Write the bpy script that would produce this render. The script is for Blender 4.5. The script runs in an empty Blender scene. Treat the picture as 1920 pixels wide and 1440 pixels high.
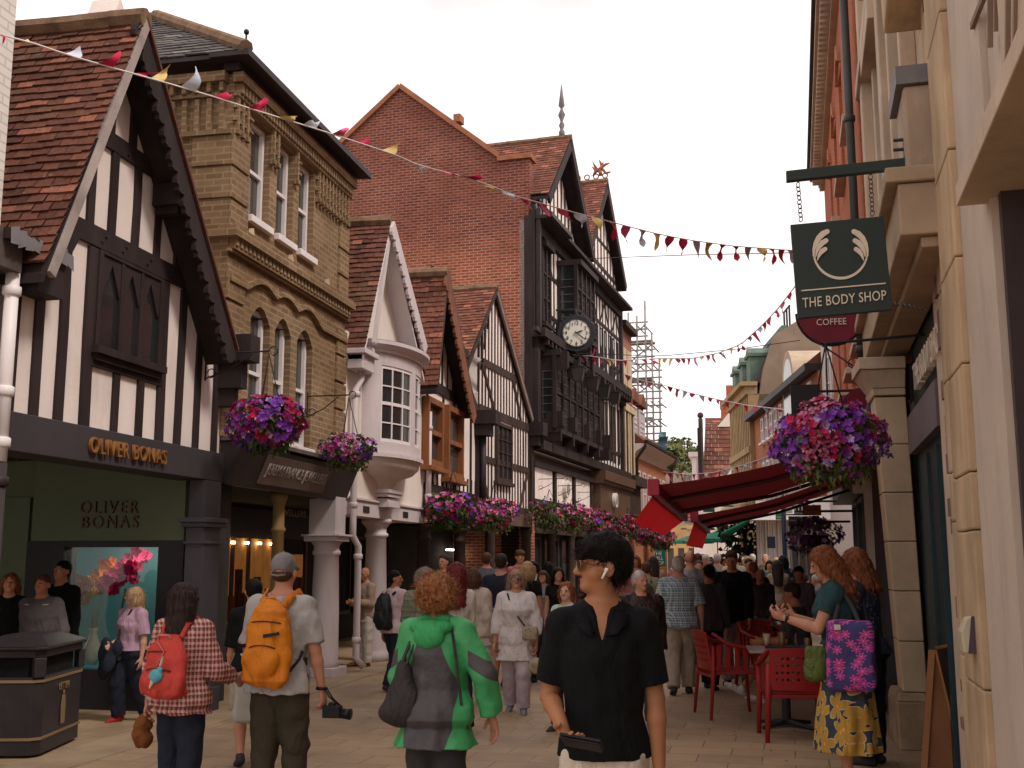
import bpy,bmesh,math,random
import numpy as np
from mathutils import Vector,Matrix,Euler,noise
from math import radians as R,sin,cos,pi,sqrt,atan2
random.seed(7)
rnd=random.random
def ru(a,b):return a+(b-a)*random.random()
SC=bpy.context.scene
COL=SC.collection
# camera, world, sun, exposure
CAM_H,FPX=1.6,2080.0
PITCH,YAW=R(9.015),R(11.80)
cd=bpy.data.cameras.new('camera');cam=bpy.data.objects.new('camera',cd);COL.objects.link(cam)
cam.location=(0,0,CAM_H);cam.rotation_euler=(pi/2+PITCH,0,YAW)
cd.sensor_width=36;cd.lens=36*FPX/1920;cd.clip_start=.05;cd.clip_end=3000
SC.camera=cam
SC.render.engine='CYCLES'
SC.render.resolution_x,SC.render.resolution_y=1024,768
SC.view_settings.view_transform='Standard'
try:SC.view_settings.look='None'
except Exception:pass
SC.view_settings.exposure=0.52;SC.view_settings.gamma=1
SUN_EL,SUN_AZ=R(52),R(115)
w=bpy.data.worlds.new('World');SC.world=w;w.use_nodes=True
nt=w.node_tree;nt.nodes.clear()
wo=nt.nodes.new('ShaderNodeOutputWorld');bg=nt.nodes.new('ShaderNodeBackground')
sky=nt.nodes.new('ShaderNodeTexSky');sky.sky_type='NISHITA';sky.sun_disc=False
sky.sun_elevation=SUN_EL;sky.sun_rotation=SUN_AZ;sky.dust_density=4
tc=nt.nodes.new('ShaderNodeTexCoord');mp=nt.nodes.new('ShaderNodeMapping');mp.inputs['Scale'].default_value=(1,1,2.2)
ns=nt.nodes.new('ShaderNodeTexNoise');ns.inputs['Scale'].default_value=1.9;ns.inputs['Detail'].default_value=4
rp=nt.nodes.new('ShaderNodeValToRGB')
rp.color_ramp.elements[0].position=.40;rp.color_ramp.elements[0].color=(7.3,6.55,6.45,1)
rp.color_ramp.elements[1].position=.56;rp.color_ramp.elements[1].color=(10.8,10.1,9.8,1)
mx=nt.nodes.new('ShaderNodeMixRGB');mx.inputs[0].default_value=.94
L=nt.links.new
L(tc.outputs['Generated'],mp.inputs[0]);L(mp.outputs[0],ns.inputs['Vector']);L(ns.outputs['Fac'],rp.inputs[0])
L(sky.outputs[0],mx.inputs[1]);L(rp.outputs[0],mx.inputs[2]);L(mx.outputs[0],bg.inputs[0]);L(bg.outputs[0],wo.inputs[0])
bg.inputs[1].default_value=.10
sl=bpy.data.lights.new('sun','SUN');sun=bpy.data.objects.new('sun',sl);COL.objects.link(sun)
sl.energy=1.7;sl.angle=R(12);sl.color=(1.0,.93,.84)
sdir=Vector((sin(SUN_AZ)*cos(SUN_EL),cos(SUN_AZ)*cos(SUN_EL),sin(SUN_EL)))
sun.rotation_euler=sdir.to_track_quat('Z','Y').to_euler()
# survey: where a picture ray meets a real plane
_sa,_ca,_sp,_cp=sin(YAW),cos(YAW),sin(PITCH),cos(PITCH)
def ray(x,y):
 u=(x-960)/FPX;v=-(y-720)/FPX
 fw=_cp-v*_sp
 return Vector((-_sa*fw+_ca*u,_ca*fw+_sa*u,_sp+v*_cp))
def on_y(x,y,Y):
 d=ray(x,y);t=Y/d.y;return Vector((t*d.x,Y,CAM_H+t*d.z))
def on_x(x,y,X):
 d=ray(x,y);t=X/d.x;return Vector((X,t*d.y,CAM_H+t*d.z))
def on_z(x,y,z=0.0):
 d=ray(x,y);t=(z-CAM_H)/d.z;return Vector((t*d.x,t*d.y,z))
 # materials
MATS={}
def _new(name):
 m=bpy.data.materials.new(name);m.use_nodes=True
 nt=m.node_tree;b=nt.nodes['Principled BSDF'];MATS[name]=m
 return m,nt,b
def N(nt,t,**kw):
 n=nt.nodes.new(t)
 for k,v in kw.items():
  if k in n.inputs.keys():n.inputs[k].default_value=v
  else:setattr(n,k,v)
 return n
def mixc(nt,fac,a,b,mode='MIX'):
 n=nt.nodes.new('ShaderNodeMixRGB');n.blend_type=mode
 for i,x in((0,fac),(1,a),(2,b)):
  if isinstance(x,(int,float)):n.inputs[i].default_value=x
  elif isinstance(x,tuple):n.inputs[i].default_value=(*x[:3],1)
  else:nt.links.new(x,n.inputs[i])
 return n.outputs[0]
def ramp(nt,src,p0,p1,c0=(0,0,0),c1=(1,1,1)):
 n=nt.nodes.new('ShaderNodeValToRGB');e=n.color_ramp.elements
 e[0].position=p0;e[1].position=p1;e[0].color=(*c0,1);e[1].color=(*c1,1)
 nt.links.new(src,n.inputs[0]);return n.outputs[0]
def pos(nt,obj=False,scale=(1,1,1)):
 if obj:o=nt.nodes.new('ShaderNodeTexCoord').outputs['Object']
 else:o=nt.nodes.new('ShaderNodeNewGeometry').outputs['Position']
 if scale!=(1,1,1):
  m=nt.nodes.new('ShaderNodeMapping');m.inputs['Scale'].default_value=scale
  nt.links.new(o,m.inputs[0]);o=m.outputs[0]
 return o
def noise_n(nt,vec,scale,detail=4,rough=.55,dist=0):
 n=N(nt,'ShaderNodeTexNoise',Scale=scale,Detail=detail,Roughness=rough,Distortion=dist)
 nt.links.new(vec,n.inputs['Vector']);return n.outputs['Fac']
def bump(nt,b,h,strength=.3,dist=.01,nrm=None):
 n=N(nt,'ShaderNodeBump',Strength=strength,Distance=dist)
 nt.links.new(h,n.inputs['Height'])
 if nrm is not None:nt.links.new(nrm,n.inputs['Normal'])
 nt.links.new(n.outputs[0],b.inputs['Normal']);return n.outputs[0]
def mul(c,k):return tuple(x*k for x in c)
def M(name,col,rough=.7,var=.18,scale=2.5,bmp=0.0,bs=40,metal=0,obj=False,stain=0,spec=.22,emit=None,isl=0,streak=(1,1,1),trans=0):
 """painted / cloth / stone surface: colour with two scales of mottling, optional stains and bump"""
 if name in MATS:return MATS[name]
 m,nt,b=_new(name)
 p=pos(nt,obj,streak)
 f1=noise_n(nt,p,scale,5)
 c=mixc(nt,ramp(nt,f1,.3,.7),mul(col,1-var),mul(col,1+var*.6))
 if stain:
  f2=noise_n(nt,pos(nt,obj,(2.2,2.2,.5)),1.6,6,.65)
  c=mixc(nt,ramp(nt,f2,.52,.74,(0,0,0),(stain,)*3),c,mul(col,.38))
 if isl:
  g=nt.nodes.new('ShaderNodeNewGeometry')
  c=mixc(nt,ramp(nt,g.outputs['Random Per Island'],0,1),mixc(nt,1.0,c,(1-isl,)*3,'MULTIPLY'),mixc(nt,1.0,c,(1+isl,1+isl*.8,1+isl*.7),'MULTIPLY'))
 nt.links.new(c,b.inputs['Base Color'])
 b.inputs['Roughness'].default_value=rough;b.inputs['Metallic'].default_value=metal
 if spec is not None:b.inputs['Specular IOR Level'].default_value=spec
 if trans:b.inputs['Transmission Weight'].default_value=trans
 if bmp:bump(nt,b,noise_n(nt,p,bs,4),bmp,.01)
 if emit:
  b.inputs['Emission Color'].default_value=(*emit[:3],1);b.inputs['Emission Strength'].default_value=emit[3]
 return m
def wallcoord(nt,seam=0.0):
 """(along, up) metres on any upright wall, picked by the wall's normal"""
 g=nt.nodes.new('ShaderNodeNewGeometry');sp=nt.nodes.new('ShaderNodeSeparateXYZ');nt.links.new(g.outputs['Position'],sp.inputs[0])
 sn=nt.nodes.new('ShaderNodeSeparateXYZ');nt.links.new(g.outputs['True Normal'],sn.inputs[0])
 ab=N(nt,'ShaderNodeMath',operation='ABSOLUTE');nt.links.new(sn.outputs[0],ab.inputs[0])
 gt=N(nt,'ShaderNodeMath',operation='GREATER_THAN');nt.links.new(ab.outputs[0],gt.inputs[0]);gt.inputs[1].default_value=.7
 mxx=nt.nodes.new('ShaderNodeMix');nt.links.new(gt.outputs[0],mxx.inputs[0]);nt.links.new(sp.outputs[0],mxx.inputs[2]);nt.links.new(sp.outputs[1],mxx.inputs[3])
 cb=nt.nodes.new('ShaderNodeCombineXYZ');nt.links.new(mxx.outputs[0],cb.inputs[0]);nt.links.new(sp.outputs[2],cb.inputs[1])
 return cb.outputs[0]
def brick_mat(name,c1,c2,mortar,w=.225,h=.075,ms=.009,rough=.9,bands=None,paint=False,off=.5,bmp=.5,var=.5,mottle=.35):
 m,nt,b=_new(name)
 v=wallcoord(nt)
 wob=noise_n(nt,v,3,2)
 vm=nt.nodes.new('ShaderNodeVectorMath');vm.operation='ADD'
 cw=nt.nodes.new('ShaderNodeCombineXYZ');sc=N(nt,'ShaderNodeMath',operation='MULTIPLY');nt.links.new(wob,sc.inputs[0]);sc.inputs[1].default_value=.012
 nt.links.new(sc.outputs[0],cw.inputs[1]);nt.links.new(v,vm.inputs[0]);nt.links.new(cw.outputs[0],vm.inputs[1])
 bt=N(nt,'ShaderNodeTexBrick',Scale=1.0);bt.offset=off
 for k,val in(('Mortar Size',ms),('Brick Width',w),('Row Height',h),('Mortar Smooth',.15),('Bias',0.0)):bt.inputs[k].default_value=val
 bt.inputs['Color1'].default_value=(*c1,1);bt.inputs['Color2'].default_value=(*c2,1);bt.inputs['Mortar'].default_value=(*mortar,1)
 nt.links.new(vm.outputs[0],bt.inputs['Vector'])
 c=bt.outputs['Color']
 f=noise_n(nt,v,.8,6,.6)
 c=mixc(nt,ramp(nt,f,.35,.7,(0,0,0),(mottle,)*3),c,mul(c1,.45))
 f=noise_n(nt,v,14,4)
 c=mixc(nt,ramp(nt,f,.45,.7,(0,0,0),(mottle*.7,)*3),c,mul(c2,1.35))
 if bands:
  sp=nt.nodes.new('ShaderNodeSeparateXYZ');nt.links.new(v,sp.inputs[0])
  c=mixc(nt,ramp(nt,noise_n(nt,v,.35,3),.4,.6,(0,0,0),(.6,)*3),c,mixc(nt,1.0,c,bands[:3],'MULTIPLY'))
  if len(bands)>3:
   mr=N(nt,'ShaderNodeMath',operation='MULTIPLY_ADD');nt.links.new(noise_n(nt,v,.5,4),mr.inputs[0]);mr.inputs[1].default_value=1.6;nt.links.new(sp.outputs[1],mr.inputs[2])
   g2_=N(nt,'ShaderNodeMapRange');nt.links.new(mr.outputs[0],g2_.inputs[0]);g2_.inputs[1].default_value=bands[3];g2_.inputs[2].default_value=bands[3]+1.2
   c=mixc(nt,g2_.outputs[0],c,mixc(nt,1.0,c,(.62,.60,.68),'MULTIPLY'))
 nt.links.new(c,b.inputs['Base Color']);b.inputs['Roughness'].default_value=rough;b.inputs['Specular IOR Level'].default_value=.2
 bump(nt,b,bt.outputs['Fac'],-bmp if not paint else-.25,.008)
 return m
def tile_mat(name,c1,c2,moss=(.20,.17,.10),mossa=.5):
 m,nt,b=_new(name)
 g=nt.nodes.new('ShaderNodeNewGeometry')
 r=g.outputs['Random Per Island']
 c=mixc(nt,ramp(nt,r,0,1),c1,c2)
 wn=nt.nodes.new('ShaderNodeTexWhiteNoise');wn.noise_dimensions='1D';nt.links.new(r,wn.inputs['W'])
 c=mixc(nt,ramp(nt,wn.outputs['Value'],.90,.93,(0,0,0),(.75,)*3),c,mul(c2,1.9))
 c=mixc(nt,ramp(nt,wn.outputs['Value'],0,.22,(.8,)*3,(0,0,0)),c,mul(c1,.5))
 p=pos(nt)
 c=mixc(nt,ramp(nt,noise_n(nt,p,1.3,6,.65),.5,.72,(0,0,0),(mossa,)*3),c,moss)
 c=mixc(nt,ramp(nt,noise_n(nt,p,9,5,.7),.62,.72,(0,0,0),(.55,)*3),c,(.36,.31,.24))
 c=mixc(nt,ramp(nt,noise_n(nt,p,26,3),.4,.7),mixc(nt,1.0,c,(.7,.7,.7),'MULTIPLY'),c)
 nt.links.new(c,b.inputs['Base Color']);b.inputs['Roughness'].default_value=.92;b.inputs['Specular IOR Level'].default_value=.25
 bump(nt,b,noise_n(nt,p,60,3),.35,.006)
 return m
def glass_mat(name,col=(.02,.022,.025),rough=.06,spec=.6):
 m,nt,b=_new(name)
 p=pos(nt)
 f=noise_n(nt,p,.9,3)
 nt.links.new(mixc(nt,f,mul(col,.6),mul(col,1.6)),b.inputs['Base Color'])
 b.inputs['Roughness'].default_value=rough;b.inputs['Specular IOR Level'].default_value=spec
 bump(nt,b,noise_n(nt,p,2.2,2),.09,.03)
 return m
def clear_mat(name,col=(1,1,1),rough=.02):
 m,nt,b=_new(name)
 tr=nt.nodes.new('ShaderNodeBsdfTransparent');tr.inputs[0].default_value=(*col,1);gl=nt.nodes.new('ShaderNodeBsdfGlossy');gl.inputs['Roughness'].default_value=rough;ms=nt.nodes.new('ShaderNodeMixShader');ms.inputs[0].default_value=.025
 nt.links.new(tr.outputs[0],ms.inputs[1]);nt.links.new(gl.outputs[0],ms.inputs[2]);nt.links.new(ms.outputs[0],nt.nodes['Material Output'].inputs[0])
 return m
 # meshes and objects
SPLIT={k:k for k in 'bracket carved_bracket pier_head white_panel stone_surround folding_arm kneeler collar lens chimney_stack stone_bracket white_pillar gable_wall finger lintel ceiling_joist dormer side_panel post stem'.split()}
SPLIT.update(stone_spikes='stone_spike',windows='window',chimney_pots='chimney_pot',carved_consoles='carved_console',copper_dormers='copper_dormer',chains='chain',eyebrows='eyebrow',gold_bands='gold_band',vents='vent_grille',pilasters='pilaster',deck_boards='deck_board')
class MB:
 def __init__(s):s.v,s.f,s.mi,s.sm,s.cur,s.csm,s.rg=[],[],[],[],0,False,[]
 def add(s,vs,fs):
  o=len(s.v);s.v+=[Vector(p)for p in vs];s.rg.append((o,len(s.v),len(s.f),len(s.f)+len(fs)))
  for f in fs:s.f.append([i+o for i in f]);s.mi.append(s.cur);s.sm.append(s.csm)
 def quad(s,a,b,c,d):s.add([a,b,c,d],[(0,1,2,3)])
 def box(s,lo,hi):
  x0,y0,z0=lo;x1,y1,z1=hi
  s.hexa([(x0,y0,z0),(x1,y0,z0),(x1,y1,z0),(x0,y1,z0)],[(x0,y0,z1),(x1,y0,z1),(x1,y1,z1),(x0,y1,z1)])
 def hexa(s,b,t):s.add(list(b)+list(t),[(3,2,1,0),(4,5,6,7),(0,1,5,4),(1,2,6,5),(2,3,7,6),(3,0,4,7)])
 def obox(s,c,ax,ay,az):
  c,ax,ay,az=map(Vector,(c,ax,ay,az))
  s.hexa([c-ax-ay-az,c+ax-ay-az,c+ax+ay-az,c-ax+ay-az],[c-ax-ay+az,c+ax-ay+az,c+ax+ay+az,c-ax+ay+az])
 def prism(s,pts,vec):
  vec=Vector(vec);n=len(pts);pts=[Vector(p)for p in pts]
  s.add(pts+[p+vec for p in pts],[tuple(range(n))[::-1],tuple(range(n,2*n))]+[(i,(i+1)%n,n+(i+1)%n,n+i)for i in range(n)])
 def tube(s,path,r,seg=8,caps=True,flat=None):
  path=[Vector(p)for p in path];n=len(path)
  if not isinstance(r,(list,tuple)):r=[r]*n
  vs=[];up=None
  for i,p in enumerate(path):
   t=(path[min(i+1,n-1)]-path[max(i-1,0)])
   if t.length<1e-9:t=Vector((0,0,1))
   t.normalize()
   if up is None:up=Vector((0,0,1))if abs(t.z)<.9 else Vector((1,0,0))
   a=t.cross(up);a=a.normalized()if a.length>1e-6 else Vector((1,0,0));b2=a.cross(t).normalized();up=b2
   for k in range(seg):
    q=2*pi*k/seg;vs.append(p+a*cos(q)*r[i]+b2*sin(q)*r[i]*(flat or 1))
  fs=[(i*seg+k,i*seg+(k+1)%seg,(i+1)*seg+(k+1)%seg,(i+1)*seg+k)for i in range(n-1)for k in range(seg)]
  if caps:fs+=[tuple(range(seg))[::-1],tuple(range((n-1)*seg,n*seg))]
  s.add(vs,fs)
 def lathe(s,prof,c=(0,0,0),seg=20,a0=0,a1=2*pi,sx=1,sy=1):
  c=Vector(c);full=abs(a1-a0-2*pi)<1e-6;m=seg if full else seg+1;vs=[]
  for r,z in prof:
   for k in range(m):
    q=a0+(a1-a0)*k/seg;vs.append(c+Vector((r*cos(q)*sx,r*sin(q)*sy,z)))
  n=len(prof);fs=[]
  for i in range(n-1):
   for k in range(seg if full else seg):
    k2=(k+1)%m if full else k+1
    fs.append((i*m+k,i*m+k2,(i+1)*m+k2,(i+1)*m+k))
  if full:fs+=[tuple(range(m))[::-1],tuple(range((n-1)*m,n*m))]
  s.add(vs,fs)
 def ball(s,c,r,seg=10,rings=6,sc=(1,1,1)):
  c=Vector(c);vs=[c+Vector((0,0,-r*sc[2]))]
  for i in range(1,rings):
   t=-pi/2+pi*i/rings
   for k in range(seg):q=2*pi*k/seg;vs.append(c+Vector((r*cos(t)*cos(q)*sc[0],r*cos(t)*sin(q)*sc[1],r*sin(t)*sc[2])))
  vs.append(c+Vector((0,0,r*sc[2])));fs=[]
  for k in range(seg):fs.append((0,1+(k+1)%seg,1+k))
  for i in range(rings-2):
   for k in range(seg):a=1+i*seg;fs.append((a+k,a+(k+1)%seg,a+seg+(k+1)%seg,a+seg+k))
  a=1+(rings-2)*seg
  for k in range(seg):fs.append((a+k,a+(k+1)%seg,len(vs)-1))
  s.add(vs,fs)
 def build(s,name,mats,parent=None,bevel=0,smooth=None,kind=None,label=None):
  if not isinstance(mats,(list,tuple)):mats=[mats]
  if name in SPLIT:
   bb=[(np.min(s.v[a:b],0)-.008,np.max(s.v[a:b],0)+.008)for a,b,_,_ in s.rg];n=len(bb);gp=list(range(n))
   def fi(i):
    while gp[i]!=i:i=gp[i]
    return i
   for i in range(n):
    for j in range(i):
     if(bb[i][0]<bb[j][1]).all()and(bb[j][0]<bb[i][1]).all():gp[fi(i)]=fi(j)
   gs={}
   for i in range(n):gs.setdefault(fi(i),[]).append(i)
   nm=SPLIT[name];first=None
   for g in gs.values():
    q=MB()
    for i in g:
     a,b,c,d=s.rg[i];o=len(q.v)-a;q.v+=s.v[a:b];q.f+=[[k+o for k in f]for f in s.f[c:d]];q.mi+=s.mi[c:d];q.sm+=s.sm[c:d]
    r=q._build(nm,mats,parent,bevel,smooth,kind,label);first=first or r
   return first
  return s._build(name,mats,parent,bevel,smooth,kind,label)
 def _build(s,name,mats,parent,bevel,smooth,kind,label):
  me=bpy.data.meshes.new(name)
  off=wloc(parent)if parent else Vector((0,0,0))
  me.from_pydata([tuple(p-off)for p in s.v],[],s.f)
  for m in mats:me.materials.append(m)
  me.polygons.foreach_set('material_index',s.mi)
  me.polygons.foreach_set('use_smooth',s.sm if smooth is None else[smooth]*len(s.f))
  me.update()
  o=bpy.data.objects.new(name,me);COL.objects.link(o)
  if parent:o.parent=parent
  if bevel:
   md=o.modifiers.new('bevel','BEVEL');md.width=bevel;md.segments=2;md.limit_method='ANGLE';md.angle_limit=R(40)
  if kind:o['kind']=kind
  if label:o['label']=label
  return o
def wloc(o):
 v=Vector(o.location)
 while o.parent:o=o.parent;v=v+Vector(o.location)
 return v
def tag(o,label=None,cat=None,group=None,kind=None):
 if label:o['label']=label
 if cat:o['category']=cat
 if group:o['group']=group
 if kind:o['kind']=kind
 return o
def thing(name,label,cat,loc=(0,0,0),group=None):
 o=bpy.data.objects.new(name,None);COL.objects.link(o);o.location=loc;o.empty_display_size=.2
 return tag(o,label,cat,group)
KIDS={}
def copy_tree(root,loc,rotz=0,label=None,scale=1):
 def cp(o,par):
  c=o.copy();COL.objects.link(c);c.parent=par
  for ch in o.children:cp(ch,c)
  return c
 c=cp(root,None);c.location=loc;c.rotation_euler=(0,0,rotz);c.scale=(scale,)*3
 if label:c['label']=label
 return c
def text_mesh(txt,size,origin,xd,yd,depth,name,mat,parent,align='CENTER',spacing=1.0,width=None):
 """lettering as a mesh: origin = centre of the baseline, xd / yd = directions of reading and of up"""
 cu=bpy.data.curves.new(name,'FONT');cu.body=txt;cu.size=size;cu.align_x=align;cu.extrude=depth/2;cu.space_character=spacing
 cu.resolution_u=3
 to=bpy.data.objects.new('tmp',cu);COL.objects.link(to)
 me=bpy.data.meshes.new_from_object(to.evaluated_get(bpy.context.evaluated_depsgraph_get()))
 bpy.data.objects.remove(to);bpy.data.curves.remove(cu)
 xd,yd=Vector(xd).normalized(),Vector(yd).normalized();zd=xd.cross(yd)
 off=wloc(parent)if parent else Vector((0,0,0));origin=Vector(origin)
 k=1
 if width:
  xs=[v.co.x for v in me.vertices];k=width/max(1e-6,max(xs)-min(xs))
 for v in me.vertices:c=v.co.copy();v.co=origin+xd*c.x*k+yd*c.y+zd*c.z-off
 me.materials.clear();me.materials.append(mat)
 o=bpy.data.objects.new(name,me);COL.objects.link(o);o.parent=parent
 return o
class Fac:
 """an upright plane: s metres along, z up, o metres out of its face"""
 def __init__(s,x0,y0,d,n):s.o=Vector((x0,y0,0));s.d=Vector((*d,0)).normalized();s.n=Vector((*n,0)).normalized()
 def P(s,a,z,o=0):return s.o+s.d*a+s.n*o+Vector((0,0,z))
 def hit(s,px,py,o=0):
  r=ray(px,py);q=s.o+s.n*o-Vector((0,0,CAM_H));t=q.dot(s.n)/r.dot(s.n);h=r*t+Vector((0,0,CAM_H))
  return((h-s.o).dot(s.d),h.z)
 def box(s,mb,a0,a1,z0,z1,o0,o1):
  mb.hexa([s.P(a0,z0,o0),s.P(a1,z0,o0),s.P(a1,z0,o1),s.P(a0,z0,o1)],[s.P(a0,z1,o0),s.P(a1,z1,o0),s.P(a1,z1,o1),s.P(a0,z1,o1)])
 def poly(s,mb,pts,o0,o1):mb.prism([s.P(a,z,o0)for a,z in pts],s.n*(o1-o0))
 def bar(s,mb,p,q,w,o0,o1,w2=None,jit=.0):
  p,q=Vector(p),Vector(q);t=(q-p).normalized();n=Vector((-t.y,t.x));w2=w2 or w
  o1+=ru(0,.012)
  a,b,c,d=p-n*w/2,p+n*w/2,q+n*w2/2,q-n*w2/2
  if jit:
   m1=(p+q)/2+n*ru(-jit,jit);s.poly(mb,[a,m1-n*(w+w2)/4,d,c,m1+n*(w+w2)/4,b],o0,o1)
  else:s.poly(mb,[a,d,c,b],o0,o1)
 def barp(s,mb,p,q,w,o0,o1,**k):s.bar(mb,s.hit(*p),s.hit(*q),w,o0,o1,**k)
 def wall(s,mb,a0,a1,z0,z1,holes,th=.3,o=0):
  """rectangle of wall with real rectangular openings (a0,a1,z0,z1)"""
  A=sorted({a0,a1,*[min(max(h[0],a0),a1)for h in holes],*[min(max(h[1],a0),a1)for h in holes]});Z=sorted({z0,z1,*[h[2]for h in holes],*[h[3]for h in holes]})
  Z=[z for z in Z if z0<=z<=z1]
  def open_(a,z):return any(h[0]<a<h[1]and h[2]<z<h[3]for h in holes)
  for i in range(len(A)-1):
   for j in range(len(Z)-1):
    if not open_((A[i]+A[i+1])/2,(Z[j]+Z[j+1])/2):
     mb.quad(s.P(A[i],Z[j],o),s.P(A[i+1],Z[j],o),s.P(A[i+1],Z[j+1],o),s.P(A[i],Z[j+1],o))
  for h in holes:
   c=[(h[0],h[2]),(h[1],h[2]),(h[1],h[3]),(h[0],h[3])]
   for i in range(4):
    p,q=c[i],c[(i+1)%4];mb.quad(s.P(*p,o),s.P(*q,o),s.P(*q,o-th),s.P(*p,o-th))
  s_box_back=[(a0,z0),(a1,z0),(a1,z1),(a0,z1)]
  for i in range(4):
   p,q=s_box_back[i],s_box_back[(i+1)%4];mb.quad(s.P(*p,o),s.P(*q,o),s.P(*q,o-th),s.P(*p,o-th))
def tiles(mb,e0,e1,r0,r1,gauge=.1,tw=.165,lift=.016,sag=.02,jag=.35,th=.014):
 """plain tiles laid in courses from eave e0-e1 up to ridge r0-r1; every tile its own slab"""
 e0,e1,r0,r1=map(Vector,(e0,e1,r0,r1))
 nrm=(e1-e0).cross(r0-e0).normalized()
 if nrm.z<0:nrm=-nrm
 rows=max(2,int(((r0-e0).length+(r1-e1).length)/2/gauge))
 for i in range(rows):
  v0,v1=i/rows,(i+1.25)/rows
  A0,A1=e0.lerp(r0,v0),e1.lerp(r1,v0);B0,B1=e0.lerp(r0,min(v1,1)),e1.lerp(r1,min(v1,1))
  n=max(2,int((A1-A0).length/tw));off=(i%2)*.5
  for k in range(n+1):
   u0=max(0,(k-off)/n);u1=min(1,(k+1-off)/n)
   if u1-u0<.01:continue
   up=(B0-A0).normalized();g=.003/max(.1,(A1-A0).length)
   sg=nrm*(-sag*sin(pi*u0)*sin(pi*v0)+sag*.6*noise.noise(A0.lerp(A1,u0)*.9))
   j=ru(-1,1)*jag*.03;tl=ru(-.3,1)*lift*.5
   a=A0.lerp(A1,u0+g)+up*(j+ru(-.004,.004))+nrm*(lift+tl+ru(0,.004));b=A0.lerp(A1,u1-g)+up*(j+ru(-.004,.004))+nrm*(lift+tl+ru(0,.004))
   c=B0.lerp(B1,u1-g);d=B0.lerp(B1,u0+g)
   a,b,c,d=a+sg,b+sg,c+sg,d+sg
   dn=-nrm*(th+lift)
   mb.add([a,b,c,d,a+dn,b+dn],[(0,1,2,3),(4,5,1,0)])
def ridge_tiles(mb,a,b,r=.11,step=.32):
 a,b=Vector(a),Vector(b);n=max(1,int((b-a).length/step))
 for i in range(n):
  p,q=a.lerp(b,i/n),a.lerp(b,(i+1.03)/n)
  d=Vector((0,0,ru(-.008,.008)));mb.tube([p+d,q+d+Vector((0,0,.006))],[r*ru(.96,1.04),r],8)
  # palette
plaster=M('plaster',(.80,.69,.65),.85,.09,1.2,.3,30,stain=.26)
timber=M('black_timber',(.034,.022,.022),.75,.45,3,.5,35,streak=(1,1,.25))
timber2=M('brown_timber',(.052,.030,.025),.75,.4,3,.5,35)
oak=M('varnished_oak',(.24,.085,.03),.5,.3,4,.3,40,streak=(1,1,.2))
lilac=M('lilac_paint',(.60,.52,.53),.55,.10,1.5,.2,20,stain=.28)
whitepaint=M('white_paint',(.74,.68,.68),.45,.06,2)
creamwall=M('cream_render',(.76,.67,.60),.85,.08,.9,.2,25,stain=.14)
ybrick=brick_mat('yellow_brick',(.32,.208,.115),(.19,.118,.066),(.40,.30,.20),.225,.078,.010,bands=(.70,.62,.52),mottle=.6)
rbrick=brick_mat('red_brick',(.40,.105,.045),(.20,.045,.028),(.47,.30,.22),.232,.080,.015,bands=(.74,.60,.62,10.2),mottle=.5)
obrick=brick_mat('orange_brick',(.46,.16,.07),(.36,.11,.05),(.38,.25,.17),.225,.075,.009,mottle=.2)
wbrick=brick_mat('painted_brick',(.74,.69,.66),(.70,.65,.62),(.55,.5,.47),.225,.078,.010,mottle=.08)
tileA=tile_mat('clay_tiles',(.125,.045,.032),(.20,.075,.048),mossa=.4)
tileB=tile_mat('clay_tiles_red',(.15,.052,.036),(.235,.085,.055),mossa=.25)
ridgem=M('ridge_clay',(.20,.12,.075),.95,.45,6,.8,40)
slate=tile_mat('slates',(.085,.072,.072),(.15,.13,.125),(.2,.18,.15),.4)
chimbrick=M('chimney_render',(.16,.105,.07),.95,.35,3,.8,30,stain=.5)
lead=M('lead',(.17,.155,.165),.6,.25,3,.3,10)
iron=M('black_iron',(.022,.02,.024),.5,.2)
gutterm=M('dark_gutter',(.035,.025,.026),.55,.3)
glassd=glass_mat('window_glass')
glassl=glass_mat('window_glass_dull',(.05,.045,.042),.12)
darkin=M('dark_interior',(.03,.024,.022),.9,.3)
gold=M('brass_letters',(.42,.19,.06),.45,.3,metal=.4)
slategrey=M('dark_grey_paint',(.052,.044,.05),.5,.1,2)
greypil=M('grey_paint',(.06,.055,.066),.5,.15,2)
shopgreen=M('sage_paint',(.13,.165,.105),.6,.06,2)
stonec=M('stone_dressing',(.55,.42,.28),.85,.2,3,.3,30,stain=.3)
F1=Fac(-5.76,0,(0,1),(1,0))
TH=R(5.3);F2=Fac(-5.76,23.84,(sin(TH),cos(TH)),(cos(TH),-sin(TH)))
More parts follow.
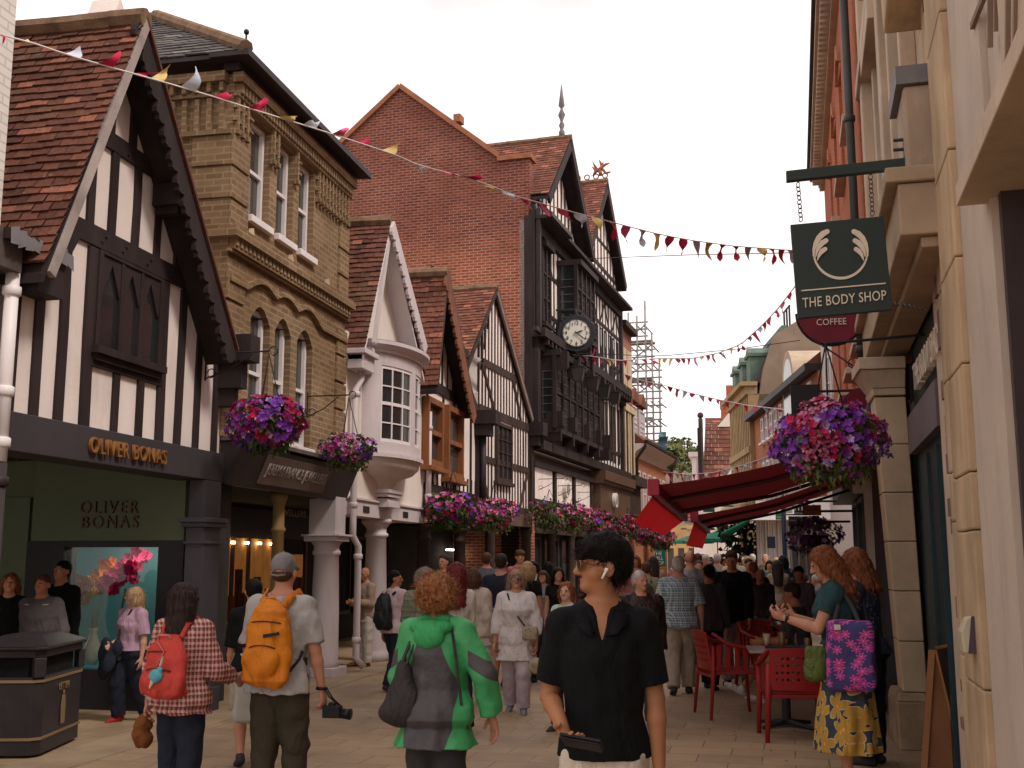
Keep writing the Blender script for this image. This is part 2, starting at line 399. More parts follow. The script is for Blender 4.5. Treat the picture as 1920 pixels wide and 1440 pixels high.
def window(pl,a0,a1,z0,z1,o,parent,frame,glass,cols=2,rows=2,fw=.06,bar=.022,dep=.06,midrail=True,name='window',sill=None,sm=None):
 f=MB()
 pl.box(f,a0,a0+fw,z0,z1,o,o+dep);pl.box(f,a1-fw,a1,z0,z1,o,o+dep)
 pl.box(f,a0+fw,a1-fw,z1-fw,z1,o,o+dep);pl.box(f,a0+fw,a1-fw,z0,z0+fw*1.2,o,o+dep)
 if midrail:zm=(z0+z1)/2;pl.box(f,a0+fw,a1-fw,zm-fw*.4,zm+fw*.4,o,o+dep*.9)
 for i in range(1,cols):a=a0+fw+(a1-a0-2*fw)*i/cols;pl.box(f,a-bar/2,a+bar/2,z0+fw,z1-fw,o,o+dep*.72)
 for j in range(1,rows):
  z=z0+fw+(z1-z0-2*fw)*j/rows
  if midrail and abs(z-(z0+z1)/2)<.03:continue
  pl.box(f,a0+fw,a1-fw,z-bar/2,z+bar/2,o,o+dep*.68)
 fo=f.build(name,frame,parent)
 g=MB();pl.box(g,a0+.01,a1-.01,z0+.01,z1-.01,o-.02,o+.012);g.build('pane',glass,fo)
 if sill:s_=MB();pl.box(s_,a0-.06,a1+.06,z0-.09,z0-.003,o-.03,sill);s_.build('sill',sm or frame,fo,bevel=.008)
 return fo
def bargeboard(pl,p,q,w,o0,o1,name,mat,parent,scallop=0,n=8,depth=.12):
 """raking board from p to q, with a scalloped lower edge when asked"""
 mb=MB();p,q=Vector(p),Vector(q);t=(q-p).normalized();nn=Vector((t.y,-t.x))
 if nn.y>0:nn=-nn
 Lg=(q-p).length;pts=[p,q]
 m=n*6 if scallop else 1
 for i in range(m,-1,-1):
  u=i/m;d=w
  if scallop:
   ph=(u*n)%1;d=w+depth*(sin(pi*ph)**.7 if ph else 0)-(.035 if .42<ph<.58 else 0)
  pts.append(p+t*Lg*u+nn*d)
 pl.poly(mb,pts,o0,o1)
 return mb.build(name,mat,parent)
def gable_roof(pl,apex,eL,eR,o1,o0,parent,tmat,gauge=.1,tw=.165,right=True,soff=None,tilesR=False,ridge=True,sag=.02):
 """roof running back from a gable: out edge o1, back edge o0"""
 P=pl.P
 base=MB()
 for e in(eL,eR):
  a,z=apex;base.hexa([P(e[0],e[1]-.16,o0),P(e[0],e[1]-.16,o1-.02),P(a,z-.16,o1-.02),P(a,z-.16,o0)],[P(e[0],e[1]-.09,o0),P(e[0],e[1]-.09,o1-.02),P(a,z-.09,o1-.02),P(a,z-.09,o0)])
 base.build('roof_deck',soff or timber,parent)
 t=MB();tiles(t,P(*eL,o0),P(*eL,o1),P(*apex,o0),P(*apex,o1),gauge,tw,sag=sag)
 if tilesR:tiles(t,P(*eR,o1),P(*eR,o0),P(*apex,o1),P(*apex,o0),gauge,tw,sag=sag)
 else:
  a,z=apex;t.quad(P(*eR,o1),P(*eR,o0),P(a,z+.01,o0),P(a,z+.01,o1));t.quad(P(eR[0],eR[1]-.03,o1+.01),P(eR[0],eR[1]+.012,o1+.01),P(a,z+.02,o1+.01),P(a,z-.03,o1+.01))
 r=t.build('roof',tmat,parent)
 if ridge:rt=MB();ridge_tiles(rt,P(apex[0],apex[1]-.03,o1),P(apex[0],apex[1]-.03,o0));rt.build('ridge_tiles',ridgem,r)
 return r
def downpipe(path,r,mat,label,brackets=(),name='downpipe',**kw):
 base=path[-1];t=thing(name,label,'drainpipe',(base[0],base[1],base[2]))
 mb=MB();mb.csm=True;mb.tube(path,r,10);mb.build('pipe',mat,t)
 if brackets:
  b=MB();b.csm=True
  for z in brackets:
   for p,q in zip(path,path[1:]):
    if min(p[2],q[2])<=z<=max(p[2],q[2])and abs(p[2]-q[2])>.3:
     k=(z-p[2])/(q[2]-p[2]);c=Vector(p).lerp(Vector(q),k);b.tube([c-Vector((0,0,.04)),c-Vector((0,0,.03)),c+Vector((0,0,.03)),c+Vector((0,0,.04))],[r*1.1,r*1.35,r*1.35,r*1.1],10);break
  b.build('collar',mat,t)
 return t
 ## A1: timber-framed gabled shop
A1=thing('timber_framed_shop','black and white timber framed gabled shop with lancet window, nearest on the left','building',(-5.76,9.7,0))
h=F1.hit
a_ap=h(275,30,.38);a_eL=h(88,492,.38);a_eR=h(447,655,.38)
AL,AR=7.83,11.48;WZ0=2.78
w_=MB()
F1.poly(w_,[(AL,WZ0),(AR,WZ0),(AR,4.15),(a_ap[0]+.15,6.98),(AL,4.05)],-.3,0)
w_.build('wall',plaster,A1)
core=MB();core.hexa([F1.P(AL,2.9,-4.4),F1.P(AR,2.9,-4.4),F1.P(AR,2.9,-.32),F1.P(AL,2.9,-.32)],[F1.P(AL,4.0,-4.4),F1.P(AR,4.0,-4.4),F1.P(AR,4.0,-.32),F1.P(AL,4.0,-.32)]);core.build('rear_wall',creamwall,A1)
fr=MB()
TB0,TB1=4.42,4.62
F1.bar(fr,(8.35,4.53),(AR-.45,4.53),.19,-.02,.03)
F1.bar(fr,(8.72,5.51),(10.15,5.49),.17,-.02,.032)
zt=2.78
def sx(px,py):return h(px,py)[0]
for px,py,z1 in((24,600,4.0),(68,650,4.0),(117,600,TB0),(166,600,TB0),(304,650,TB0),(337,650,TB0),(372,650,TB0),(404,700,4.2)):
 a=sx(px,py);F1.bar(fr,(a,zt),(a+ru(-.02,.02),z1),.115 if px not in(166,304)else .14,-.02,.024,jit=.012)
for px in(213,259):a=sx(px,760);F1.bar(fr,(a,zt),(a,3.35),.1,-.02,.022)
for px,py in((167,400),(209,380),(253,400),(294,420),(331,450)):
 a=sx(px,py);ztop=5.43 if 167<px<300 else 4.62+max(0,(1-abs(a-a_ap[0])/1.85)*2.4)*.72
 F1.bar(fr,(a,TB1),(a,min(5.43,ztop)),.11,-.02,.022,jit=.012)
for px,py in((207,230),(249,230)):
 a=sx(px,py);F1.bar(fr,(a,5.57),(a,5.95 if px<230 else 6.4),.11,-.02,.022)
F1.bar(fr,(AL+.05,4.0),(a_ap[0]+.12,6.75),.12,-.02,.018);F1.bar(fr,(AR-.05,4.1),(a_ap[0]+.12,6.8),.13,-.02,.018)
F1.bar(fr,(10.05,5.5),(10.25,5.2),.13,-.02,.02);F1.bar(fr,(10.72,4.45),(10.9,4.1),.12,-.02,.02)
F1.bar(fr,(8.87,3.4),(10.1,3.4),.13,-.02,.034)
fr.build('timber_frame',timber,A1)
pg=MB();pg.csm=True
for(s0,z)in((8.9,5.5),(9.3,5.5),(9.75,5.5),(8.95,4.53),(9.3,4.53),(9.75,4.53),(10.2,4.53),(10.5,4.53)):
 for dz in(-.03,.03):pg.ball(F1.P(s0+dz,z+dz,.042),.014,6,4)
pg.build('pegs',timber,A1)
# lancet window
wl,wr_=sx(172,600),sx(297,600);wz0,wz1=3.52,4.42
fw_=MB()
F1.box(fw_,wl,wl+.06,wz0,wz1,0,.05);F1.box(fw_,wr_-.06,wr_,wz0,wz1,0,.05);F1.box(fw_,wl+.06,wr_-.06,wz1-.03,wz1,0,.052)
F1.box(fw_,wl-.03,wr_+.03,wz0-.07,wz0,0,.11);F1.box(fw_,wl,wr_,wz0-.13,wz0-.07,0,.07)
nl=3;lw=(wr_-wl-.12)/nl
for i in range(1,nl):a=wl+.06+lw*i;F1.box(fw_,a-.025,a+.025,wz0,wz1-.03,0,.046)
for i in range(nl):
 a0,a1=wl+.06+lw*i,wl+.06+lw*(i+1);am=(a0+a1)/2;zs=wz1-.42
 F1.poly(fw_,[(a0,zs),(a0+.045,zs+.06),(am,wz1-.1),(am,wz1-.03),(a0,wz1-.03)],0,.035)
 F1.poly(fw_,[(a1,zs),(a1,wz1-.03),(am,wz1-.03),(am,wz1-.1),(a1-.045,zs+.06)],0,.036)
wo_=fw_.build('window',timber,A1)
g=MB();F1.box(g,wl+.04,wr_-.04,wz0+.01,wz1-.02,-.01,.008);g.build('pane',glassd,wo_)
# bressummer with brass letters
b_=MB();F1.box(b_,AL-.25,AR+.02,2.46,2.775,-.32,.06);bo=b_.build('bressummer',slategrey,A1,bevel=.006)
p0,p1=h(165,845,.07),h(308,868,.07)
text_mesh('OLIVER BONAS',.205,F1.P((p0[0]+p1[0])/2,2.545,.085),F1.d,(0,0,1),.03,'lettering',gold,bo,spacing=1.15,width=p1[0]-p0[0])
gable_roof(F1,a_ap,a_eL,a_eR,.38,-4.4,A1,tileA,gauge=.092,tw=.16,sag=.028)
bargeboard(F1,(a_ap[0],a_ap[1]-.03),(a_eL[0]+.04,a_eL[1]-.06),.085,.33,.385,'bargeboard',M('weathered_board',(.38,.31,.29),.8,.3,3,.4),A1)
bargeboard(F1,(a_ap[0]-.02,a_ap[1]-.05),(a_eR[0],a_eR[1]-.08),.15,.31,.365,'bargeboard',timber,A1,scallop=1,n=15,depth=.085)
# kneelers and corner brackets
k=MB();F1.box(k,7.72,8.06,3.74,4.05,.03,.26);F1.box(k,7.3,7.95,4.052,4.14,.03,.28);F1.poly(k,[(8.062,4.0),(8.25,4.3),(8.35,4.5),(8.2,4.5),(7.98,4.14)],.08,.24)
k.build('kneeler',timber,A1)
k=MB();F1.box(k,11.3,11.55,3.8,4.1,.0,.42);F1.box(k,11.34,11.5,3.5,3.8,.0,.3);F1.box(k,11.37,11.5,3.3,3.5,.0,.2)
ex,ez=h(342,372,.25);F1.box(k,ex-.2,ex+.05,ez-.12,ez+.1,.03,.33);F1.box(k,ex-.14,ex-.02,ez-.2,ez-.12,.03,.28);k.build('bracket',timber,A1)
lf=MB()
for i in range(9):a=7.3+i*.09;lf.add([F1.P(a,4.14,.285),F1.P(a+.1,4.14+ru(-.03,.04),.29),F1.P(a+.1,4.04-ru(0,.06),.30),F1.P(a,4.04-ru(0,.05),.295)],[(0,1,2,3)])
lf.build('lead_flashing',lead,A1)
# arcade posts, soffit and the recessed shop front that faces down the street towards the camera
p_=MB();F1.box(p_,11.05,11.45,0,1.95,-.13,.08);F1.box(p_,11.01,11.49,1.95,2.0,-.17,.12);F1.box(p_,10.98,11.51,2.0,2.05,-.19,.14);F1.box(p_,11.07,11.44,2.05,2.455,-.12,.07);F1.box(p_,11.03,11.47,1.77,1.80,-.15,.10);F1.box(p_,11.01,11.49,0,.25,-.17,.12)
p_.build('pier',greypil,A1,bevel=.006)
p_=MB();F1.box(p_,7.62,7.8,0,2.46,-.2,.0);p_.build('post',timber,A1,bevel=.01)
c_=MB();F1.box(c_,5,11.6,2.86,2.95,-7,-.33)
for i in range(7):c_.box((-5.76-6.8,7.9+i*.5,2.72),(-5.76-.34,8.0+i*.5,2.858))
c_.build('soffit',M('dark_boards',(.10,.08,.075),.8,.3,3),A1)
SF=Fac(-14,11.25,(1,0),(0,-1))
def sf(px,py,o=0):return SF.hit(px,py,o)
zt1=sf(200,908)[1];zt0=sf(200,1014)[1];xl,xr=sf(68,950)[0],sf(352,950)[0]
f_=MB();SF.box(f_,xl,xr,zt0,2.72,-.2,.06);fo=f_.build('shop_fascia',shopgreen,A1,bevel=.008)
for tx,y in(('OLIVER',962),('BONAS',990)):
 q=sf(210,y,.07);q0,q1=sf(157 if tx=='OLIVER' else 160,y),sf(265,y)
 text_mesh(tx,.2,SF.P((q0[0]+q1[0])/2,q[1],.075),SF.d,(0,0,1),.025,'lettering',M('dull_bronze',(.09,.06,.04),.4,.2,metal=.5),fo,spacing=1.3,width=q1[0]-q0[0])
s_=MB();SF.box(s_,xl-.05,xl+.42,0,zt0,-.2,.05);SF.box(s_,xr-.3,xr+.0,0,zt0,-.2,.05);SF.box(s_,xl+.42,xr-.3,0,.42,-.2,.04);SF.box(s_,xl+.42,xr-.3,zt0-.07,zt0,-.15,.045);s_.build('shopfront_frame',M('very_dark_paint',(.02,.018,.02),.4),A1)
s_=MB();SF.box(s_,xl+.42,xr-.3,.45,zt0-.07,-.03,-.02);s_.build('shop_window',clear_mat('clear_glass',(.93,.97,.96)),A1)
s_=MB();SF.box(s_,xl-.6,xr-.02,0,2.7,-.95,-.9);SF.box(s_,xl-.6,xr-.02,.38,.44,-.9,-.05);s_.build('display_back',M('glowing_teal_backdrop',(.045,.12,.13),.8,.3,1.2,emit=(.08,.24,.24,.10)),A1)  # backdrop glows faintly by itself, standing in for the display lighting
s_=MB();SF.box(s_,xl-2.4,xl-.05,0,2.72,-.3,-.02);SF.box(s_,xl-.5,xl-.06,0,2.3,-.02,.03);s_.build('lobby_wall',shopgreen,A1)
s_=MB();SF.box(s_,xr-.019,xr+.03,0,2.7,-1.0,-.21)
s_.box((-12.6,5,0),(-12.5,11.3,2.9));s_.build('lobby_side_wall',M('lobby_dim',(.05,.05,.045)),A1)
# chimney behind the ridge
ch=MB();c0=on_y(30,60,9.9);ch.box((-9.6,9.4,5.5),(-8.15,10.3,7.75));ch.build('chimney',chimbrick,A1,bevel=.02)
s_=MB();SF.box(s_,xl+.6,xr-.4,zt0+.02,zt0+.05,-.7,-.3);s_.build('display_light',M('added_display_glow',(1,1,1),.5,emit=(1,.9,.75,5)),A1)  # emissive panel added out of sight above the window to brighten the display
# display inside the window: a wreath of pink and orange flowers, honeycomb lanterns, vases
def blossom(mb,c,r,n,nrm,cup=.35,petals=5):
 """one five-petalled flower facing nrm"""
 nrm=Vector(nrm).normalized();a=nrm.orthogonal().normalized();b=nrm.cross(a);c=Vector(c);q0=ru(0,6.28)
 vs=[c-nrm*r*.15];fs=[]
 for k in range(petals):
  q=q0+2*pi*k/petals;w1=pi/petals*.92
  for dq,rr,cp in((-w1,.72,.6),(0,1.0,1),(w1,.72,.6)):
   vs.append(c+(a*cos(q+dq)+b*sin(q+dq))*r*rr*ru(.9,1.1)+nrm*r*cup*cp)
  i=1+3*k;fs.append((0,i,i+1,i+2))
 mb.add(vs,fs)
def leaf(mb,c,d,l,wd):
 c,d=Vector(c),Vector(d).normalized();s_=d.cross(Vector((ru(-1,1),ru(-1,1),ru(-1,1)))).normalized()*wd;m=c+d*l*.45+Vector((0,0,l*.1))
 mb.add([c,m+s_,c+d*l-Vector((0,0,l*.15)),m-s_],[(0,1,2,3)])
pinkf=M('pink_petals',(.55,.02,.14),.6,.25,8,isl=.25);orangef=M('orange_petals',(.62,.17,.02),.6,.25,8,isl=.25);yellowf=M('yellow_paper',(.60,.36,.04),.6,.3,8)
dg=thing('paper_flower_display','pink and orange paper flowers spilling across the teal shop window','display flowers',tuple(SF.P(sf(200,1100)[0],.45,-.6)))
for(x0,y0,x1,y1,m_,n_,r_)in((205,1100,272,1045,pinkf,75,.07),(160,1100,215,1065,orangef,40,.07)):
 mb=MB()
 for i in range(n_):
  u=rnd();px=x0+(x1-x0)*u;py=y0+(y1-y0)*u+ru(-17,17);q=sf(px,py,-.5);blossom(mb,SF.P(q[0],q[1],-.5+ru(-.15,.2)),r_*ru(.7,1.2),0,(ru(-.6,.6),-1,ru(-.3,.7)),.4)
 mb.build('flowers',m_,dg)
st_=MB();q=sf(235,1120,-.5);st_.tube([SF.P(q[0],.45,-.5),SF.P(q[0]-.05,.9,-.48),SF.P(q[0],q[1]+.1,-.5)],.012,6);st_.build('stem',M('stem_green',(.05,.09,.03)),dg)
hl=None
for i,(px,py)in enumerate(((137,1092),(150,1106),(165,1092),(173,1110),(158,1122))):
 q=sf(px,py,-.42);c=SF.P(q[0],q[1],-.42)
 if hl is None:
  hl=thing('honeycomb_lantern','round yellow honeycomb paper lantern in the left half of the teal shop window','paper lantern',(0,0,0),'yellow paper lanterns')
  mb=MB()
  for k_ in range(10):mb.lathe([(.005,-.07),(.05,-.05),(.07,0),(.05,.05),(.005,.07)],(0,0,0),3,a0=2*pi*k_/10,a1=2*pi*k_/10+.35)
  mb.build('paper_shell',yellowf,hl);hl.location=c
  s_=MB();s_.tube([(0,0,.07),(0,0,.3)],.003,4);s_.build('thread',iron,hl)
 else:copy_tree(hl,c,scale=ru(.85,1.15))
vasem=M('pale_glaze',(.62,.6,.5),.25,.1)
for i,(px,py,sc_,lab)in enumerate(((178,1148,1.0,'pale rounded vase on the shop window ledge below the lanterns'),(297,1150,.8,'small pale vase at the right end of the shop window ledge'),(262,1150,.9,'pale vase behind the lilac blouse in the shop window'))):
 q=sf(px,py,-.35);t=thing('vase',lab,'vase',tuple(SF.P(q[0],.44,-.35)))
 mb=MB();mb.csm=True;c=t.location;mb.lathe([(.04*sc_,0),(.09*sc_,.08*sc_),(.1*sc_,.18*sc_),(.05*sc_,.3*sc_),(.035*sc_,.36*sc_),(.05*sc_,.4*sc_)],c,16);mb.build('vessel',vasem,t)
 mb=MB()
 for k_ in range(14):mb.tube([c+Vector((0,0,.36*sc_)),c+Vector((ru(-.1,.1),ru(-.1,.1),.36*sc_+ru(.15,.45)))],[.004,.002],3)
 mb.build('dried_stems',M('dried_stem',(.35,.27,.15)),t)
 ## A0: white painted brick house at the picture's left edge
A0=thing('painted_brick_house','white painted brick house at the left edge of the photo, beside the steep tiled gable','building',(-5.7,6,0))
mb=MB();F1.box(mb,2.5,h(17,200,.03)[0],2.9,8.6,-5,.03);mb.build('wall',wbrick,A0)
mb=MB();F1.box(mb,2.5,7.55,2.46,2.88,-.4,.08);mb.build('bressummer',slategrey,A0)
gd=M('weathered_lead',(.10,.075,.07),.7,.35,4,.5)
mb=MB();F1.box(mb,2.5,7.5,3.98,4.12,.04,.2);F1.box(mb,7.1,7.55,3.84,4.14,.04,.22);mb.build('gutter',gd,A0)
pp=[h(10,490,.3),h(4,850,.3)]
downpipe([F1.P(7.56,3.85,.14),F1.P(7.56,2.35,.14)],.055,whitepaint,'white upper length of drainpipe at the left edge of the photo',(3.7,2.9,2.5),name='white_downpipe')
downpipe([F1.P(7.56,2.34,.14),F1.P(7.56,.15,.14),F1.P(7.6,.05,.24)],.06,gutterm,'dark lower length of drainpipe standing by the litter bin',(2.2,1.2,.3),name='dark_downpipe')
## A2: yellow brick building
A2=thing('yellow_brick_building','three storey yellow brick building with dentilled cornice, white sash windows and slate hipped roof','building',(-5.76,13.4,0))
S0,S1,ZT=11.5,15.36,7.34
def hs(px,py,o=0):return h(px,py,o)[0]
up=[(hs(468,330),hs(505,350)),(hs(519,350),hs(550,370)),(hs(560,380),hs(588,400))]
lo=[(hs(468,650),hs(505,650)),(hs(515,650),hs(545,650)),(hs(557,650),hs(586,650))]
UZ0,UZ1,LZ0,LZ1=5.72,6.97,3.08,4.68
mb=MB();F1.wall(mb,S0,S1,2.95,ZT,[(a,b,UZ0,UZ1)for a,b in up]+[(a,b,LZ0,LZ1)for a,b in lo],.22)
mb.quad(F1.P(S0,2.5,-.22),F1.P(S0,ZT,-.22),F1.P(S0,ZT,-6),F1.P(S0,2.5,-6));mb.quad(F1.P(S1,2.5,-.22),F1.P(S1,2.5,-6),F1.P(S1,ZT,-6),F1.P(S1,ZT,-.22))
for a,b in lo:
 m_=(a+b)/2;n=8
 for sd in(0,1):
  pts=[(a if sd==0 else b,LZ1)]
  for i in range(n//2+1):
   u=i/n if sd==0 else 1-i/n;pts.append((a+(b-a)*u,LZ1-.2*(1-sin(pi*u))**1.0*1.0))
  F1.poly(mb,pts,-.2,-.001)
mb.build('wall',ybrick,A2)
tr=MB()
F1.box(tr,S0-.06,S1+.06,7.18,7.3,0,.13);F1.box(tr,S0-.03,S1+.03,7.02,7.06,0,.07);F1.box(tr,S0-.03,S1+.03,6.98-.26,6.98-.22,0,.05)if False else None
n=44
for i in range(n):
 a=S0+(S1-S0)*(i+.2)/n;F1.box(tr,a,a+.05,7.06,7.18,0,.1)
for i in range(30):
 a=S0+(S1-S0)*(i+.15)/30
 if any(p-.05<a+.04<q+.02 for p,q in up):continue
 F1.box(tr,a,a+.045,6.62,7.02,0,.055);F1.box(tr,a-.015,a+.06,6.56,6.62,0,.07)
for z in(6.72,6.88):
 segs=[S0-.02]+[x for p,q in up for x in(p-.02,q+.02)]+[S1+.02]
 for i in range(0,len(segs),2):F1.box(tr,segs[i],segs[i+1],z,z+.03,0,.045)
 # return side of the cornice (faces the camera over the timber gable)
RW=Fac(-5.76-6,S0,(1,0),(0,-1))
for i in range(22):x=6-.1-i*.16;RW.box(tr,x-.05,x,7.06,7.18,0,.1);RW.box(tr,x-.06,x,6.6,7.0,0,.055)
RW.box(tr,2,5.93,7.18,7.3,0,.13);RW.box(tr,2,5.96,7.02,7.06,0,.07);RW.box(tr,2,5.999,6.55,6.6,0,.06)
# rusticated quoins
for i in range(9):
 z0=2.98+i*.4
 if 5.1<z0+.2<5.5 or z0+.37>6.55:continue
 F1.box(tr,S0-.03,S0+.42,z0,z0+.36,0,.035);F1.box(tr,S1-.36,S1+.03,z0,z0+.36,0,.035);RW.box(tr,5.5,5.996,z0+.002,z0+.358,0,.028)
 # string course with teeth and wavy hood mould
F1.box(tr,S0-.08,S1+.08,5.30,5.42,0,.14);F1.box(tr,S0-.04,S1+.04,5.12,5.16,0,.05);RW.box(tr,3,5.996,5.3,5.418,0,.078)
for i in range(34):a=S0+(S1-S0)*(i+.2)/34;F1.box(tr,a,a+.06,5.2,5.3,0,.1)
F1.box(tr,S0,S1,5.16,5.2,0,.085)
wv=[]
for i in range(61):
 a=S0+(S1-S0)*i/60;z=4.78
 for p,q in lo:
  c=(p+q)/2;d=abs(a-c)/.48
  if d<1:z=max(z,4.78+.17*cos(d*pi/2))
 wv.append((a,z))
for i in range(60):
 (a,z),(b,y)=wv[i],wv[i+1];F1.poly(tr,[(a,z),(b,y),(b,y+.07),(a,z+.07)],0,.06)
tr.build('brick_dressings',ybrick,A2)
for(a,b)in up:
 window(F1,a+.03,b-.02,UZ0,UZ1,-.14,A2,whitepaint,glassl,1,1,.055,sill=.07)
for(a,b)in lo:window(F1,a+.03,b-.02,LZ0,LZ1-.04,-.14,A2,whitepaint,glassl,1,1,.055,sill=.07)
st=MB()
for px in(462,538,608):a=hs(px,460);F1.poly(st,[(a-.035,5.42),(a+.035,5.42),(a,5.54)],.03,.09)
st.build('stone_spikes',stonec,A2)
# slate hip and gutter
eo=.24;E=F1.P(S0-eo,7.47,eo);E2=F1.P(S1+.2,7.47,eo);Ei=F1.P(S0-eo,7.47,-6);AP=F1.P(13.4,9.2,-2.2);AP2=F1.P(14.2,9.2,-2.2);API=F1.P(13.4,9.2,-6)
rf=MB();tiles(rf,Ei,E,API,AP,.17,.24,.012,.02,th=.008);tiles(rf,E,E2,AP,AP2,.17,.24,.012,.02,th=.008)
ro=rf.build('roof',slate,A2);dz_=Vector((0,0,-.03));dk=MB();dk.quad(Ei+dz_,E+dz_,AP+dz_,API+dz_);dk.quad(E+dz_,E2+dz_,AP2+dz_,AP+dz_);dk.build('roof_deck',slategrey,A2)
hp=MB();hp.tube([E+Vector((0,0,.03)),AP+Vector((0,0,.03))],.09,8);hp.tube([AP,API],.09,8);hp.build('hip_tiles',ridgem,ro)
gt=MB();F1.box(gt,S0-eo-.04,S1+.22,7.40,7.45,-.2,eo);F1.box(gt,S0-.1,S1+.1,7.305,7.398,-.1,.1);F1.box(gt,S0-eo-.05,S1+.22,7.39,7.47,eo+.002,eo+.06);F1.box(gt,S0-eo,S0+.2,7.40,7.45,-6,-.202)
gt.build('eaves_gutter',gutterm,A2)
fi=MB();fi.csm=True;fi.tube([E+Vector((0,0,.05)),E+Vector((0,0,.2))],.012,6);fi.ball(E+Vector((.0,0,.22)),.035,8,5);fi.build('finial',gutterm,A2)
# shop canopy
cm=M('canopy_dark',(.035,.028,.028),.45,.25,3,stain=.2)
ca=MB();q0,q1=hs(425,900,.5),hs(650,900,.5)
sec=[(0,2.93),(.27,2.90),(.08,2.44),(0,2.44)]
ca.prism([F1.P(11.52,z,o)for o,z in sec],F1.d*(S1+.0-11.52));co=ca.build('canopy',cm,A2,bevel=.01)
cp_=MB();F1.box(cp_,11.50,S1+.04,2.932,2.98,.002,.30);cp_.build('canopy_coping',M('weathered_lead2',(.13,.10,.09),.7,.3,4),co)
pa=F1.hit(492,890,.18)[0];pb=F1.hit(612,890,.18)[0]
slope=Vector((0,0,2.44-2.90))+F1.n*(.08-.27);slope.normalize();nrm=(F1.d.cross(slope));nrm=nrm if nrm.dot(F1.n)>0 else-nrm
pc=F1.P((pa+pb)/2,2.67,.175)
pn=MB();pn.obox(pc+nrm*.012,F1.d*(pb-pa)/2,slope*.18,nrm*.01);po=pn.build('sign_panel',M('sign_taupe',(.15,.11,.09),.5,.2),co)
silver=M('silver_letters',(.42,.38,.35),.35,.2,metal=.3)
text_mesh('JEREMY FRANCE JEWELLERS',.2,pc+nrm*.026+slope*.05,F1.d,-slope,.01,'lettering',silver,po,width=(pb-pa)*.92)
text_mesh('WINCHESTER',.08,pc+nrm*.03+slope*.16,F1.d,-slope,.01,'lettering',silver,po,width=(pb-pa)*.35)if False else None
# arcade under A2: thin yellow column, recessed jewellers front
oc=M('ochre_paint',(.33,.21,.09),.6,.2,3,stain=.3)
cs=hs(520,1040,-.15)
cc=MB();cc.csm=True;c=F1.P(cs,0,-.15);cc.lathe([(.13,0),(.13,.1),(.085,.14),(.085,.16),(.075,1.95),(.095,1.97),(.095,2.0),(.075,2.03),(.075,2.3),(.11,2.4),(.11,2.46)],c,16);cc.build('iron_column',oc,A2)
RF=Fac(-8.2,0,(0,1),(1,0))
mb=MB();RF.box(mb,11.55,21,1.98,2.46,-.3,.04);jo=mb.build('shop_fascia',M('navy_black',(.02,.02,.026),.4),A2)
a,z=RF.hit(548,968,.05);text_mesh('JEWELLERS',.17,RF.P(a,z,.05),RF.d,(0,0,1),.012,'lettering',M('faded_gold',(.30,.26,.2),.5),jo,width=1.35)
warm=M('amber_lit_interior',(.30,.14,.045),.7,.85,3.5,emit=(.42,.15,.03,.20),streak=(1,1,.5))  # flat panels glow with this, the shop's interior light put into the material
mb=MB();RF.box(mb,16.0,18.6,.6,1.96,.005,.02);RF.box(mb,18.9,19.9,.9,1.7,.005,.02);mb.build('lit_display',warm,A2)
mb=MB()
for i in range(16):a=16.1+i*.235;RF.box(mb,a,a+ru(.06,.16),.62,ru(.9,1.5),.025,.09)
mb.build('display_stands',M('display_velvet',(.12,.05,.03),.8,.5,3,isl=.6),A2)
mb=MB()
for i in range(5):RF.box(mb,16.3+i*.5,16.36+i*.5,1.86,1.9,.05,.1)
mb.build('spotlights',M('spot_lamp',(1,1,1),.5,emit=(1,.72,.4,14)),A2)
mb=MB();RF.box(mb,11.55,21,0,.6,-.3,.06)
for a in(11.6,12.55,13.3,14.1,14.9,15.7,16.9,17.5,18.7,20.0):RF.box(mb,a-.05,a+.05,.6,1.98,-.15,.05)
mb.build('shopfront_frame',M('mahogany',(.07,.03,.02),.5),A2)
mb=MB();RF.box(mb,14.15,15.85,.6,1.97,-.2,-.1);mb.build('dark_window',glassd,A2)
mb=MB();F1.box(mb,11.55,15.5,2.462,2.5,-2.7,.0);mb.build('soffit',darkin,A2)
# lilac pier at the party line
t=thing('lilac_pier','lilac painted half column with square pier head beside the jewellers canopy','column',(-5.7,15.12,0))
cs=15.12;c=F1.P(cs,0,-.1)
mb=MB();mb.csm=True;mb.lathe([(.215,.12),(.2,.2),(.195,.9),(.175,1.66),(.2,1.68),(.2,1.72),(.18,1.74),(.18,1.80),(.23,1.86)],c,24);mb.build('shaft',lilac,t)
mb=MB();F1.box(mb,cs-.25,cs+.25,0,.12,-.35,.15);F1.box(mb,cs-.25,cs+.25,1.86,1.93,-.35,.15);F1.box(mb,cs-.29,cs+.29,1.93,1.96,-.38,.19);F1.box(mb,cs-.2,cs+.2,1.96,2.7,-.3,.1);mb.build('pier_head',lilac,t,bevel=.006)
## A3: white house with bow window
A3=thing('bow_window_house','white rendered house with lilac bow window under a steep tiled gable','building',(-5.76,17.4,0))
B0,B1=15.42,19.62
b_ap=h(735,412,.3);b_eL=h(690,634,.3);b_eR=h(797,650,.3)
mb=MB();F1.box(mb,B0,B1,2.5,5.0,-.3,.0);F1.poly(mb,[(B0+.4,5.0),(B1,5.0),(b_ap[0]+.2,b_ap[1]-.1)],-.3,0);mb.build('wall',creamwall,A3)
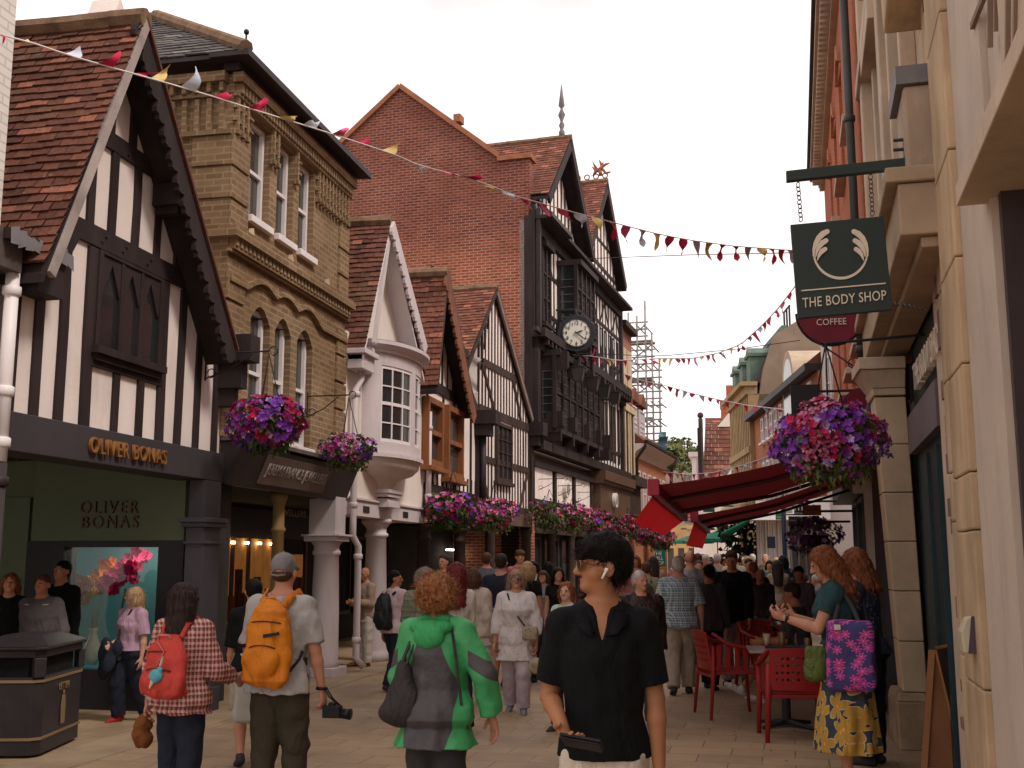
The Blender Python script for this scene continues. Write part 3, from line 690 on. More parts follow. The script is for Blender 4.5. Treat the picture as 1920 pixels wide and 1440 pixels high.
# roof: the tiled slope carries on left over the wall
P=F1.P
gable_roof(F1,b_ap,(15.45,4.72),(b_eR[0]+.05,4.85),.3,-3.6,A3,tileA,gauge=.1,tw=.165,sag=.03,soff=whitepaint)
bargeboard(F1,(b_ap[0],b_ap[1]-.03),(b_eR[0],b_eR[1]),.17,.3,.35,'bargeboard',lilac,A3,scallop=1,n=11,depth=.11)
bargeboard(F1,(b_ap[0],b_ap[1]-.04),(15.9,4.9),.09,.24,.29,'bargeboard',lilac,A3)
BC,BW,BD=17.3,1.12,.52
def bow(u,d=0,o=0):q=pi*u;return(BC-(BW+d)*cos(q),(BD+d)*sin(q)+o)
def bow_band(mb,z0,z1,d,u0=0,u1=1,n=24,inner=.06,d1=None):
 d1=d if d1 is None else d1
 vs=[]
 for i in range(n+1):
  a=u0+(u1-u0)*i/n
  for(s_,o_),z in((bow(a,d),z0),(bow(a,d1),z1),(bow(a,d1-inner),z1),(bow(a,d-inner),z0)):vs+=[P(s_,z,o_)]
 N4=lambda i,k:4*i+k%4
 for k in range(4):
  w2=[x for i in range(n+1)for x in(vs[N4(i,k)],vs[N4(i,k+1)])]
  mb.add(w2,[(2*i,2*i+1,2*i+3,2*i+2)for i in range(n)])
 sm=mb.csm;mb.csm=False;mb.add(vs[:4],[(0,1,2,3)]);mb.add(vs[-4:],[(3,2,1,0)]);mb.csm=sm
bo_=MB();bo_.csm=True
bow_band(bo_,4.62,4.82,.0);bow_band(bo_,4.82,4.86,.04,inner=.12);bow_band(bo_,4.86,4.93,.04,d1=.13,inner=.2);bow_band(bo_,4.93,4.99,.15,inner=.3)
bow_band(bo_,3.24,3.42,.0);bow_band(bo_,3.18,3.24,.06,inner=.1)
for(u0,u1)in((0,.17),(.455,.51),(.775,.80),(.96,1)):bow_band(bo_,3.42,4.62,.0,u0,u1,6)
bw=bo_.build('bow_window',lilac,A3)
tp=MB();tp.csm=True
def fan(mb,z,d,zc):
 ps=[P(bow(i/24,d)[0],z,bow(i/24,d)[1])for i in range(25)];c=P(BC,zc,0)
 mb.add(ps+[c],[(i,i+1,25)for i in range(24)])
fan(tp,4.995,.15,5.06);tp.build('lead_cap',lead,bw)
cb=MB();cb.csm=True
prof=[(1.0,3.18),(.97,3.08),(.8,2.98),(.55,2.92),(.36,2.86),(.27,2.78),(.25,2.72)]
for(k0,z0),(k1,z1)in zip(prof,prof[1:]):
 pass
f_=lambda k,u,z:P(BC-BW*k*cos(pi*u),z,BD*k*sin(pi*u))
cb.add([f_(k,i/24,z)for k,z in prof for i in range(25)],[(j*25+i,j*25+i+1,j*25+26+i,j*25+25+i)for j in range(len(prof)-1)for i in range(24)])
cb.build('corbel',creamwall,bw)
cb=MB()
for dz,k_ in((0,.34),(-.06,.3),(-.14,.24)):F1.box(cb,BC-BW*k_,BC+BW*k_,2.66+dz,2.72+dz-.004,0,BD*k_+.05)
F1.box(cb,BC-.3,BC+.3,2.44,2.52,0,.2);cb.build('corbel_foot',lilac,bw)
for(u0,u1,nc)in((.17,.455,3),(.51,.775,3),(.80,.96,2)):
 f_=MB();n=9
 for z,hh in((3.42,.05),(4.57,.05),(4.0,.05),(3.71,.02),(4.29,.02)):bow_band(f_,z,z+hh,-.015,u0,u1,n,.035 if hh>.03 else .025)
 for i in range(nc+1):
  a=u0+(u1-u0)*i/nc;w2=.01 if 0<i<nc else .02;bow_band(f_,3.42,4.62,-.012,max(u0,a-w2/2),min(u1,a+w2/2),1,.03)
 fo=f_.build('sash',whitepaint,bw);g=MB();g.csm=True;bow_band(g,3.43,4.61,-.035,u0,u1,n,.01);g.build('pane',glassd,fo)
 # hopper, pipes
hop=MB();F1.box(hop,15.45,16.0,4.42,4.68,.02,.26);F1.box(hop,15.4,16.05,4.64,4.72,.0,.32);F1.box(hop,16.0,16.2,4.5,4.85,.02,.2);hop.build('rain_hopper',lilac,A3,bevel=.01)
downpipe([P(15.75,4.45,.14),P(15.75,4.3,.14),P(15.58,4.12,.12),P(15.58,2.2,.12),P(15.58,1.95,.12),P(15.72,1.8,.16),P(15.72,.2,.16),P(15.78,.06,.26)],.05,lilac,'lilac drainpipe with a kink running down beside the lilac half column',(4.05,3.2,2.4,1.65,.45),name='lilac_downpipe')
downpipe([P(19.55,4.3,.12),P(19.55,2.35,.12)],.05,lilac,'short lilac drainpipe on the right edge of the bow window house',(4.0,2.75),name='lilac_downpipe')
br=MB();F1.box(br,15.36,19.6,2.26,2.5,-.3,.03);F1.box(br,15.36,19.62,2.5,2.53,-.3,.06);br.build('arcade_beam',lilac,A3)
for px in(683,757):
 a=hs(px,951);v=MB();F1.box(v,a-.14,a+.14,2.32,2.42,.02,.04);v.build('vent_grille',iron,A3)
colm=None
def tuscan(r,ht):return[(r*1.3,0),(r*1.3,.1),(r*1.12,.14),(r*1.02,.2),(r,.8),(r*.85,ht-.3),(r*1.02,ht-.28),(r*1.02,ht-.24),(r*.86,ht-.22),(r*.88,ht-.14),(r*1.2,ht-.07),(r*1.28,ht-.069),(r*1.28,ht)]
def column(s,r,mat,label,o=-.15,ht=2.26):
 c=F1.P(s,0,o);t=thing('stone_column',label,'column',tuple(c),'arcade columns on the left')
 mb=MB();mb.csm=True;mb.lathe(tuscan(r,ht),c,24);mb.build('shaft',mat,t);return t
column(17.45,.19,lilac,'fat white lilac column under the bow window')
for s_,lab in((20.2,'first dark column right of the white column, under the brown sash windows'),(22.9,'dark column under the gutter between the two timber gables')):column(s_,.14,timber2,lab)
## A4: small timber house, brown sashes
A4=thing('brown_window_house','small timber framed gabled house with two varnished brown sash windows','building',(-5.76,21.6,0))
C0,C1=19.66,23.8
c_ap=h(841,508,.35);c_eR=h(893,770,.35);c_eL=(19.3,4.75)
mb=MB();F1.poly(mb,[(C0,2.85),(C1,2.85),(C1,4.9),(c_ap[0]+.2,c_ap[1]-.1),(C0,4.8)],-.3,0);mb.build('wall',plaster,A4)
gable_roof(F1,c_ap,c_eL,c_eR,.35,-3.5,A4,tileB,gauge=.105,tw=.17)
bargeboard(F1,c_ap,c_eL,.1,.3,.34,'bargeboard',timber2,A4)
bargeboard(F1,(c_ap[0],c_ap[1]-.03),(c_eR[0],c_eR[1]-.1),.26,.31,.36,'bargeboard',M('brown_bargeboard',(.20,.075,.04),.7,.35,3,.4),A4,scallop=1,n=13,depth=.12)
fr=MB()
F1.bar(fr,(C0,4.9),(C1,4.86),.2,-.02,.03);F1.bar(fr,(C0,2.92),(C1,2.92),.18,-.02,.028);F1.bar(fr,(C0+.95,6.0),(C1-.9,5.98),.16,-.02,.03)
for a in(19.76,20.9,21.75,23.15,23.68):F1.bar(fr,(a,2.98),(a,4.8),.09,-.02,.02,jit=.01)
for i in range(9):a=19.95+i*.42;zt_=min(5.95,4.95+max(.1,(1-abs(a-c_ap[0])/2.1)*2.2));F1.bar(fr,(a,4.98),(a,zt_),.06,-.02,.018)
F1.bar(fr,(20.3,5.0),(20.75,5.9),.1,-.02,.024);F1.bar(fr,(22.9,5.0),(22.3,5.9),.1,-.02,.024);F1.bar(fr,(19.8,4.0),(20.2,2.98),.09,-.02,.024);F1.bar(fr,(20.75,3.75),(22.0,3.72),.1,-.02,.026)
for i in range(12):a=19.85+i*.34;F1.bar(fr,(a,2.98),(a,3.3),.05,-.02,.017)
F1.bar(fr,(c_ap[0]+.1,6.0),(c_ap[0]+.1,7.2),.1,-.02,.02)
F1.bar(fr,(C0,4.9),(c_ap[0],c_ap[1]-.15),.12,-.02,.022);F1.bar(fr,(C1,4.9),(c_ap[0],c_ap[1]-.15),.12,-.02,.022)
fr.build('timber_frame',timber,A4)
for(x0,x1,y0,y1)in((800,829,735,880),(838,867,752,903)):
 a0,a1=hs(x0,(y0+y1)/2,.1),hs(x1,(y0+y1)/2,.1);zz0,zz1=h(x0,y1-8,.1)[1],h(x0,y0+6,.1)[1]
 window(F1,a0,a1,zz0,zz1,.02,A4,oak,glassl,1,1,.11,dep=.12,sill=.22)
k=MB();F1.box(k,23.45,23.95,4.55,4.85,.02,.5);F1.box(k,23.5,23.9,4.3,4.55,.02,.35);F1.box(k,23.6,23.85,2.9,4.3,.0,.08);k.build('kneeler',timber,A4)
downpipe([P(23.72,4.3,.16),P(23.72,2.6,.16)],.07,gutterm,'black drainpipe between the brown window gable and the close-studded gable',(),name='black_downpipe')
mb=MB();F1.box(mb,19.62,23.84,2.5,2.85,-.3,.04);mb.build('bressummer',M('mid_brown_board',(.13,.085,.06),.7,.3),A4)
## A5: close studded gable
A5=thing('close_studded_house','white gabled house with many thin black studs and one leaded casement','building',tuple(F2.P(2,0)))
g2=F2.hit
D0,D1=.0,4.2
d_ap=g2(930,537,.25);d_eR=g2(988,785,.2);d_eL=(-1.9,5.15)
d_ap=(max(d_ap[0],.9),d_ap[1]);
apx=g2(931,537,.1)
mb=MB();F2.poly(mb,[(D0,2.75),(D1-.15,2.75),(D1-.15,5.3),(apx[0]+.1,apx[1]-.12),(D0,5.3)],-.3,0);mb.build('wall',plaster,A5)
gable_roof(F2,apx,(-1.55,5.3),(D1-.1,5.2),.12,-3.6,A5,tileB,gauge=.115,tw=.18)
bargeboard(F2,apx,(-1.45,5.3),.1,.08,.13,'bargeboard',timber2,A5);bargeboard(F2,apx,(D1-.1,5.22),.16,.08,.13,'bargeboard',M('grey_oak',(.20,.14,.12),.8,.3,3),A5)
fr=MB()
def zr(a):return apx[1]-.2-max((a-apx[0])/(D1-.1-apx[0])*(apx[1]-5.2),(apx[0]-a)/(apx[0]+1.55)*(apx[1]-5.3))
for z,a0,a1,w_ in((6.05,.3,3.2,.17),(4.95,0,4.0,.2),(3.85,0,4.0,.14),(2.8,0,4.05,.16)):F2.bar(fr,(a0,z),(a1,z),w_,-.02,.03)
na=17
for i in range(na+1):
 a=.03+(D1-.25)*i/na
 if zr(a)>6.2:F2.bar(fr,(a,6.1),(a,zr(a)),.05,-.02,.018)
 F2.bar(fr,(a,5.05),(a,min(5.98,zr(a))),.05,-.02,.018)
 inwin=1.15<a<2.45
 if not inwin:F2.bar(fr,(a,3.92),(a,4.86),.052,-.02,.018)
 F2.bar(fr,(a,2.88),(a,3.78 if not inwin else 3.4),.052,-.02,.018)
for p,q in(((.25,6.0),(1.2,5.0)),((3.3,5.05),(2.6,6.0)),((.05,3.8),(.8,2.88)),((3.9,3.8),(3.2,2.88))):F2.bar(fr,p,q,.1,-.02,.026,jit=.03)
fr.build('timber_frame',timber2,A5)
window(F2,1.2,2.4,3.42,4.78,.02,A5,timber2,glassd,3,4,.07,.02,.06,False,sill=.12)
k=MB();F2.box(k,3.95,4.35,4.75,5.1,.0,.42);F2.box(k,4.0,4.3,4.5,4.75,.0,.28);F2.box(k,4.02,4.2,2.8,4.5,.0,.09);k.build('kneeler',timber,A5)
mb=MB();F2.box(mb,-.0,4.2,2.42,2.72,-.3,.05);mb.build('bressummer',M('mid_brown_board2',(.11,.07,.05),.7,.3),A5)
## ground
gm,gnt,gb=_new('street_paving')
def _paving():
 nt=gnt;b=gb;p=pos(nt)
 bt=N(nt,'ShaderNodeTexBrick',Scale=1.0);bt.offset=.5
 for k,v in(('Mortar Size',.006),('Brick Width',.52),('Row Height',.36),('Mortar Smooth',.3)):bt.inputs[k].default_value=v
 bt.inputs['Color1'].default_value=(.43,.29,.17,1);bt.inputs['Color2'].default_value=(.33,.22,.13,1);bt.inputs['Mortar'].default_value=(.13,.09,.065,1)
 m=nt.nodes.new('ShaderNodeMapping');m.inputs['Rotation'].default_value=(0,0,R(2));nt.links.new(p,m.inputs[0]);nt.links.new(m.outputs[0],bt.inputs['Vector'])
 c=bt.outputs['Color']
 c=mixc(nt,ramp(nt,noise_n(nt,p,.55,6,.65),.42,.62,(0,0,0),(.75,)*3),c,(.20,.135,.09))
 c=mixc(nt,ramp(nt,noise_n(nt,p,2.6,5,.6),.5,.75,(0,0,0),(.4,)*3),c,(.46,.32,.21))
 c=mixc(nt,ramp(nt,noise_n(nt,p,22,3,.6),.68,.72,(0,0,0),(.6,)*3),c,(.10,.075,.06))
 v=N(nt,'ShaderNodeTexVoronoi',Scale=7.0);nt.links.new(p,v.inputs['Vector'])
 c=mixc(nt,ramp(nt,v.outputs['Distance'],.05,.075,(.7,)*3,(0,0,0)),c,(.12,.10,.09))
 nt.links.new(c,b.inputs['Base Color'])
 r=N(nt,'ShaderNodeMapRange');nt.links.new(noise_n(nt,p,1.2,4),r.inputs[0]);r.inputs[3].default_value=.45;r.inputs[4].default_value=.85;nt.links.new(r.outputs[0],b.inputs['Roughness'])
 bump(nt,b,bt.outputs['Fac'],-.35,.006)
_paving()
mb=MB();mb.quad((-400,-30,0),(400,-30,0),(400,900,0),(-400,900,0));tag(mb.build('paved_street',gm),kind='structure')
mb=MB();mb.box((-5.74,5,0),(-5.2,26,.006));tag(mb.build('arcade_kerb',M('kerb_stone',(.36,.26,.17),.8,.25,2,.3)),kind='structure')
mb=MB()
for i in range(260):
 c_=random.choice(((-5.0,12.6),(-5.2,15.4),(-4.9,20),(1.0,9.2),(.6,10.5),(-2.5,11)));x,y=c_[0]+random.gauss(0,.7),c_[1]+random.gauss(0,1.2);r_=ru(.006,.02);q=ru(0,6.3);mb.add([(x+r_*cos(q+k*1.6)*ru(.6,1),y+r_*sin(q+k*1.6),.006+.002*(k%2))for k in range(4)],[(0,1,2,3)])
tag(mb.build('fallen_petals',M('dry_petal',(.16,.07,.05),.9,.5,8,isl=.7)),'small dry petals and crumbs scattered on the paving','litter',kind='stuff')
## A6: tall half-timbered clock building with the big brick flank
A6=thing('clock_building','tall black half timbered building with large red brick flank wall and hanging clock','building',tuple(F2.P(10,0)))
q0=g2(961,450)[0];L0,L1=4.25,16.0
q0=L0+.02
BF=Fac(*(F2.P(L0,0).xy),(-F2.n.x,-F2.n.y),(-F2.d.x,-F2.d.y))
BF.d=-F2.n;BF.n=-F2.d
bq=lambda px,py:BF.hit(px,py)
a_,k0_,k1_,sh=bq(751,166),bq(937,297),bq(966,300),bq(640,272)
sL=(a_[0]+(a_[0]-k0_[0])*1.1,a_[1]-(a_[1]-k0_[1])*1.1)
mb=MB();BF.poly(mb,[(.02,0),(.02,k1_[1]),(k0_[0],k0_[1]),a_,sL,(sL[0],0)],-.4,0);mb.build('flank_wall',rbrick,A6)
cpm=M('terracotta_coping',(.30,.12,.065),.8,.3,4,.4)
mb=MB()
def rake(p,q,w=.13):
 BF.bar(mb,(p[0],p[1]+.06),(q[0],q[1]+.06),w,-.45,.09)
rake(k0_,a_);rake(a_,sL);BF.box(mb,-.05,k0_[0]+.05,k1_[1],k1_[1]+.14,-.45,.1);BF.box(mb,2.0,2.2,k0_[1]+1.2,k0_[1]+1.42,-.3,.03)
mb.build('coping',cpm,A6)
mb=MB()
z6=10.6
F2.box(mb,L0,L1,4.4,z6,-.3,0);mb.build('wall',plaster,A6)
mb=MB();F2.box(mb,L0+.41,L1,0,z6,-9,-.31);mb.build('core_wall',darkin,A6)
# jettied storeys: everything in this mesh stands out from the plaster
fr=MB()
F2.box(fr,L0-.04,L0-.005,4.4,10.7,-.16,.06);F2.box(fr,L0-.05,L1,7.38,7.62,0,.42);F2.box(fr,L0,L1,7.1,7.38,0,.2)
F2.box(fr,L0,L1,4.42,4.66,0,.35);F2.box(fr,L0,L1,4.0,4.15,0,.12)
F2.box(fr,L0-.02,L0+.2,7.6,11.0,0,.12);F2.box(fr,L0,L0+.25,4.6,7.4,0,.2);F2.box(fr,L1-.22,L1+.02,4.66,10.6,0,.12)
F2.box(fr,L0,L1,10.35,10.6,0,.12)
for a in[L0+.55+i*.46 for i in range(25)]:
 F2.bar(fr,(a,4.66),(a,7.1),.12,0,.012);F2.bar(fr,(a,7.62),(a,10.35),.11,0,.012)
for z in(5.3,8.35,9.5):F2.bar(fr,(L0,z),(L1,z),.11,0,.022)
for a in[L0+.8+i*1.9 for i in range(6)]:F2.bar(fr,(a,7.65),(a+.7,8.3),.09,0,.018);F2.bar(fr,(a+1.4,7.65),(a+.7,8.3),.09,0,.018);F2.bar(fr,(a,9.55),(a+.7,10.3),.09,0,.018);F2.bar(fr,(a+1.4,9.55),(a+.7,10.3),.09,0,.018)
for i in range(30):a=L0+.3+i*.39;F2.box(fr,a,a+.16,7.22,7.38,.2,.4)
fr.build('timber_frame',timber,A6)
def bay(s0,s1,z0,z1,d,cols,rows,name='bay_window',glass=glassd):
 t=MB();F2.box(t,s0,s1,z0-.12,z0,0,d+.08);F2.box(t,s0-.04,s1+.04,z1,z1+.16,0,d+.12)
 F2.poly(t,[(s0+.1,z0-.12),(s1-.1,z0-.12),(s1-.4,z0-.4),(s0+.4,z0-.4)],0,d*.55)
 for i in range(cols+1):a=s0+(s1-s0)*i/cols;F2.box(t,a-.05,a+.05,z0,z1,d-.1,d)
 for j in range(1,rows):z=z0+(z1-z0)*j/rows;F2.box(t,s0,s1,z-.035,z+.035,d-.08,d-.01)
 for a in(s0,s1-.08):F2.box(t,a,a+.08,z0,z1,0,.1)
 F2.box(t,s0,s0+.03,z0,z1,.08,d-.06)if False else None
 o=t.build(name,timber,A6)
 g=MB();F2.box(g,s0+.02,s1-.02,z0,z1,.0,d-.06);g.build('pane',glass,o)
 lc=MB()
 n=int((s1-s0)/.16)
 for i in range(1,n):a=s0+(s1-s0)*i/n;F2.box(lc,a-.006,a+.006,z0,z1,d-.06,d-.05)
 for j in range(1,int((z1-z0)/.22)):z=z0+.22*j;F2.box(lc,s0,s1,z-.006,z+.006,d-.06,d-.049)
 for j in range(1,int((z1-z0)/.22)):z=z0+.22*j;F2.box(lc,s0+.001,s0+.019,z-.01,z+.01,0.1,d-.06)
 lc.build('glazing_bars',M('lead_came',(.12,.09,.09),.6),o)
 return o
bay(5.15,6.0,8.0,10.1,.1,2,3,'casement');bay(7.0,9.2,8.05,10.0,.62,4,3)
bay(5.0,10.3,5.05,7.0,.5,7,2)
for z0_,z1_ in((4.95,6.9),(7.9,9.35)):
 for i in range(7):a=11.3+i*.66;window(F2,a,a+.34,z0_,z1_,.0,A6,timber,glassd,1,2,.03,.02,.03)
 # carved brackets and lamps on the middle storey
mb=MB();mb.csm=False
for a in(5.0,6.4,8.1,9.6,11.0):
 F2.poly(mb,[(a,7.1),(a+.22,7.1),(a+.2,6.7),(a+.02,6.6)],0,.8);F2.box(mb,a,a+.2,5.1,5.5,.2,.66);F2.poly(mb,[(a,5.1),(a+.2,5.1),(a+.16,4.7),(a+.04,4.7)],.1,.6)
for a in(6.7,7.6,8.5,9.3):F2.box(mb,a,a+.2,7.62,8.0,.3,.62);F2.poly(mb,[(a,7.62),(a+.2,7.62),(a+.15,7.3),(a+.05,7.3)],.1,.5)
mb.build('carved_bracket',timber,A6)
hl0=None
for a in(5.6,7.4,8.9,10.4):
 c=F2.P(a,6.55,.95)
 if hl0 is None:
  hl0=thing('wall_lantern','square dark lantern on the middle storey of the clock building','lantern',(0,0,0),'lanterns on the clock building')
  mb=MB();mb.hexa([(-.1,-.1,-.18),(.1,-.1,-.18),(.1,.1,-.18),(-.1,.1,-.18)],[(-.17,-.17,.18),(.17,-.17,.18),(.17,.17,.18),(-.17,.17,.18)]);mb.build('glass_case',glassl,hl0)
  mb=MB()
  for sx_ in(-1,1):
   for sy_ in(-1,1):mb.tube([(sx_*.1,sy_*.1,-.19),(sx_*.175,sy_*.175,.19)],.014,5)
  mb.box((-.19,-.19,.185),(.19,.19,.21));mb.tube([(0,0,.2),(0,0,.32)],.02,6);mb.build('cage',iron,hl0);hl0.location=c;hl0.rotation_euler=(0,0,-TH)
 else:copy_tree(hl0,c,-TH)
 # lower storey panels
PL=[(4.35,6.4),(6.65,8.6),(8.85,10.9)]
mb=MB()
for a,b in PL:F2.box(mb,a+.1,b-.1,3.18,4.0,-.02,.02)
mb.build('white_panel',plaster,A6)
mb=MB();F2.box(mb,L0,11.0,2.3,4.3,-.3,-.021);F2.box(mb,L0,11.0,2.95,3.16,-.02,.1)
for a in(4.3,6.52,8.72,10.95):F2.box(mb,a-.09,a+.09,3.16,4.0,-.02,.07)
mb.build('shop_beam',timber2,A6)
mb=MB();F2.box(mb,11.1,15.9,3.0,4.1,-.3,.3);F2.box(mb,11.0,16.0,4.1,4.4,-.3,.5);F2.box(mb,11.0,16.0,4.0,4.1,0,.42);mb.build('shop_fascia',M('brown_fascia',(.10,.055,.035),.5,.15),A6)
whm=M('sign_white',(.7,.64,.6),.5,.1)
for a,b,r_ in((7.6,3.6,.26),(13.0,3.55,.24)):
 c=F2.P(a,b,.02 if a<9 else .31);t=thing('round_wall_emblem','round pale emblem on '+('a white panel of the clock building' if a<9 else 'the brown shop fascia right of the white panels'),'sign',tuple(c))
 mb=MB();X_=F2.d;Z_=Vector((0,0,1));ring=[c+X_*r_*cos(q)+Z_*r_*sin(q)for q in[2*pi*i/20 for i in range(20)]];mb.prism(ring,F2.n*.12);mb.build('disc',whm,t)
 mb=MB();mb.prism([c+F2.n*.12+(p-c)*.6 for p in ring],F2.n*.02);mb.build('disc_centre',M('emblem_grey',(.3,.27,.26),.5),t)
 # gables and roofs
r1=[g2(1072,256,.8),g2(1048,388,.8),g2(1116,482,.8)]
s1_ap=(g2(1072,256,.9)[0],g2(1072,256,.9)[1]);
G1=(6.0,13.25,3.7,10.75,8.9,10.45)
ga,gr=g2(1072,256,.5),g2(1116,482,.5)
mb=MB();F2.poly(mb,[(4.3,10.6),(gr[0],10.6),(ga[0],ga[1]-.25)],-.3,0);mb.build('gable_wall',plaster,A6)
fr=MB()
for a in[4.6+i*.42 for i in range(12)]:
 zz=ga[1]-.3-abs(a-ga[0])*((ga[1]-11)/(gr[0]-ga[0]));F2.bar(fr,(a,10.6),(a,max(10.7,zz)),.11,0,.014)
F2.bar(fr,(4.9,11.3),(7.9,11.3),.14,0,.06);fr.build('gable_frame',timber,A6)
gable_roof(F2,ga,(4.32,11.3),gr,.5,-7.5,A6,tileB,gauge=.15,tw=.22,soff=timber,sag=.01)
for e in((4.34,11.25),gr):bargeboard(F2,(ga[0],ga[1]-.06),e,.26,.42,.5,'bargeboard',timber,A6)
G2a,g2r=g2(1140,338,.35),g2(1176,538,.35);g2l=(2*G2a[0]-g2r[0]+.4,g2r[1])
mb=MB();F2.poly(mb,[(g2l[0]+.3,10.6),(g2r[0]-.2,10.6),(g2r[0]-.2,g2r[1]-.1),(G2a[0],G2a[1]-.25),(g2l[0]+.3,g2r[1]-.1)],-.3,0);mb.build('gable_wall',plaster,A6)
gable_roof(F2,G2a,g2l,g2r,.35,-7.5,A6,tileB,gauge=.15,tw=.22,soff=timber,sag=.01)
for e in(g2l,g2r):bargeboard(F2,(G2a[0],G2a[1]-.06),e,.26,.28,.35,'bargeboard',timber,A6)
fr=MB()
for a in[g2l[0]+.5+i*.5 for i in range(11)]:
 zz=G2a[1]-.3-abs(a-G2a[0])*((G2a[1]-g2r[1])/(g2r[0]-G2a[0]));F2.bar(fr,(a,10.6),(a,max(10.8,zz)),.12,0,.014)
F2.bar(fr,(g2l[0]+.4,11.5),(g2r[0]-.3,11.5),.13,0,.02);F2.bar(fr,(g2l[0]+1,12.4),(g2r[0]-.9,12.4),.12,0,.02)
fr.build('gable_frame',timber,A6)
mb=MB();F2.box(mb,L0+.02,L1,10.602,10.7,-.3,.5);mb.build('main_roof',timber,A6)
mb=MB();F2.box(mb,L0+.05,L0+.17,7.5,10.9,.14,.26);F2.box(mb,L0-.5,L0+.1,7.45,7.57,.2,.32);F2.box(mb,L0-.05,L0+2.2,10.62,10.74,.5,.62);mb.build('gutter',gutterm,A6)
mb=MB()
for i in range(9):
 c=F2.P(G2a[0],G2a[1]+.18,.25-i*.32);n_=10
 mb.tube([c+F2.n*.09*cos(q)+Vector((0,0,.09*sin(q)))for q in[2*pi*k_/n_ for k_ in range(n_+1)]],.025,5,caps=False)
mb.build('ridge_cresting',cpm,A6)
t=thing('lead_finial','slim pointed lead finial on the ridge of the tall half timbered building','finial',tuple(F2.P(ga[0],ga[1]+.1,.2)))
mb=MB();mb.csm=True;c=Vector(t.location);mb.lathe([(.09,-.1),(.09,.08),(.045,.15),(.09,.28),(.04,.4),(.11,.6),(.05,.75),(.03,.8),(.095,.88),(.012,1.55)],c,10);mb.build('spike',lead,t)
t=thing('dragon_finial','terracotta winged beast finial on the second gable ridge','finial',tuple(F2.P(G2a[0],G2a[1]+.2,.1)))
mb=MB();mb.csm=True;c=Vector(t.location);U=-F2.d*.0+Vector(F2.n)
def dp(x,z):return c+F2.n*x*.62+Vector((0,0,z*.62))
mb.tube([dp(-.45,.0),dp(-.3,.25),dp(-.05,.35),dp(.1,.5),dp(.3,.62),dp(.5,.66)],[.03,.06,.08,.055,.045,.025],7);mb.tube([dp(-.05,.3),dp(.0,.0)],.07,6);mb.tube([dp(.1,.35),dp(.3,.1),dp(.55,.15)],[.06,.05,.03],6)
mb.add([dp(-.1,.35),dp(-.5,.95),dp(-.38,.5),dp(-.55,.62),dp(-.35,.25)],[(0,1,2,3,4)]);mb.add([dp(.0,.4),dp(-.12,.98),dp(.1,.7),dp(.15,.95),dp(.18,.5)],[(0,1,2,3,4)]);mb.build('beast',cpm,t)
# clock on its bracket, facing down the street
cc_=on_y(1080,627,F2.P(6.6,0).y+.0)
ck=thing('hanging_clock','round black and cream public clock hanging out over the street','clock',tuple(cc_))
CX=Vector((1,0,0));CZ=Vector((0,0,1));CN=Vector((0,-1,0));rc=.40
yaw_=R(12);CX=Vector((cos(yaw_),sin(yaw_),0));CN=Vector((sin(yaw_),-cos(yaw_),0))
cp=lambda q,r_,o_=0:cc_+CX*r_*sin(q)+CZ*r_*cos(q)+CN*o_
mb=MB();mb.prism([cp(2*pi*i/12,.55,-.16)for i in range(12)],CN*.34);mb.build('case',iron,ck,bevel=.02)
mb=MB()
for i in range(12):q=2*pi*(i+.5)/12;mb.ball(cp(q,.58,-.02),.04,6,4)
mb.tube([cp(0,.55,-.02),cp(0,.8,-.02)],.025,6);mb.build('case_ornament',iron,ck)
mb=MB();mb.prism([cp(2*pi*i/40,rc,.18)for i in range(40)],CN*.03);mb.build('dial',M('clock_dial',(.66,.62,.55),.4,.05),ck)
ci=M('clock_black',(.015,.014,.015),.5)
mb=MB()
for i in range(60):
 q=2*pi*i/60;r0=rc*.9 if i%5 else rc*.86;w_=.006 if i%5 else .012
 a,b=cp(q,r0,.213),cp(q,rc*.955,.213);s_=(b-a).cross(CN).normalized()*w_;mb.prism([a-s_,a+s_,b+s_,b-s_],CN*.006)
for i in range(40):
 q,q2=2*pi*i/40,2*pi*(i+1)/40;mb.prism([cp(q,rc*.965,.213),cp(q2,rc*.965,.213),cp(q2,rc*1.0,.213),cp(q,rc*1.0,.213)],CN*.006)
mb.build('minute_track',ci,ck)
for i in range(1,13):
 q=2*pi*i/12;text_mesh(str(i),.135,cp(q,rc*.72,.222)-CZ*.048,CX,CZ,.008,'numeral',ci,ck)
for q,l_,w_,nm in((2*pi*(2+20/60)/12,.2,.022,'hour_hand'),(2*pi*21.5/60,.31,.015,'minute_hand')):
 mb=MB();a,b=cp(q,-.07,.24),cp(q,l_,.24);s_=(b-a).cross(CN).normalized()*w_;mb.prism([a-s_*.6,a+s_*.6,a.lerp(b,.75)+s_,b,a.lerp(b,.75)-s_],CN*.012);mb.build(nm,ci,ck)
mb=MB();mb.csm=True;wp=F2.P(6.9,cc_.z+.1,.0);mb.tube([cp(0,.5,-.02),cc_+Vector((0,0,.7)),wp+Vector((0,0,.7))],.035,6);mb.tube([cp(pi*1.5,.5,-.02),wp],.035,6);mb.tube([cp(pi,.5,-.02),cc_+Vector((-.4,.1,-.7)),wp-Vector((0,0,.6))],.03,6)
for i in range(5):q=i/5;mb.tube([cp(pi*1.5,.55+.4*q,-.02)+Vector((0,0,.2+.2*sin(k_*1.3)))-CX*.1*cos(k_*1.3)for k_ in range(6)],.03,5)
mb.build('scroll_bracket',iron,ck)
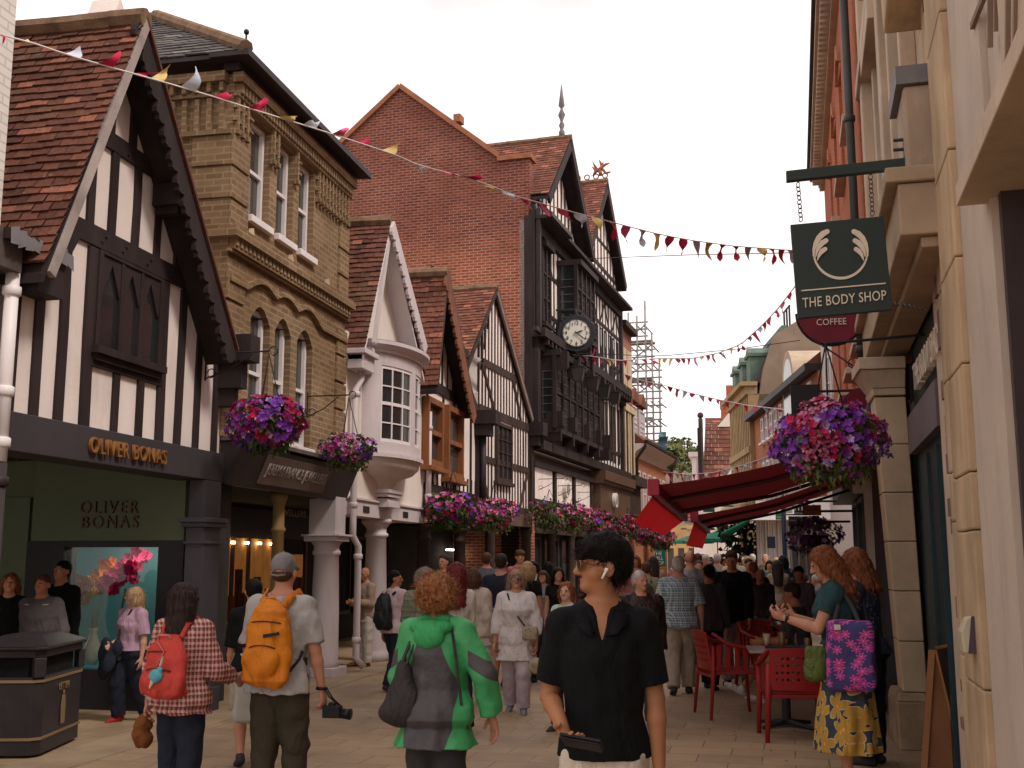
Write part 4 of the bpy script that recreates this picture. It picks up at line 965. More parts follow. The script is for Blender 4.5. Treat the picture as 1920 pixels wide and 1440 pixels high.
## A7 slim brick and stone house, A8 lower orange brick house, scaffolding
A7=thing('slim_brick_house','narrow red brick house with tall stone window surrounds beyond the clock building','building',tuple(F2.P(17.2,0)))
mb=MB();F2.box(mb,16.02,18.25,0,10.1,-6,.0);mb.build('wall',rbrick,A7)
mb=MB();F2.box(mb,16.0,18.3,4.25,4.6,-.1,.5);F2.box(mb,16.0,18.3,3.2,4.25,-.1,.25);F2.box(mb,16.0,18.25,10.1,10.3,-.2,.25);mb.build('shop_cornice',timber2,A7)
mb=MB()
for a in(16.35,17.35):
 for b in(a,a+.6):F2.box(mb,b-.09,b+.09,4.7,7.0,0,.1)
 F2.box(mb,a-.15,a+.75,7.0,7.25,0,.14);F2.box(mb,a-.12,a+.72,8.0,9.4,0,.03)
mb.build('stone_surround',stonec,A7)
for a in(16.44,17.44):window(F2,a,a+.42,4.8,7.0,.01,A7,timber2,glassl,1,2)
A8=thing('orange_brick_house','lower orange brick house with white coved eaves and dormer windows on the left','building',tuple(F2.P(22,0)))
zE=6.0
mb=MB();F2.box(mb,18.3,25.6,0,zE-.45,-6,.0);mb.build('wall',obrick,A8)
mb=MB();mb.prism([F2.P(18.3,zE-.5,0),F2.P(18.3,zE-.3,.12),F2.P(18.3,zE-.08,.48),F2.P(18.3,zE-.02,.5),F2.P(18.3,zE-.02,-.3),F2.P(18.3,zE-.5,-.3)],F2.d*7.35);mb.build('coved_eaves',creamwall,A8)
mb=MB();F2.box(mb,18.25,25.75,zE-.0,zE+.1,.42,.56);mb.build('gutter',gutterm,A8)
mb=MB();mb.hexa([F2.P(18.3,zE,.5),F2.P(25.65,zE,.5),F2.P(25.65,zE,-6),F2.P(18.3,zE,-6)],[F2.P(18.3,zE+2.3,-2.4),F2.P(25.65,zE+2.3,-2.4),F2.P(25.65,zE+2.35,-3),F2.P(18.3,zE+2.35,-3)]);mb.build('roof',tileB,A8)
for i in range(6):
 a=18.8+i*1.15;window(F2,a,a+.55,3.3,5.0,.005,A8,whitepaint,glassl,1,2,.07,sill=.1);
 m2=MB();F2.box(m2,a-.02,a+.57,0.9,2.6,-.01,.02)if i>8 else None
mb=MB();F2.box(mb,18.3,25.6,2.5,3.0,0,.2);mb.build('shop_fascia',M('dark_fascia',(.05,.045,.05),.5),A8)
dm=MB()
for a in(18.9,20.6):F2.box(dm,a,a+1.3,zE+.15,zE+1.75,-1.4,-.25);F2.poly(dm,[(a-.15,zE+1.76),(a+1.45,zE+1.76),(a+.65,zE+2.3)],-2,-.1)
do=dm.build('dormer',tileB,A8)
for a in(18.95,20.65):window(F2,a,a+1.2,zE+.3,zE+1.6,-.24,A8,whitepaint,M('pale_glass',(.35,.35,.36),.2),4,3,.06)
downpipe([F2.P(18.35,zE+.1,.5),F2.P(18.35,zE-.2,.4),F2.P(18.4,zE-.6,.1),F2.P(18.4,3.0,.08)],.06,gutterm,'dark drainpipe at the corner of the orange brick house',(),name='black_downpipe')
downpipe([F2.P(25.5,zE,.6),F2.P(25.55,zE-.45,.3),F2.P(25.55,2.9,.1)],.07,gutterm,'bent black drainpipe at the far end of the orange brick house',(),name='black_downpipe')
steel=M('scaffold_tube',(.34,.32,.32),.45,.3,4,metal=.5)
sc=thing('scaffolding','tall scaffold tower of steel tubes rising behind the orange brick house','scaffolding',tuple(F2.P(20,0,-3)))
mb=MB();Ps=[]
SX=Fac(*(F2.P(26.5,0,-.8).xy),(F2.n.x,F2.n.y),(-F2.d.x,-F2.d.y));SX.d=Vector(F2.n);SX.n=-Vector(F2.d)
def scp(px,py,o=0):a,z=SX.hit(px,py,o);return SX.P(a,z,o)
cols_=[(1176,598),(1192,590),(1208,575),(1223,640),(1237,780)]
xs_=[1163,1178,1194,1209,1222,1236]
tops=[600,592,598,570,632,690]
for o_ in(0,-2.0):
 for x_,tp_ in zip(xs_,tops):
  a,b=scp(x_,tp_+(-6 if o_ else 0),o_),scp(x_+4,905,o_);mb.tube([(a.x,a.y,a.z),(a.x,a.y,0)],.045,5)
 for j,y_ in enumerate(range(603,860,13)):
  i1=3 if y_<630 else(4 if y_<690 else 5)
  p,q=scp(xs_[0]-5,y_+4,o_),scp(xs_[i1]+6,y_,o_);q.z=p.z;mb.tube([p,q],.04,5)
for j,y_ in enumerate(range(610,860,36)):
 p,q=scp(xs_[j%2],y_+36,0),scp(xs_[3+j%2],y_,0);mb.tube([p,q],.035,5)
 p,q=scp(xs_[0],y_,0),scp(xs_[0],y_,-2.0)
 for i in range(6):
  a=scp(xs_[i],y_,0)
  if y_>tops[i]+4:b=a-SX.n*2.0;mb.tube([a+SX.n*.2,b],.035,5)
mb.build('tubes',steel,sc)
mb=MB()
for y_ in(640,712,784):
 p,q=scp(xs_[0],y_,0),scp(xs_[4],y_,0);q.z=p.z;mb.hexa([p-Vector((0,0,.05)),q-Vector((0,0,.05)),q-SX.n*1.0-Vector((0,0,.05)),p-SX.n*1.0-Vector((0,0,.05))],[p,q,q-SX.n*1.0,p-SX.n*1.0])
mb.build('deck_boards',M('scaffold_board',(.3,.24,.17),.8,.3),sc)
mb=MB();p=scp(1236,810,.1)
for i in range(7):mb.add([p+Vector((ru(-.1,.1),0,-i*.22)),p+Vector((ru(.25,.45),ru(-.2,.2),-i*.22)),p+Vector((ru(.2,.4),0,-i*.22-.24)),p+Vector((ru(-.1,.1),ru(-.2,.2),-i*.22-.24))],[(0,1,2,3)])
mb.build('debris_netting',M('blue_netting',(.10,.20,.26),.8,.3),sc)
# dark arcade along the left: recessed fronts, posts, strip lights
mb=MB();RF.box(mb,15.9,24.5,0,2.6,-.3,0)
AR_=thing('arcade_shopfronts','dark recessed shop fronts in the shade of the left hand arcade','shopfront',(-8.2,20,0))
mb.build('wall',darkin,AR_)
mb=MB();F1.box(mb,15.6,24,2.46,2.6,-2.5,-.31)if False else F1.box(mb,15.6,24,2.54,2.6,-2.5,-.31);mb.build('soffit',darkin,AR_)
for i,(a,b)in enumerate(((21.1,22.4),(22.6,24.2))):
 window(RF,a,b,.5,2.1,.01,AR_,M('dark_frame',(.03,.025,.025),.4),glassd,2,1,.06,midrail=False)
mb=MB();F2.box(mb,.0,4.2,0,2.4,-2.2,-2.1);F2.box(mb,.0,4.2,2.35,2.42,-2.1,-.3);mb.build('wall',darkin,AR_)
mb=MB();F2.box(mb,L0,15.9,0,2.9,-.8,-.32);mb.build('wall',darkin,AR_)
for i in range(6):
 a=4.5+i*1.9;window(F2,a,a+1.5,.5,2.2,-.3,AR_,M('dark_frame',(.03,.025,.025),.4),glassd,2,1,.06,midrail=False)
for a,lab in((1.2,'dark arcade post under the close-studded gable'),(4.15,'dark arcade post where the clock building begins'),(6.6,'dark arcade post under the first white panel'),(8.8,'dark arcade post under the middle white panel'),(11.0,'dark arcade post at the left end of the brown fascia'),(13.5,'dark arcade post under the brown fascia')):
 t=thing('arcade_post',lab,'post',tuple(F2.P(a,0,-.1)),'arcade posts');mb=MB();mb.csm=True;mb.lathe([(.17,0),(.17,.12),(.13,.2),(.12,2.2),(.16,2.3),(.17,2.42)],Vector(t.location),14);mb.build('shaft',timber2,t)
lit=M('strip_light',(1,1,1),.5,emit=(1,.93,.8,6))
for i,(px,py)in enumerate(((845,1031),(862,1033),(959,1022),(967,1023))):
 q=RF.hit(px,py,.9);c=RF.P(q[0],q[1],.9);t=thing('strip_light',('left','right')[i%2]+' one of the pair of strip lights glowing in the '+('near' if i<2 else 'farther')+' arcade shop','light',tuple(c),'arcade strip lights')
 mb=MB();k_=1 if i<2 else .6;mb.obox(c,F1.d*.32*k_,F1.n*.04,(0,0,.02));mb.build('tube',lit,t);mb=MB();mb.obox(c+Vector((0,0,.035)),F1.d*.34*k_,F1.n*.05,(0,0,.012));mb.build('housing',iron,t)
 ## right hand side
T3=R(3.0);FR=Fac(.95,0,(sin(T3),cos(T3)),(-cos(T3),sin(T3)))
T2=R(2.4);FB=Fac(.92,0,(sin(T2),cos(T2)),(-cos(T2),sin(T2)))
hr=FR.hit
def ashlar(name,c1,c2,w,h_,joint=(.22,.15,.09)):
 return brick_mat(name,c1,c2,joint,w,h_,.006,.85,mottle=.25,bmp=.3)
sandst=M('ochre_sandstone',(.50,.355,.22),.85,.34,2.2,.45,22,stain=.55,streak=(1,1,.5))
palest=M('pale_stone',(.52,.40,.30),.85,.2,1.5,.35,25,stain=.45)
jointm=M('stone_joint',(.20,.13,.08),.9)
whitest=M('white_render_warm',(.52,.42,.34),.85,.14,1.5,.25,25,stain=.3)
purplebr=M('purple_grey_brick',(.22,.13,.12),.9,.3,5,.6,isl=.2)
BS=thing('corner_stone_building','pale and ochre stone building at the right edge of the photo with incised panels','building',tuple(FR.P(5,0)))
aS=hr(1800,1000)[0];aB=hr(1826,1100)[0];aY=hr(1808,1000)[0];aW=hr(1872,1000)[0];aG=hr(1912,1000)[0]
mb=MB()
s_str0,s_str1=hr(1778,900)[0],hr(1795,900)[0];sy0,sy1=hr(1803,900)[0],hr(1868,900)[0];sw1=hr(1908,900)[0]
FR.box(mb,s_str1+.02,s_str0,0,3.55,-.3,.03);mb.build('stone_strip',palest,BS)
mb=MB()
z=.02
while z<4.2:
 hgt=ru(.07,.16);FR.box(mb,sy0,s_str1+.018,z,z+hgt-.012,-.3,.05+ru(-.015,.02));z+=hgt
mb.build('brick_quoin_strip',purplebr,BS)
mb=MB();zz=[0,.95,1.75,2.05,2.62,3.2,3.8,4.6,5.4,6.3,7.2]
m2=(sy0+sy1)/2
for i in range(len(zz)-1):
 FR.poly(mb,[(sy1,zz[i]+.006),(m2-.0,zz[i]+.006),(m2,zz[i+1]),(sy1,zz[i+1])],-.3,.13);FR.poly(mb,[(m2+.003,zz[i]+.006+.08),(sy0-.003,zz[i]+.006+.08),(sy0-.003,zz[i+1]+.08),(m2+.003,zz[i+1]+.08)],-.3,.075)
mb.build('ochre_pilaster',sandst,BS,bevel=.012)
mb=MB();FR.box(mb,sw1-.35,sy1-.005,0,7.2,-.3,.09)
FR.box(mb,0,sw1-.36,3.55,9.5,-.3,.06);FR.box(mb,0,7.9,7.2,9.5,-.4,.061)if False else FR.box(mb,sw1-.36,7.9,7.21,9.5,-.4,.05)
mb.build('wall',whitest,BS)
zl=hr(1825,425,.1)[1]
mb=MB();FR.box(mb,0,hr(1822,425,.16)[0],zl,zl+.1,-.05,.22);FR.box(mb,0,hr(1838,425,.2)[0]-.15,zl+.1,zl+1.0,.0,.1);mb.build('lintel',palest,BS,bevel=.006)
gm_=MB()
for(x0,y0,x1,y1)in((1840,270,1880,172),(1818,50,1842,-10),(1852,90,1852,-20),(1861,60,1861,-20),(1888,125,1889,-20),(1900,120,1902,-20),(1900,122,1925,60)):
 p,q=hr(x0,y0,.11),hr(x1,y1,.11);FR.bar(gm_,p,q,.03,.09,.105)
gm_.build('incised_lines',M('groove_shadow',(.25,.17,.12),.9),BS)  # thin dark bars on the face, the grooves' shade put into their colour
mb=MB();FR.box(mb,0,sw1-.36,0,zl,-.5,-.42);mb.build('shop_glass',M('dim_glass',(.17,.14,.07),.2,.2),BS)
mb=MB();FR.box(mb,sw1-.43,sw1-.37,0,zl,-.2,.06);mb.build('window_frame',M('dark_frame_brown',(.06,.04,.04),.5),BS)
mb=MB();FR.box(mb,0,8.0,0,9,-8,-.55);mb.build('core_wall',darkin,BS)
BY=thing('stone_fronted_shop','pale stone shop building with teal door, stone pier and deep soffit on the right','building',tuple(FR.P(9,0)))
# the pier seen end-on
def py_(x,y,Y=10.35):return on_y(x,y,Y)
PLs=[(1240,1695,1737),(720,1641,1704)]
x_b0,x_b1=py_(1693,1290).x,py_(1739,1290).x;x_t0,x_t1=py_(1639,745).x,py_(1698,745).x
zb=.47;ztp=py_(1640,745).z
mb=MB();nz=6
for i in range(nz):
 u,v=i/nz,(i+1)/nz
 za,zb_=zb+(ztp-zb)*u+.007,zb+(ztp-zb)*v
 xa0,xa1,xb0,xb1=x_b0+(x_t0-x_b0)*u,x_b1+(x_t1-x_b1)*u,x_b0+(x_t0-x_b0)*v,x_b1+(x_t1-x_b1)*v
 mb.hexa([(xa0,10.35,za),(xa1,10.35,za),(xa1+.1,10.85,za),(xa0+.02,10.85,za)],[(xb0,10.35,zb_),(xb1,10.35,zb_),(xb1+.1,10.85,zb_),(xb0+.02,10.85,zb_)])
mb.build('pier',M('stone_tan',(.50,.37,.25),.85,.2,2,.3,25,stain=.4),BY,bevel=.008)
mb=MB();c0,c1,cz0,cz1=py_(1627,740).x,py_(1700,740).x,py_(1640,742).z,py_(1640,690).z
mb.hexa([(x_t0-.01,10.33,cz0),(x_t1,10.33,cz0),(x_t1,10.9,cz0),(x_t0,10.9,cz0)],[(x_t0-.02,10.32,cz0+.06),(x_t1,10.32,cz0+.06),(x_t1,10.9,cz0+.06),(x_t0-.02,10.9,cz0+.06)])
mb.hexa([(x_t0-.01,10.32,cz0+.065),(x_t1,10.32,cz0+.065),(x_t1,10.9,cz0+.065),(x_t0,10.9,cz0+.065)],[(c0-.06,10.25,cz1-.03),(x_t1,10.25,cz1-.03),(x_t1,10.9,cz1-.03),(c0-.06,10.9,cz1-.03)])
mb.box((c0-.08,10.22,cz1-.028),(x_t1,10.9,cz1+.08));mb.build('capital',palest,BY,bevel=.008)
mb=MB();pb0,pb1=on_y(1686,1400,10.3).x,on_y(1742,1400,10.3).x
mb.box((pb0,10.28,0),(pb1,10.95,.40));mb.hexa([(pb0,10.28,.402),(pb1,10.28,.402),(pb1,10.95,.402),(pb0,10.95,.402)],[(pb0+.03,10.32,.47),(pb1,10.32,.47),(pb1,10.95,.47),(pb0+.03,10.95,.47)]);mb.build('plinth',M('stained_plinth',(.33,.23,.15),.9,.4,3,.4,stain=.75),BY,bevel=.012)
teal=M('dark_teal_paint',(.022,.042,.05),.45,.15,2)
tR=hr(1785,1000,.0)[0]
mb=MB();FR.box(mb,tR,10.4,0,2.52,-.15,-.02);
for a in(tR+.6,tR+1.3):FR.box(mb,a,a+.04,.1,2.45,-.02,.005)
mb.build('teal_panelling',teal,BY)
mb=MB();FR.box(mb,s_str0,tR-.01,0,2.35,-.12,-.03);mb.build('shop_window',M('deep_red_poster',(.17,.012,.012),.3,.2),BY)
mb=MB();FR.box(mb,tR-.05,tR-.0,0,2.42,-.1,.01);FR.box(mb,s_str0,tR-.05,2.35,2.42,-.1,.0);mb.build('window_frame',M('buff_frame',(.42,.3,.2),.6),BY)
def disc(pl,px,py,o,ra,rz,mat,name,par):
 a,z=pl.hit(px,py,o);mb=MB();pl.poly(mb,[(a+ra*cos(2*pi*i/28),z+rz*sin(2*pi*i/28))for i in range(28)],o-.012,o);return mb.build(name,mat,par)
pt=thing('round_window_sticker','round green and white sticker on the dark red shop window','sticker',tuple(FR.P(*hr(1797,1050),0)))
disc(FR,1797,1040,-.012,.25,.25,M('sticker_white',(.55,.5,.42),.5),'rim',pt);disc(FR,1797,1040,-.008,.22,.22,M('sticker_navy',(.03,.05,.1),.5),'field',pt)
mb=MB();a,z=hr(1797,1020,-.004);FR.poly(mb,[(a+.215*cos(pi*i/14),z-.02+.215*sin(pi*i/14))for i in range(15)],-.006,-.003);mb.build('green_cap',M('sticker_green',(.06,.30,.02),.5),pt)
zf0=hr(1712,858,.05)[1];zf1=hr(1705,745,.05)[1]
mb=MB();FR.box(mb,s_str0,10.35,2.52,2.85,-.2,.05);mb.build('shop_lintel',M('mauve_grey_panel',(.13,.10,.11),.5,.2,3),BY)
mb=MB();FR.box(mb,s_str0,10.35,2.86,3.55,-.3,-.02);fo=mb.build('fascia_board',M('fascia_green_black',(.020,.028,.026),.5),BY)
sgn=M('sign_cream',(.70,.60,.50),.5,.05)
tS=text_mesh('THE BODY SHOP',.30,FR.P(hr(1742,700)[0]-.3,2.98,.03),-FR.d,(0,0,1),.05,'lettering',sgn,fo,width=2.0)
# overhanging stone canopy with its soffit
o1_=.34;sa_,za_=hr(1632,672,o1_);sb_,zb2=hr(1703,430,o1_)
ZS=3.52
mb=MB();FR.box(mb,6.75,11.4,ZS,ZS+.32,-.2,o1_);FR.box(mb,6.8,11.4,ZS-.07,ZS-.003,.0,.22);FR.box(mb,6.72,11.4,ZS+.325,ZS+.42,-.2,o1_+.07);mb.build('stone_canopy',M('soffit_stone',(.40,.29,.20),.85,.2,2,.3,stain=.35),BY,bevel=.01)
# upper floors
ash=ashlar('ashlar_pale',(.50,.38,.27),(.45,.34,.24),.9,.42)
mb=MB();FR.wall(mb,7.6,13.0,3.95,12,[(8.6,9.6,4.6,6.6),(10.4,11.3,4.6,6.6),(8.6,9.6,7.6,9.4),(10.4,11.3,7.6,9.4)],.3);mb.build('upper_wall',ash,BY)
mb=MB()
for a0 in(8.5,10.3):
 for z0 in(4.5,7.5):
  FR.box(mb,a0-.12,a0+1.2,z0+2.1,z0+2.3,0,.22);FR.box(mb,a0-.1,a0+1.15,z0-.08,z0+.08,0,.2);FR.box(mb,a0-.05,a0+.08,z0+.08,z0+2.1,0,.12);FR.box(mb,a0+1.0,a0+1.12,z0+.08,z0+2.1,0,.12)
for a0 in(12.6,9.98):FR.box(mb,a0-.12,a0+.2,3.95,12,.0,.16)
FR.box(mb,7.6,13.0,6.95,7.1,0,.2)
mb.build('stone_dressings',palest,BY,bevel=.01)
for a0 in(8.62,10.42):window(FR,a0,a0+.9,4.62,6.58,-.22,BY,timber2,glassl,2,2)
mb=MB();FR.box(mb,7.6,13,0,11.9,-6,-.5);mb.build('core_wall',darkin,BY)
# projecting pier over the soffit with lead cap, and the triangular stone bracket
mb=MB();pa0,pa1=6.85,7.35
FR.box(mb,pa0,pa1,ZS+.43,4.5,.0,.27);mb.build('upper_pier',M('stone_greyish',(.42,.31,.23),.85,.2,2,.4,stain=.5),BY,bevel=.02)
mb=MB();FR.box(mb,pa0-.03,pa1+.04,4.502,4.62,.0,.31);FR.poly(mb,[(pa1+.05,4.62),(pa1+.3,4.45),(pa1+.35,4.1),(pa1+.25,4.1),(pa1+.18,4.4),(pa1+.05,4.5)],.05,.2);mb.build('lead_cap',lead,BY)
mb=MB();FR.poly(mb,[(6.95,5.4),(7.6,5.2),(8.0,6.4),(7.3,7.6)],.0,.3);mb.build('stone_bracket',sandst,BY,bevel=.02)
cb=MB();cb.csm=True;cb.tube([FR.P(7.1,7.6,.09),FR.P(6.98,6.4,.09),FR.P(6.92,5.6,.09),FR.P(6.9,5.0,.09)],.03,6);cb.build('cable',M('brown_cable',(.06,.035,.03),.6),BY)
# ---- red brick building with dentilled cornice
B3=thing('tall_brick_building','tall red brick building with pale dentilled cornice and arched windows on the right','building',tuple(FB.P(19,0)))
ob2=brick_mat('red_rubbed_brick',(.45,.12,.05),(.34,.085,.04),(.36,.17,.10),.225,.075,.006,mottle=.3)
hb=FB.hit
holes=[(a,a+.85,z0,z0+h_)for a in(14.0,16.2,18.4,20.6)for z0,h_ in((4.3,1.9),(7.2,1.7))]
mb=MB();FB.wall(mb,13.02,24.6,3.2,9.75,holes,.22);mb.build('wall',ob2,B3)
mb=MB();FB.box(mb,13.02,24.6,0,9.6,-7,-.4);mb.build('core_wall',darkin,B3)
mb=MB();FB.box(mb,12.95,24.7,9.95,10.08,-.3,.30);FB.box(mb,12.95,24.7,9.72,9.8,-.1,.1);FB.box(mb,12.95,24.7,9.8,9.95,-.1,.12)
n=60
for i in range(n):a=13+11.6*i/n;FB.box(mb,a,a+.1,9.8,9.95,.12,.25)
mb.build('cornice',palest,B3)
mb=MB();FB.box(mb,12.9,24.7,10.082,10.2,.2,.36);mb.build('gutter',gutterm,B3)
for a,b,z0,z1 in holes:
 window(FB,a,b,z0,z1-.0,-.16,B3,whitepaint,glassl,2,2,.06,sill=.14,sm=palest)
 mm=MB();pts=[(a-.06,z1)]+[(a+(b-a)*i/8,z1+.22*sin(pi*i/8))for i in range(9)]+[(b+.06,z1)]+[(b+.06,z1+.12)]+[(b-(b-a)*i/8,z1+.14+.3*sin(pi*i/8))for i in range(9)]+[(a-.06,z1+.12)]
 FB.poly(mm,pts,0,.05);mm.build('brick_arch',obrick,B3)
downpipe([FB.P(13.15,9.7,.1),FB.P(13.15,3.1,.1)],.05,M('grey_green_pipe',(.06,.065,.06),.5),'dark grey drainpipe between the red brick and the pale stone upper walls',(8.6,6.8,5,4),name='grey_downpipe')
# cafe ground floor: dark reeded front, white pillar
cf=thing('cafe_building','dark grey ribbed cafe shop front under the burgundy awnings','shopfront',tuple(FB.P(15,0)))
cg=M('charcoal_ribbed',(.05,.045,.048),.6,.15,3)
mb=MB();FB.box(mb,11.2,24.6,0,3.2,-.6,-.3)
for i in range(13):a=12.15+i*.09;FB.box(mb,a,a+.06,0,2.75,-.3,.05)
FB.box(mb,11.3,12.1,0,2.8,-.3,-.2);FB.box(mb,12.1,24.6,2.75,3.25,-.3,.12);mb.build('panelling',cg,cf)
for i in range(5):a=14.4+i*1.9;window(FB,a,a+1.7,.5,2.7,-.28,cf,cg,glassd,2,1,.07,midrail=False)
mb=MB();wp0=hb(1592,960)[0];FB.box(mb,13.55,14.05,0,2.4,-.25,.1);FB.poly(mb,[(13.45,2.4),(14.15,2.4),(14.05,2.75),(13.55,2.75)],-.2,.22);mb.build('white_pillar',M('white_pillar_paint',(.72,.66,.55),.5,.06,stain=.1),cf,bevel=.01)
# ---- far right facades, where the street swings left
T8=R(-8.3);FC=Fac(1.75,45,(sin(T8),cos(T8)),(-cos(T8),sin(T8)))
hc=FC.hit
B4=thing('georgian_brick_house','orange brick house with white window surrounds beyond the right hand flower basket','building',tuple(FC.P(2,0)))
eA=hc(1415,789)
s_o=hc(1416,850)[0]
mb=MB();FC.box(mb,-6,s_o,0,eA[1],-7,0);mb.build('wall',obrick,B4)
mb=MB();FC.box(mb,-6,s_o+.2,eA[1],eA[1]+.25,-.2,.45);mb.build('eaves',gutterm,B4)
mb=MB();mb.hexa([FC.P(-6,eA[1]+.25,.4),FC.P(s_o,eA[1]+.25,.4),FC.P(s_o,eA[1]+.25,-6),FC.P(-6,eA[1]+.25,-6)],[FC.P(-6,eA[1]+2.6,-2.5),FC.P(s_o,eA[1]+2.6,-2.5),FC.P(s_o,eA[1]+2.6,-3),FC.P(-6,eA[1]+2.6,-3)]);mb.build('roof',tileB,B4)
for i in range(10):
 a=-5+i*1.15
 if a+.5<s_o:
  for z0,z1 in((4.0,5.9),(6.6,8.2),(eA[1]-1.3,eA[1]-.2)):
   if z1<eA[1]:window(FC,a,a+.6,z0,z1,.005,B4,whitepaint,glassl,2,2,.09,.04,.08,sill=.2)
mb=MB();FC.box(mb,-6,s_o,2.9,3.5,0,.35);mb.build('shop_fascia',M('white_fascia',(.6,.56,.5),.5),B4)
B5=thing('ochre_terrace','ochre stone terrace with pilasters, bracketed shop cornice and copper green dormers','building',tuple(FC.P(s_o+5,0)))
cz=hc(1378,750)[1];s_e=hc(1378,850)[0]
och=M('ochre_stone',(.36,.25,.13),.85,.25,1.2,.3,stain=.35)
mb=MB();FC.box(mb,s_o+.02,s_e,0,cz-.6,-8,-.02);mb.build('wall',och,B5)
mb=MB();npil=12
for i in range(npil+1):a=s_o+.15+(s_e-s_o-.3)*i/npil;FC.box(mb,a-.14,a+.14,3.9,cz-.6,-.02,.22)
FC.box(mb,s_o,s_e+.2,cz-.6,cz-.2,-.2,.35);FC.box(mb,s_o-.1,s_e+.3,cz-.2,cz,-.2,.6);FC.box(mb,s_o,s_e,6.6,6.9,-.02,.3);FC.box(mb,s_o,s_e,3.5,3.9,-.02,.5)
mb.build('pilasters',och,B5)
mb=MB()
for i in range(npil):
 a=s_o+.3+(s_e-s_o-.3)*i/npil;FC.box(mb,a+.1,a+.5,4.2,6.3,-.02,.03);FC.box(mb,a+.1,a+.5,7.1,cz-.9,-.02,.03)
mb.build('windows',glassl,B5)
mb=MB()
for i in range(9):
 a=s_o+.4+i*(s_e-s_o)/9;FC.poly(mb,[(a,3.0),(a+.5,3.0),(a+.55,3.9),(a-.05,3.9)],.5,.85);mb.ball(FC.P(a+.25,4.1,.6),.3,7,5)
mb.build('carved_consoles',stonec,B5)
# mansard with copper dormers and the tall gable end wall
cop=M('copper_green',(.11,.165,.13),.7,.25,2,stain=.3)
GE=Fac(*(FC.P(s_o+.02,0).xy),(-FC.n.x,-FC.n.y),(-FC.d.x,-FC.d.y))
def ge(px,py):return GE.hit(px,py)
bm=M('gable_render',(.25,.185,.135),.9,.2,.8,.3,stain=.4)
mb=MB();pts=[(0,cz-2)]+[ge(*p)for p in((1432,690),(1446,648),(1452,628),(1492,603),(1560,560),(1620,640))];pts+=[(pts[-1][0],cz-3.2)]
GE.poly(mb,pts,-.35,.0);mb.build('gable_end',bm,B5)
rtop=ge(1449,602);rb=ge(1432,690)
mb=MB();mb.hexa([FC.P(s_o+.4,cz,0),FC.P(s_e,cz,0),FC.P(s_e,cz,-7),FC.P(s_o+.4,cz,-7)],[FC.P(s_o+.4,rtop[1]-.3,-1.6),FC.P(s_e-1,rtop[1]-.3,-1.6),FC.P(s_e-1,rtop[1]-.3,-6),FC.P(s_o+.4,rtop[1]-.3,-6)]);mb.build('mansard_roof',slate,B5)
mb=MB()
for a in(s_o+.7,s_o+3.2,s_o+5.8):FC.box(mb,a,a+1.1,cz+.1,cz+1.35,-1.2,.0);FC.box(mb,a-.1,a+1.2,cz+1.35,cz+1.5,-1.3,.1);FC.poly(mb,[(a,cz+1.5),(a+1.1,cz+1.5),(a+.55,cz+1.85)],-1.3,.05)
FC.box(mb,s_o+.3,s_e-1,rtop[1]-.4,rtop[1]-.15,-1.75,-1.5);mb.build('copper_dormers',cop,B5)
mb=MB()
for i in range(3):mb.tube([FC.P(s_o+.8+i*.7,rtop[1]-.3,-2),FC.P(s_o+.8+i*.7,rtop[1]+.9,-2)],.05,5)
mb.tube([FC.P(s_o+.7,rtop[1]+.9,-2),FC.P(s_o+2.3,rtop[1]+.9,-2)],.05,5);mb.build('roof_rail',iron,B5)
# arched pediment dormer and extra roofs over the brick house
B6=thing('arched_dormer','big stone arched dormer window rising over the right hand brick house','dormer',tuple(FC.P(-1,eA[1],0)))
ac=FC.hit(1470,735,.1);acx=ac[0];
mb=MB();r0=1.5
c_=FC.P(-1.2,8.8,.15)
ring=lambda r:[FC.P(-1.2+r*cos(pi*i/14),8.2+1.25*r*sin(pi*i/14),.15)for i in range(15)]
for p,q,p2,q2 in zip(ring(1.15),ring(1.15)[1:],ring(.9),ring(.9)[1:]):mb.prism([p,q,q2,p2],FC.n*(-1.6))
for s_ in(-1,1):FC.box(mb,-1.2+s_*1.02-.13,-1.2+s_*1.02+.13,6.9,8.2,-1.5,.15)
mb.build('stone_arch',palest,B6);mb=MB();mb.prism(ring(.9)+[FC.P(-2.1,6.9,.15),FC.P(-.3,6.9,.15)],FC.n*-.5);mb.build('glazing',glassl,B6)
B7=thing('upper_roof_block','small gabled roofs and chimney stack crowding behind the coffee sign on the right','building',tuple(FC.P(-8,0)))
mb=MB();FC.box(mb,-13,-6.1,0,9.3,-7,-.1);mb.build('wall',creamwall,B7)
mb=MB()
for a in(-7.4,-10.2):FC.poly(mb,[(a-1.4,9.3),(a+1.4,9.3),(a,11.3)],-5,.15)
mb.build('roof',tileB,B7);mb=MB();FC.box(mb,-9.3,-8.4,9.3,12.3,-1.6,-.6);mb.build('chimney',ob2,B7)
for a in(-7.6,-10.4,-12):window(FC,a,a+.7,6.5,8.3,-.09,B7,whitepaint,glassl,2,2)
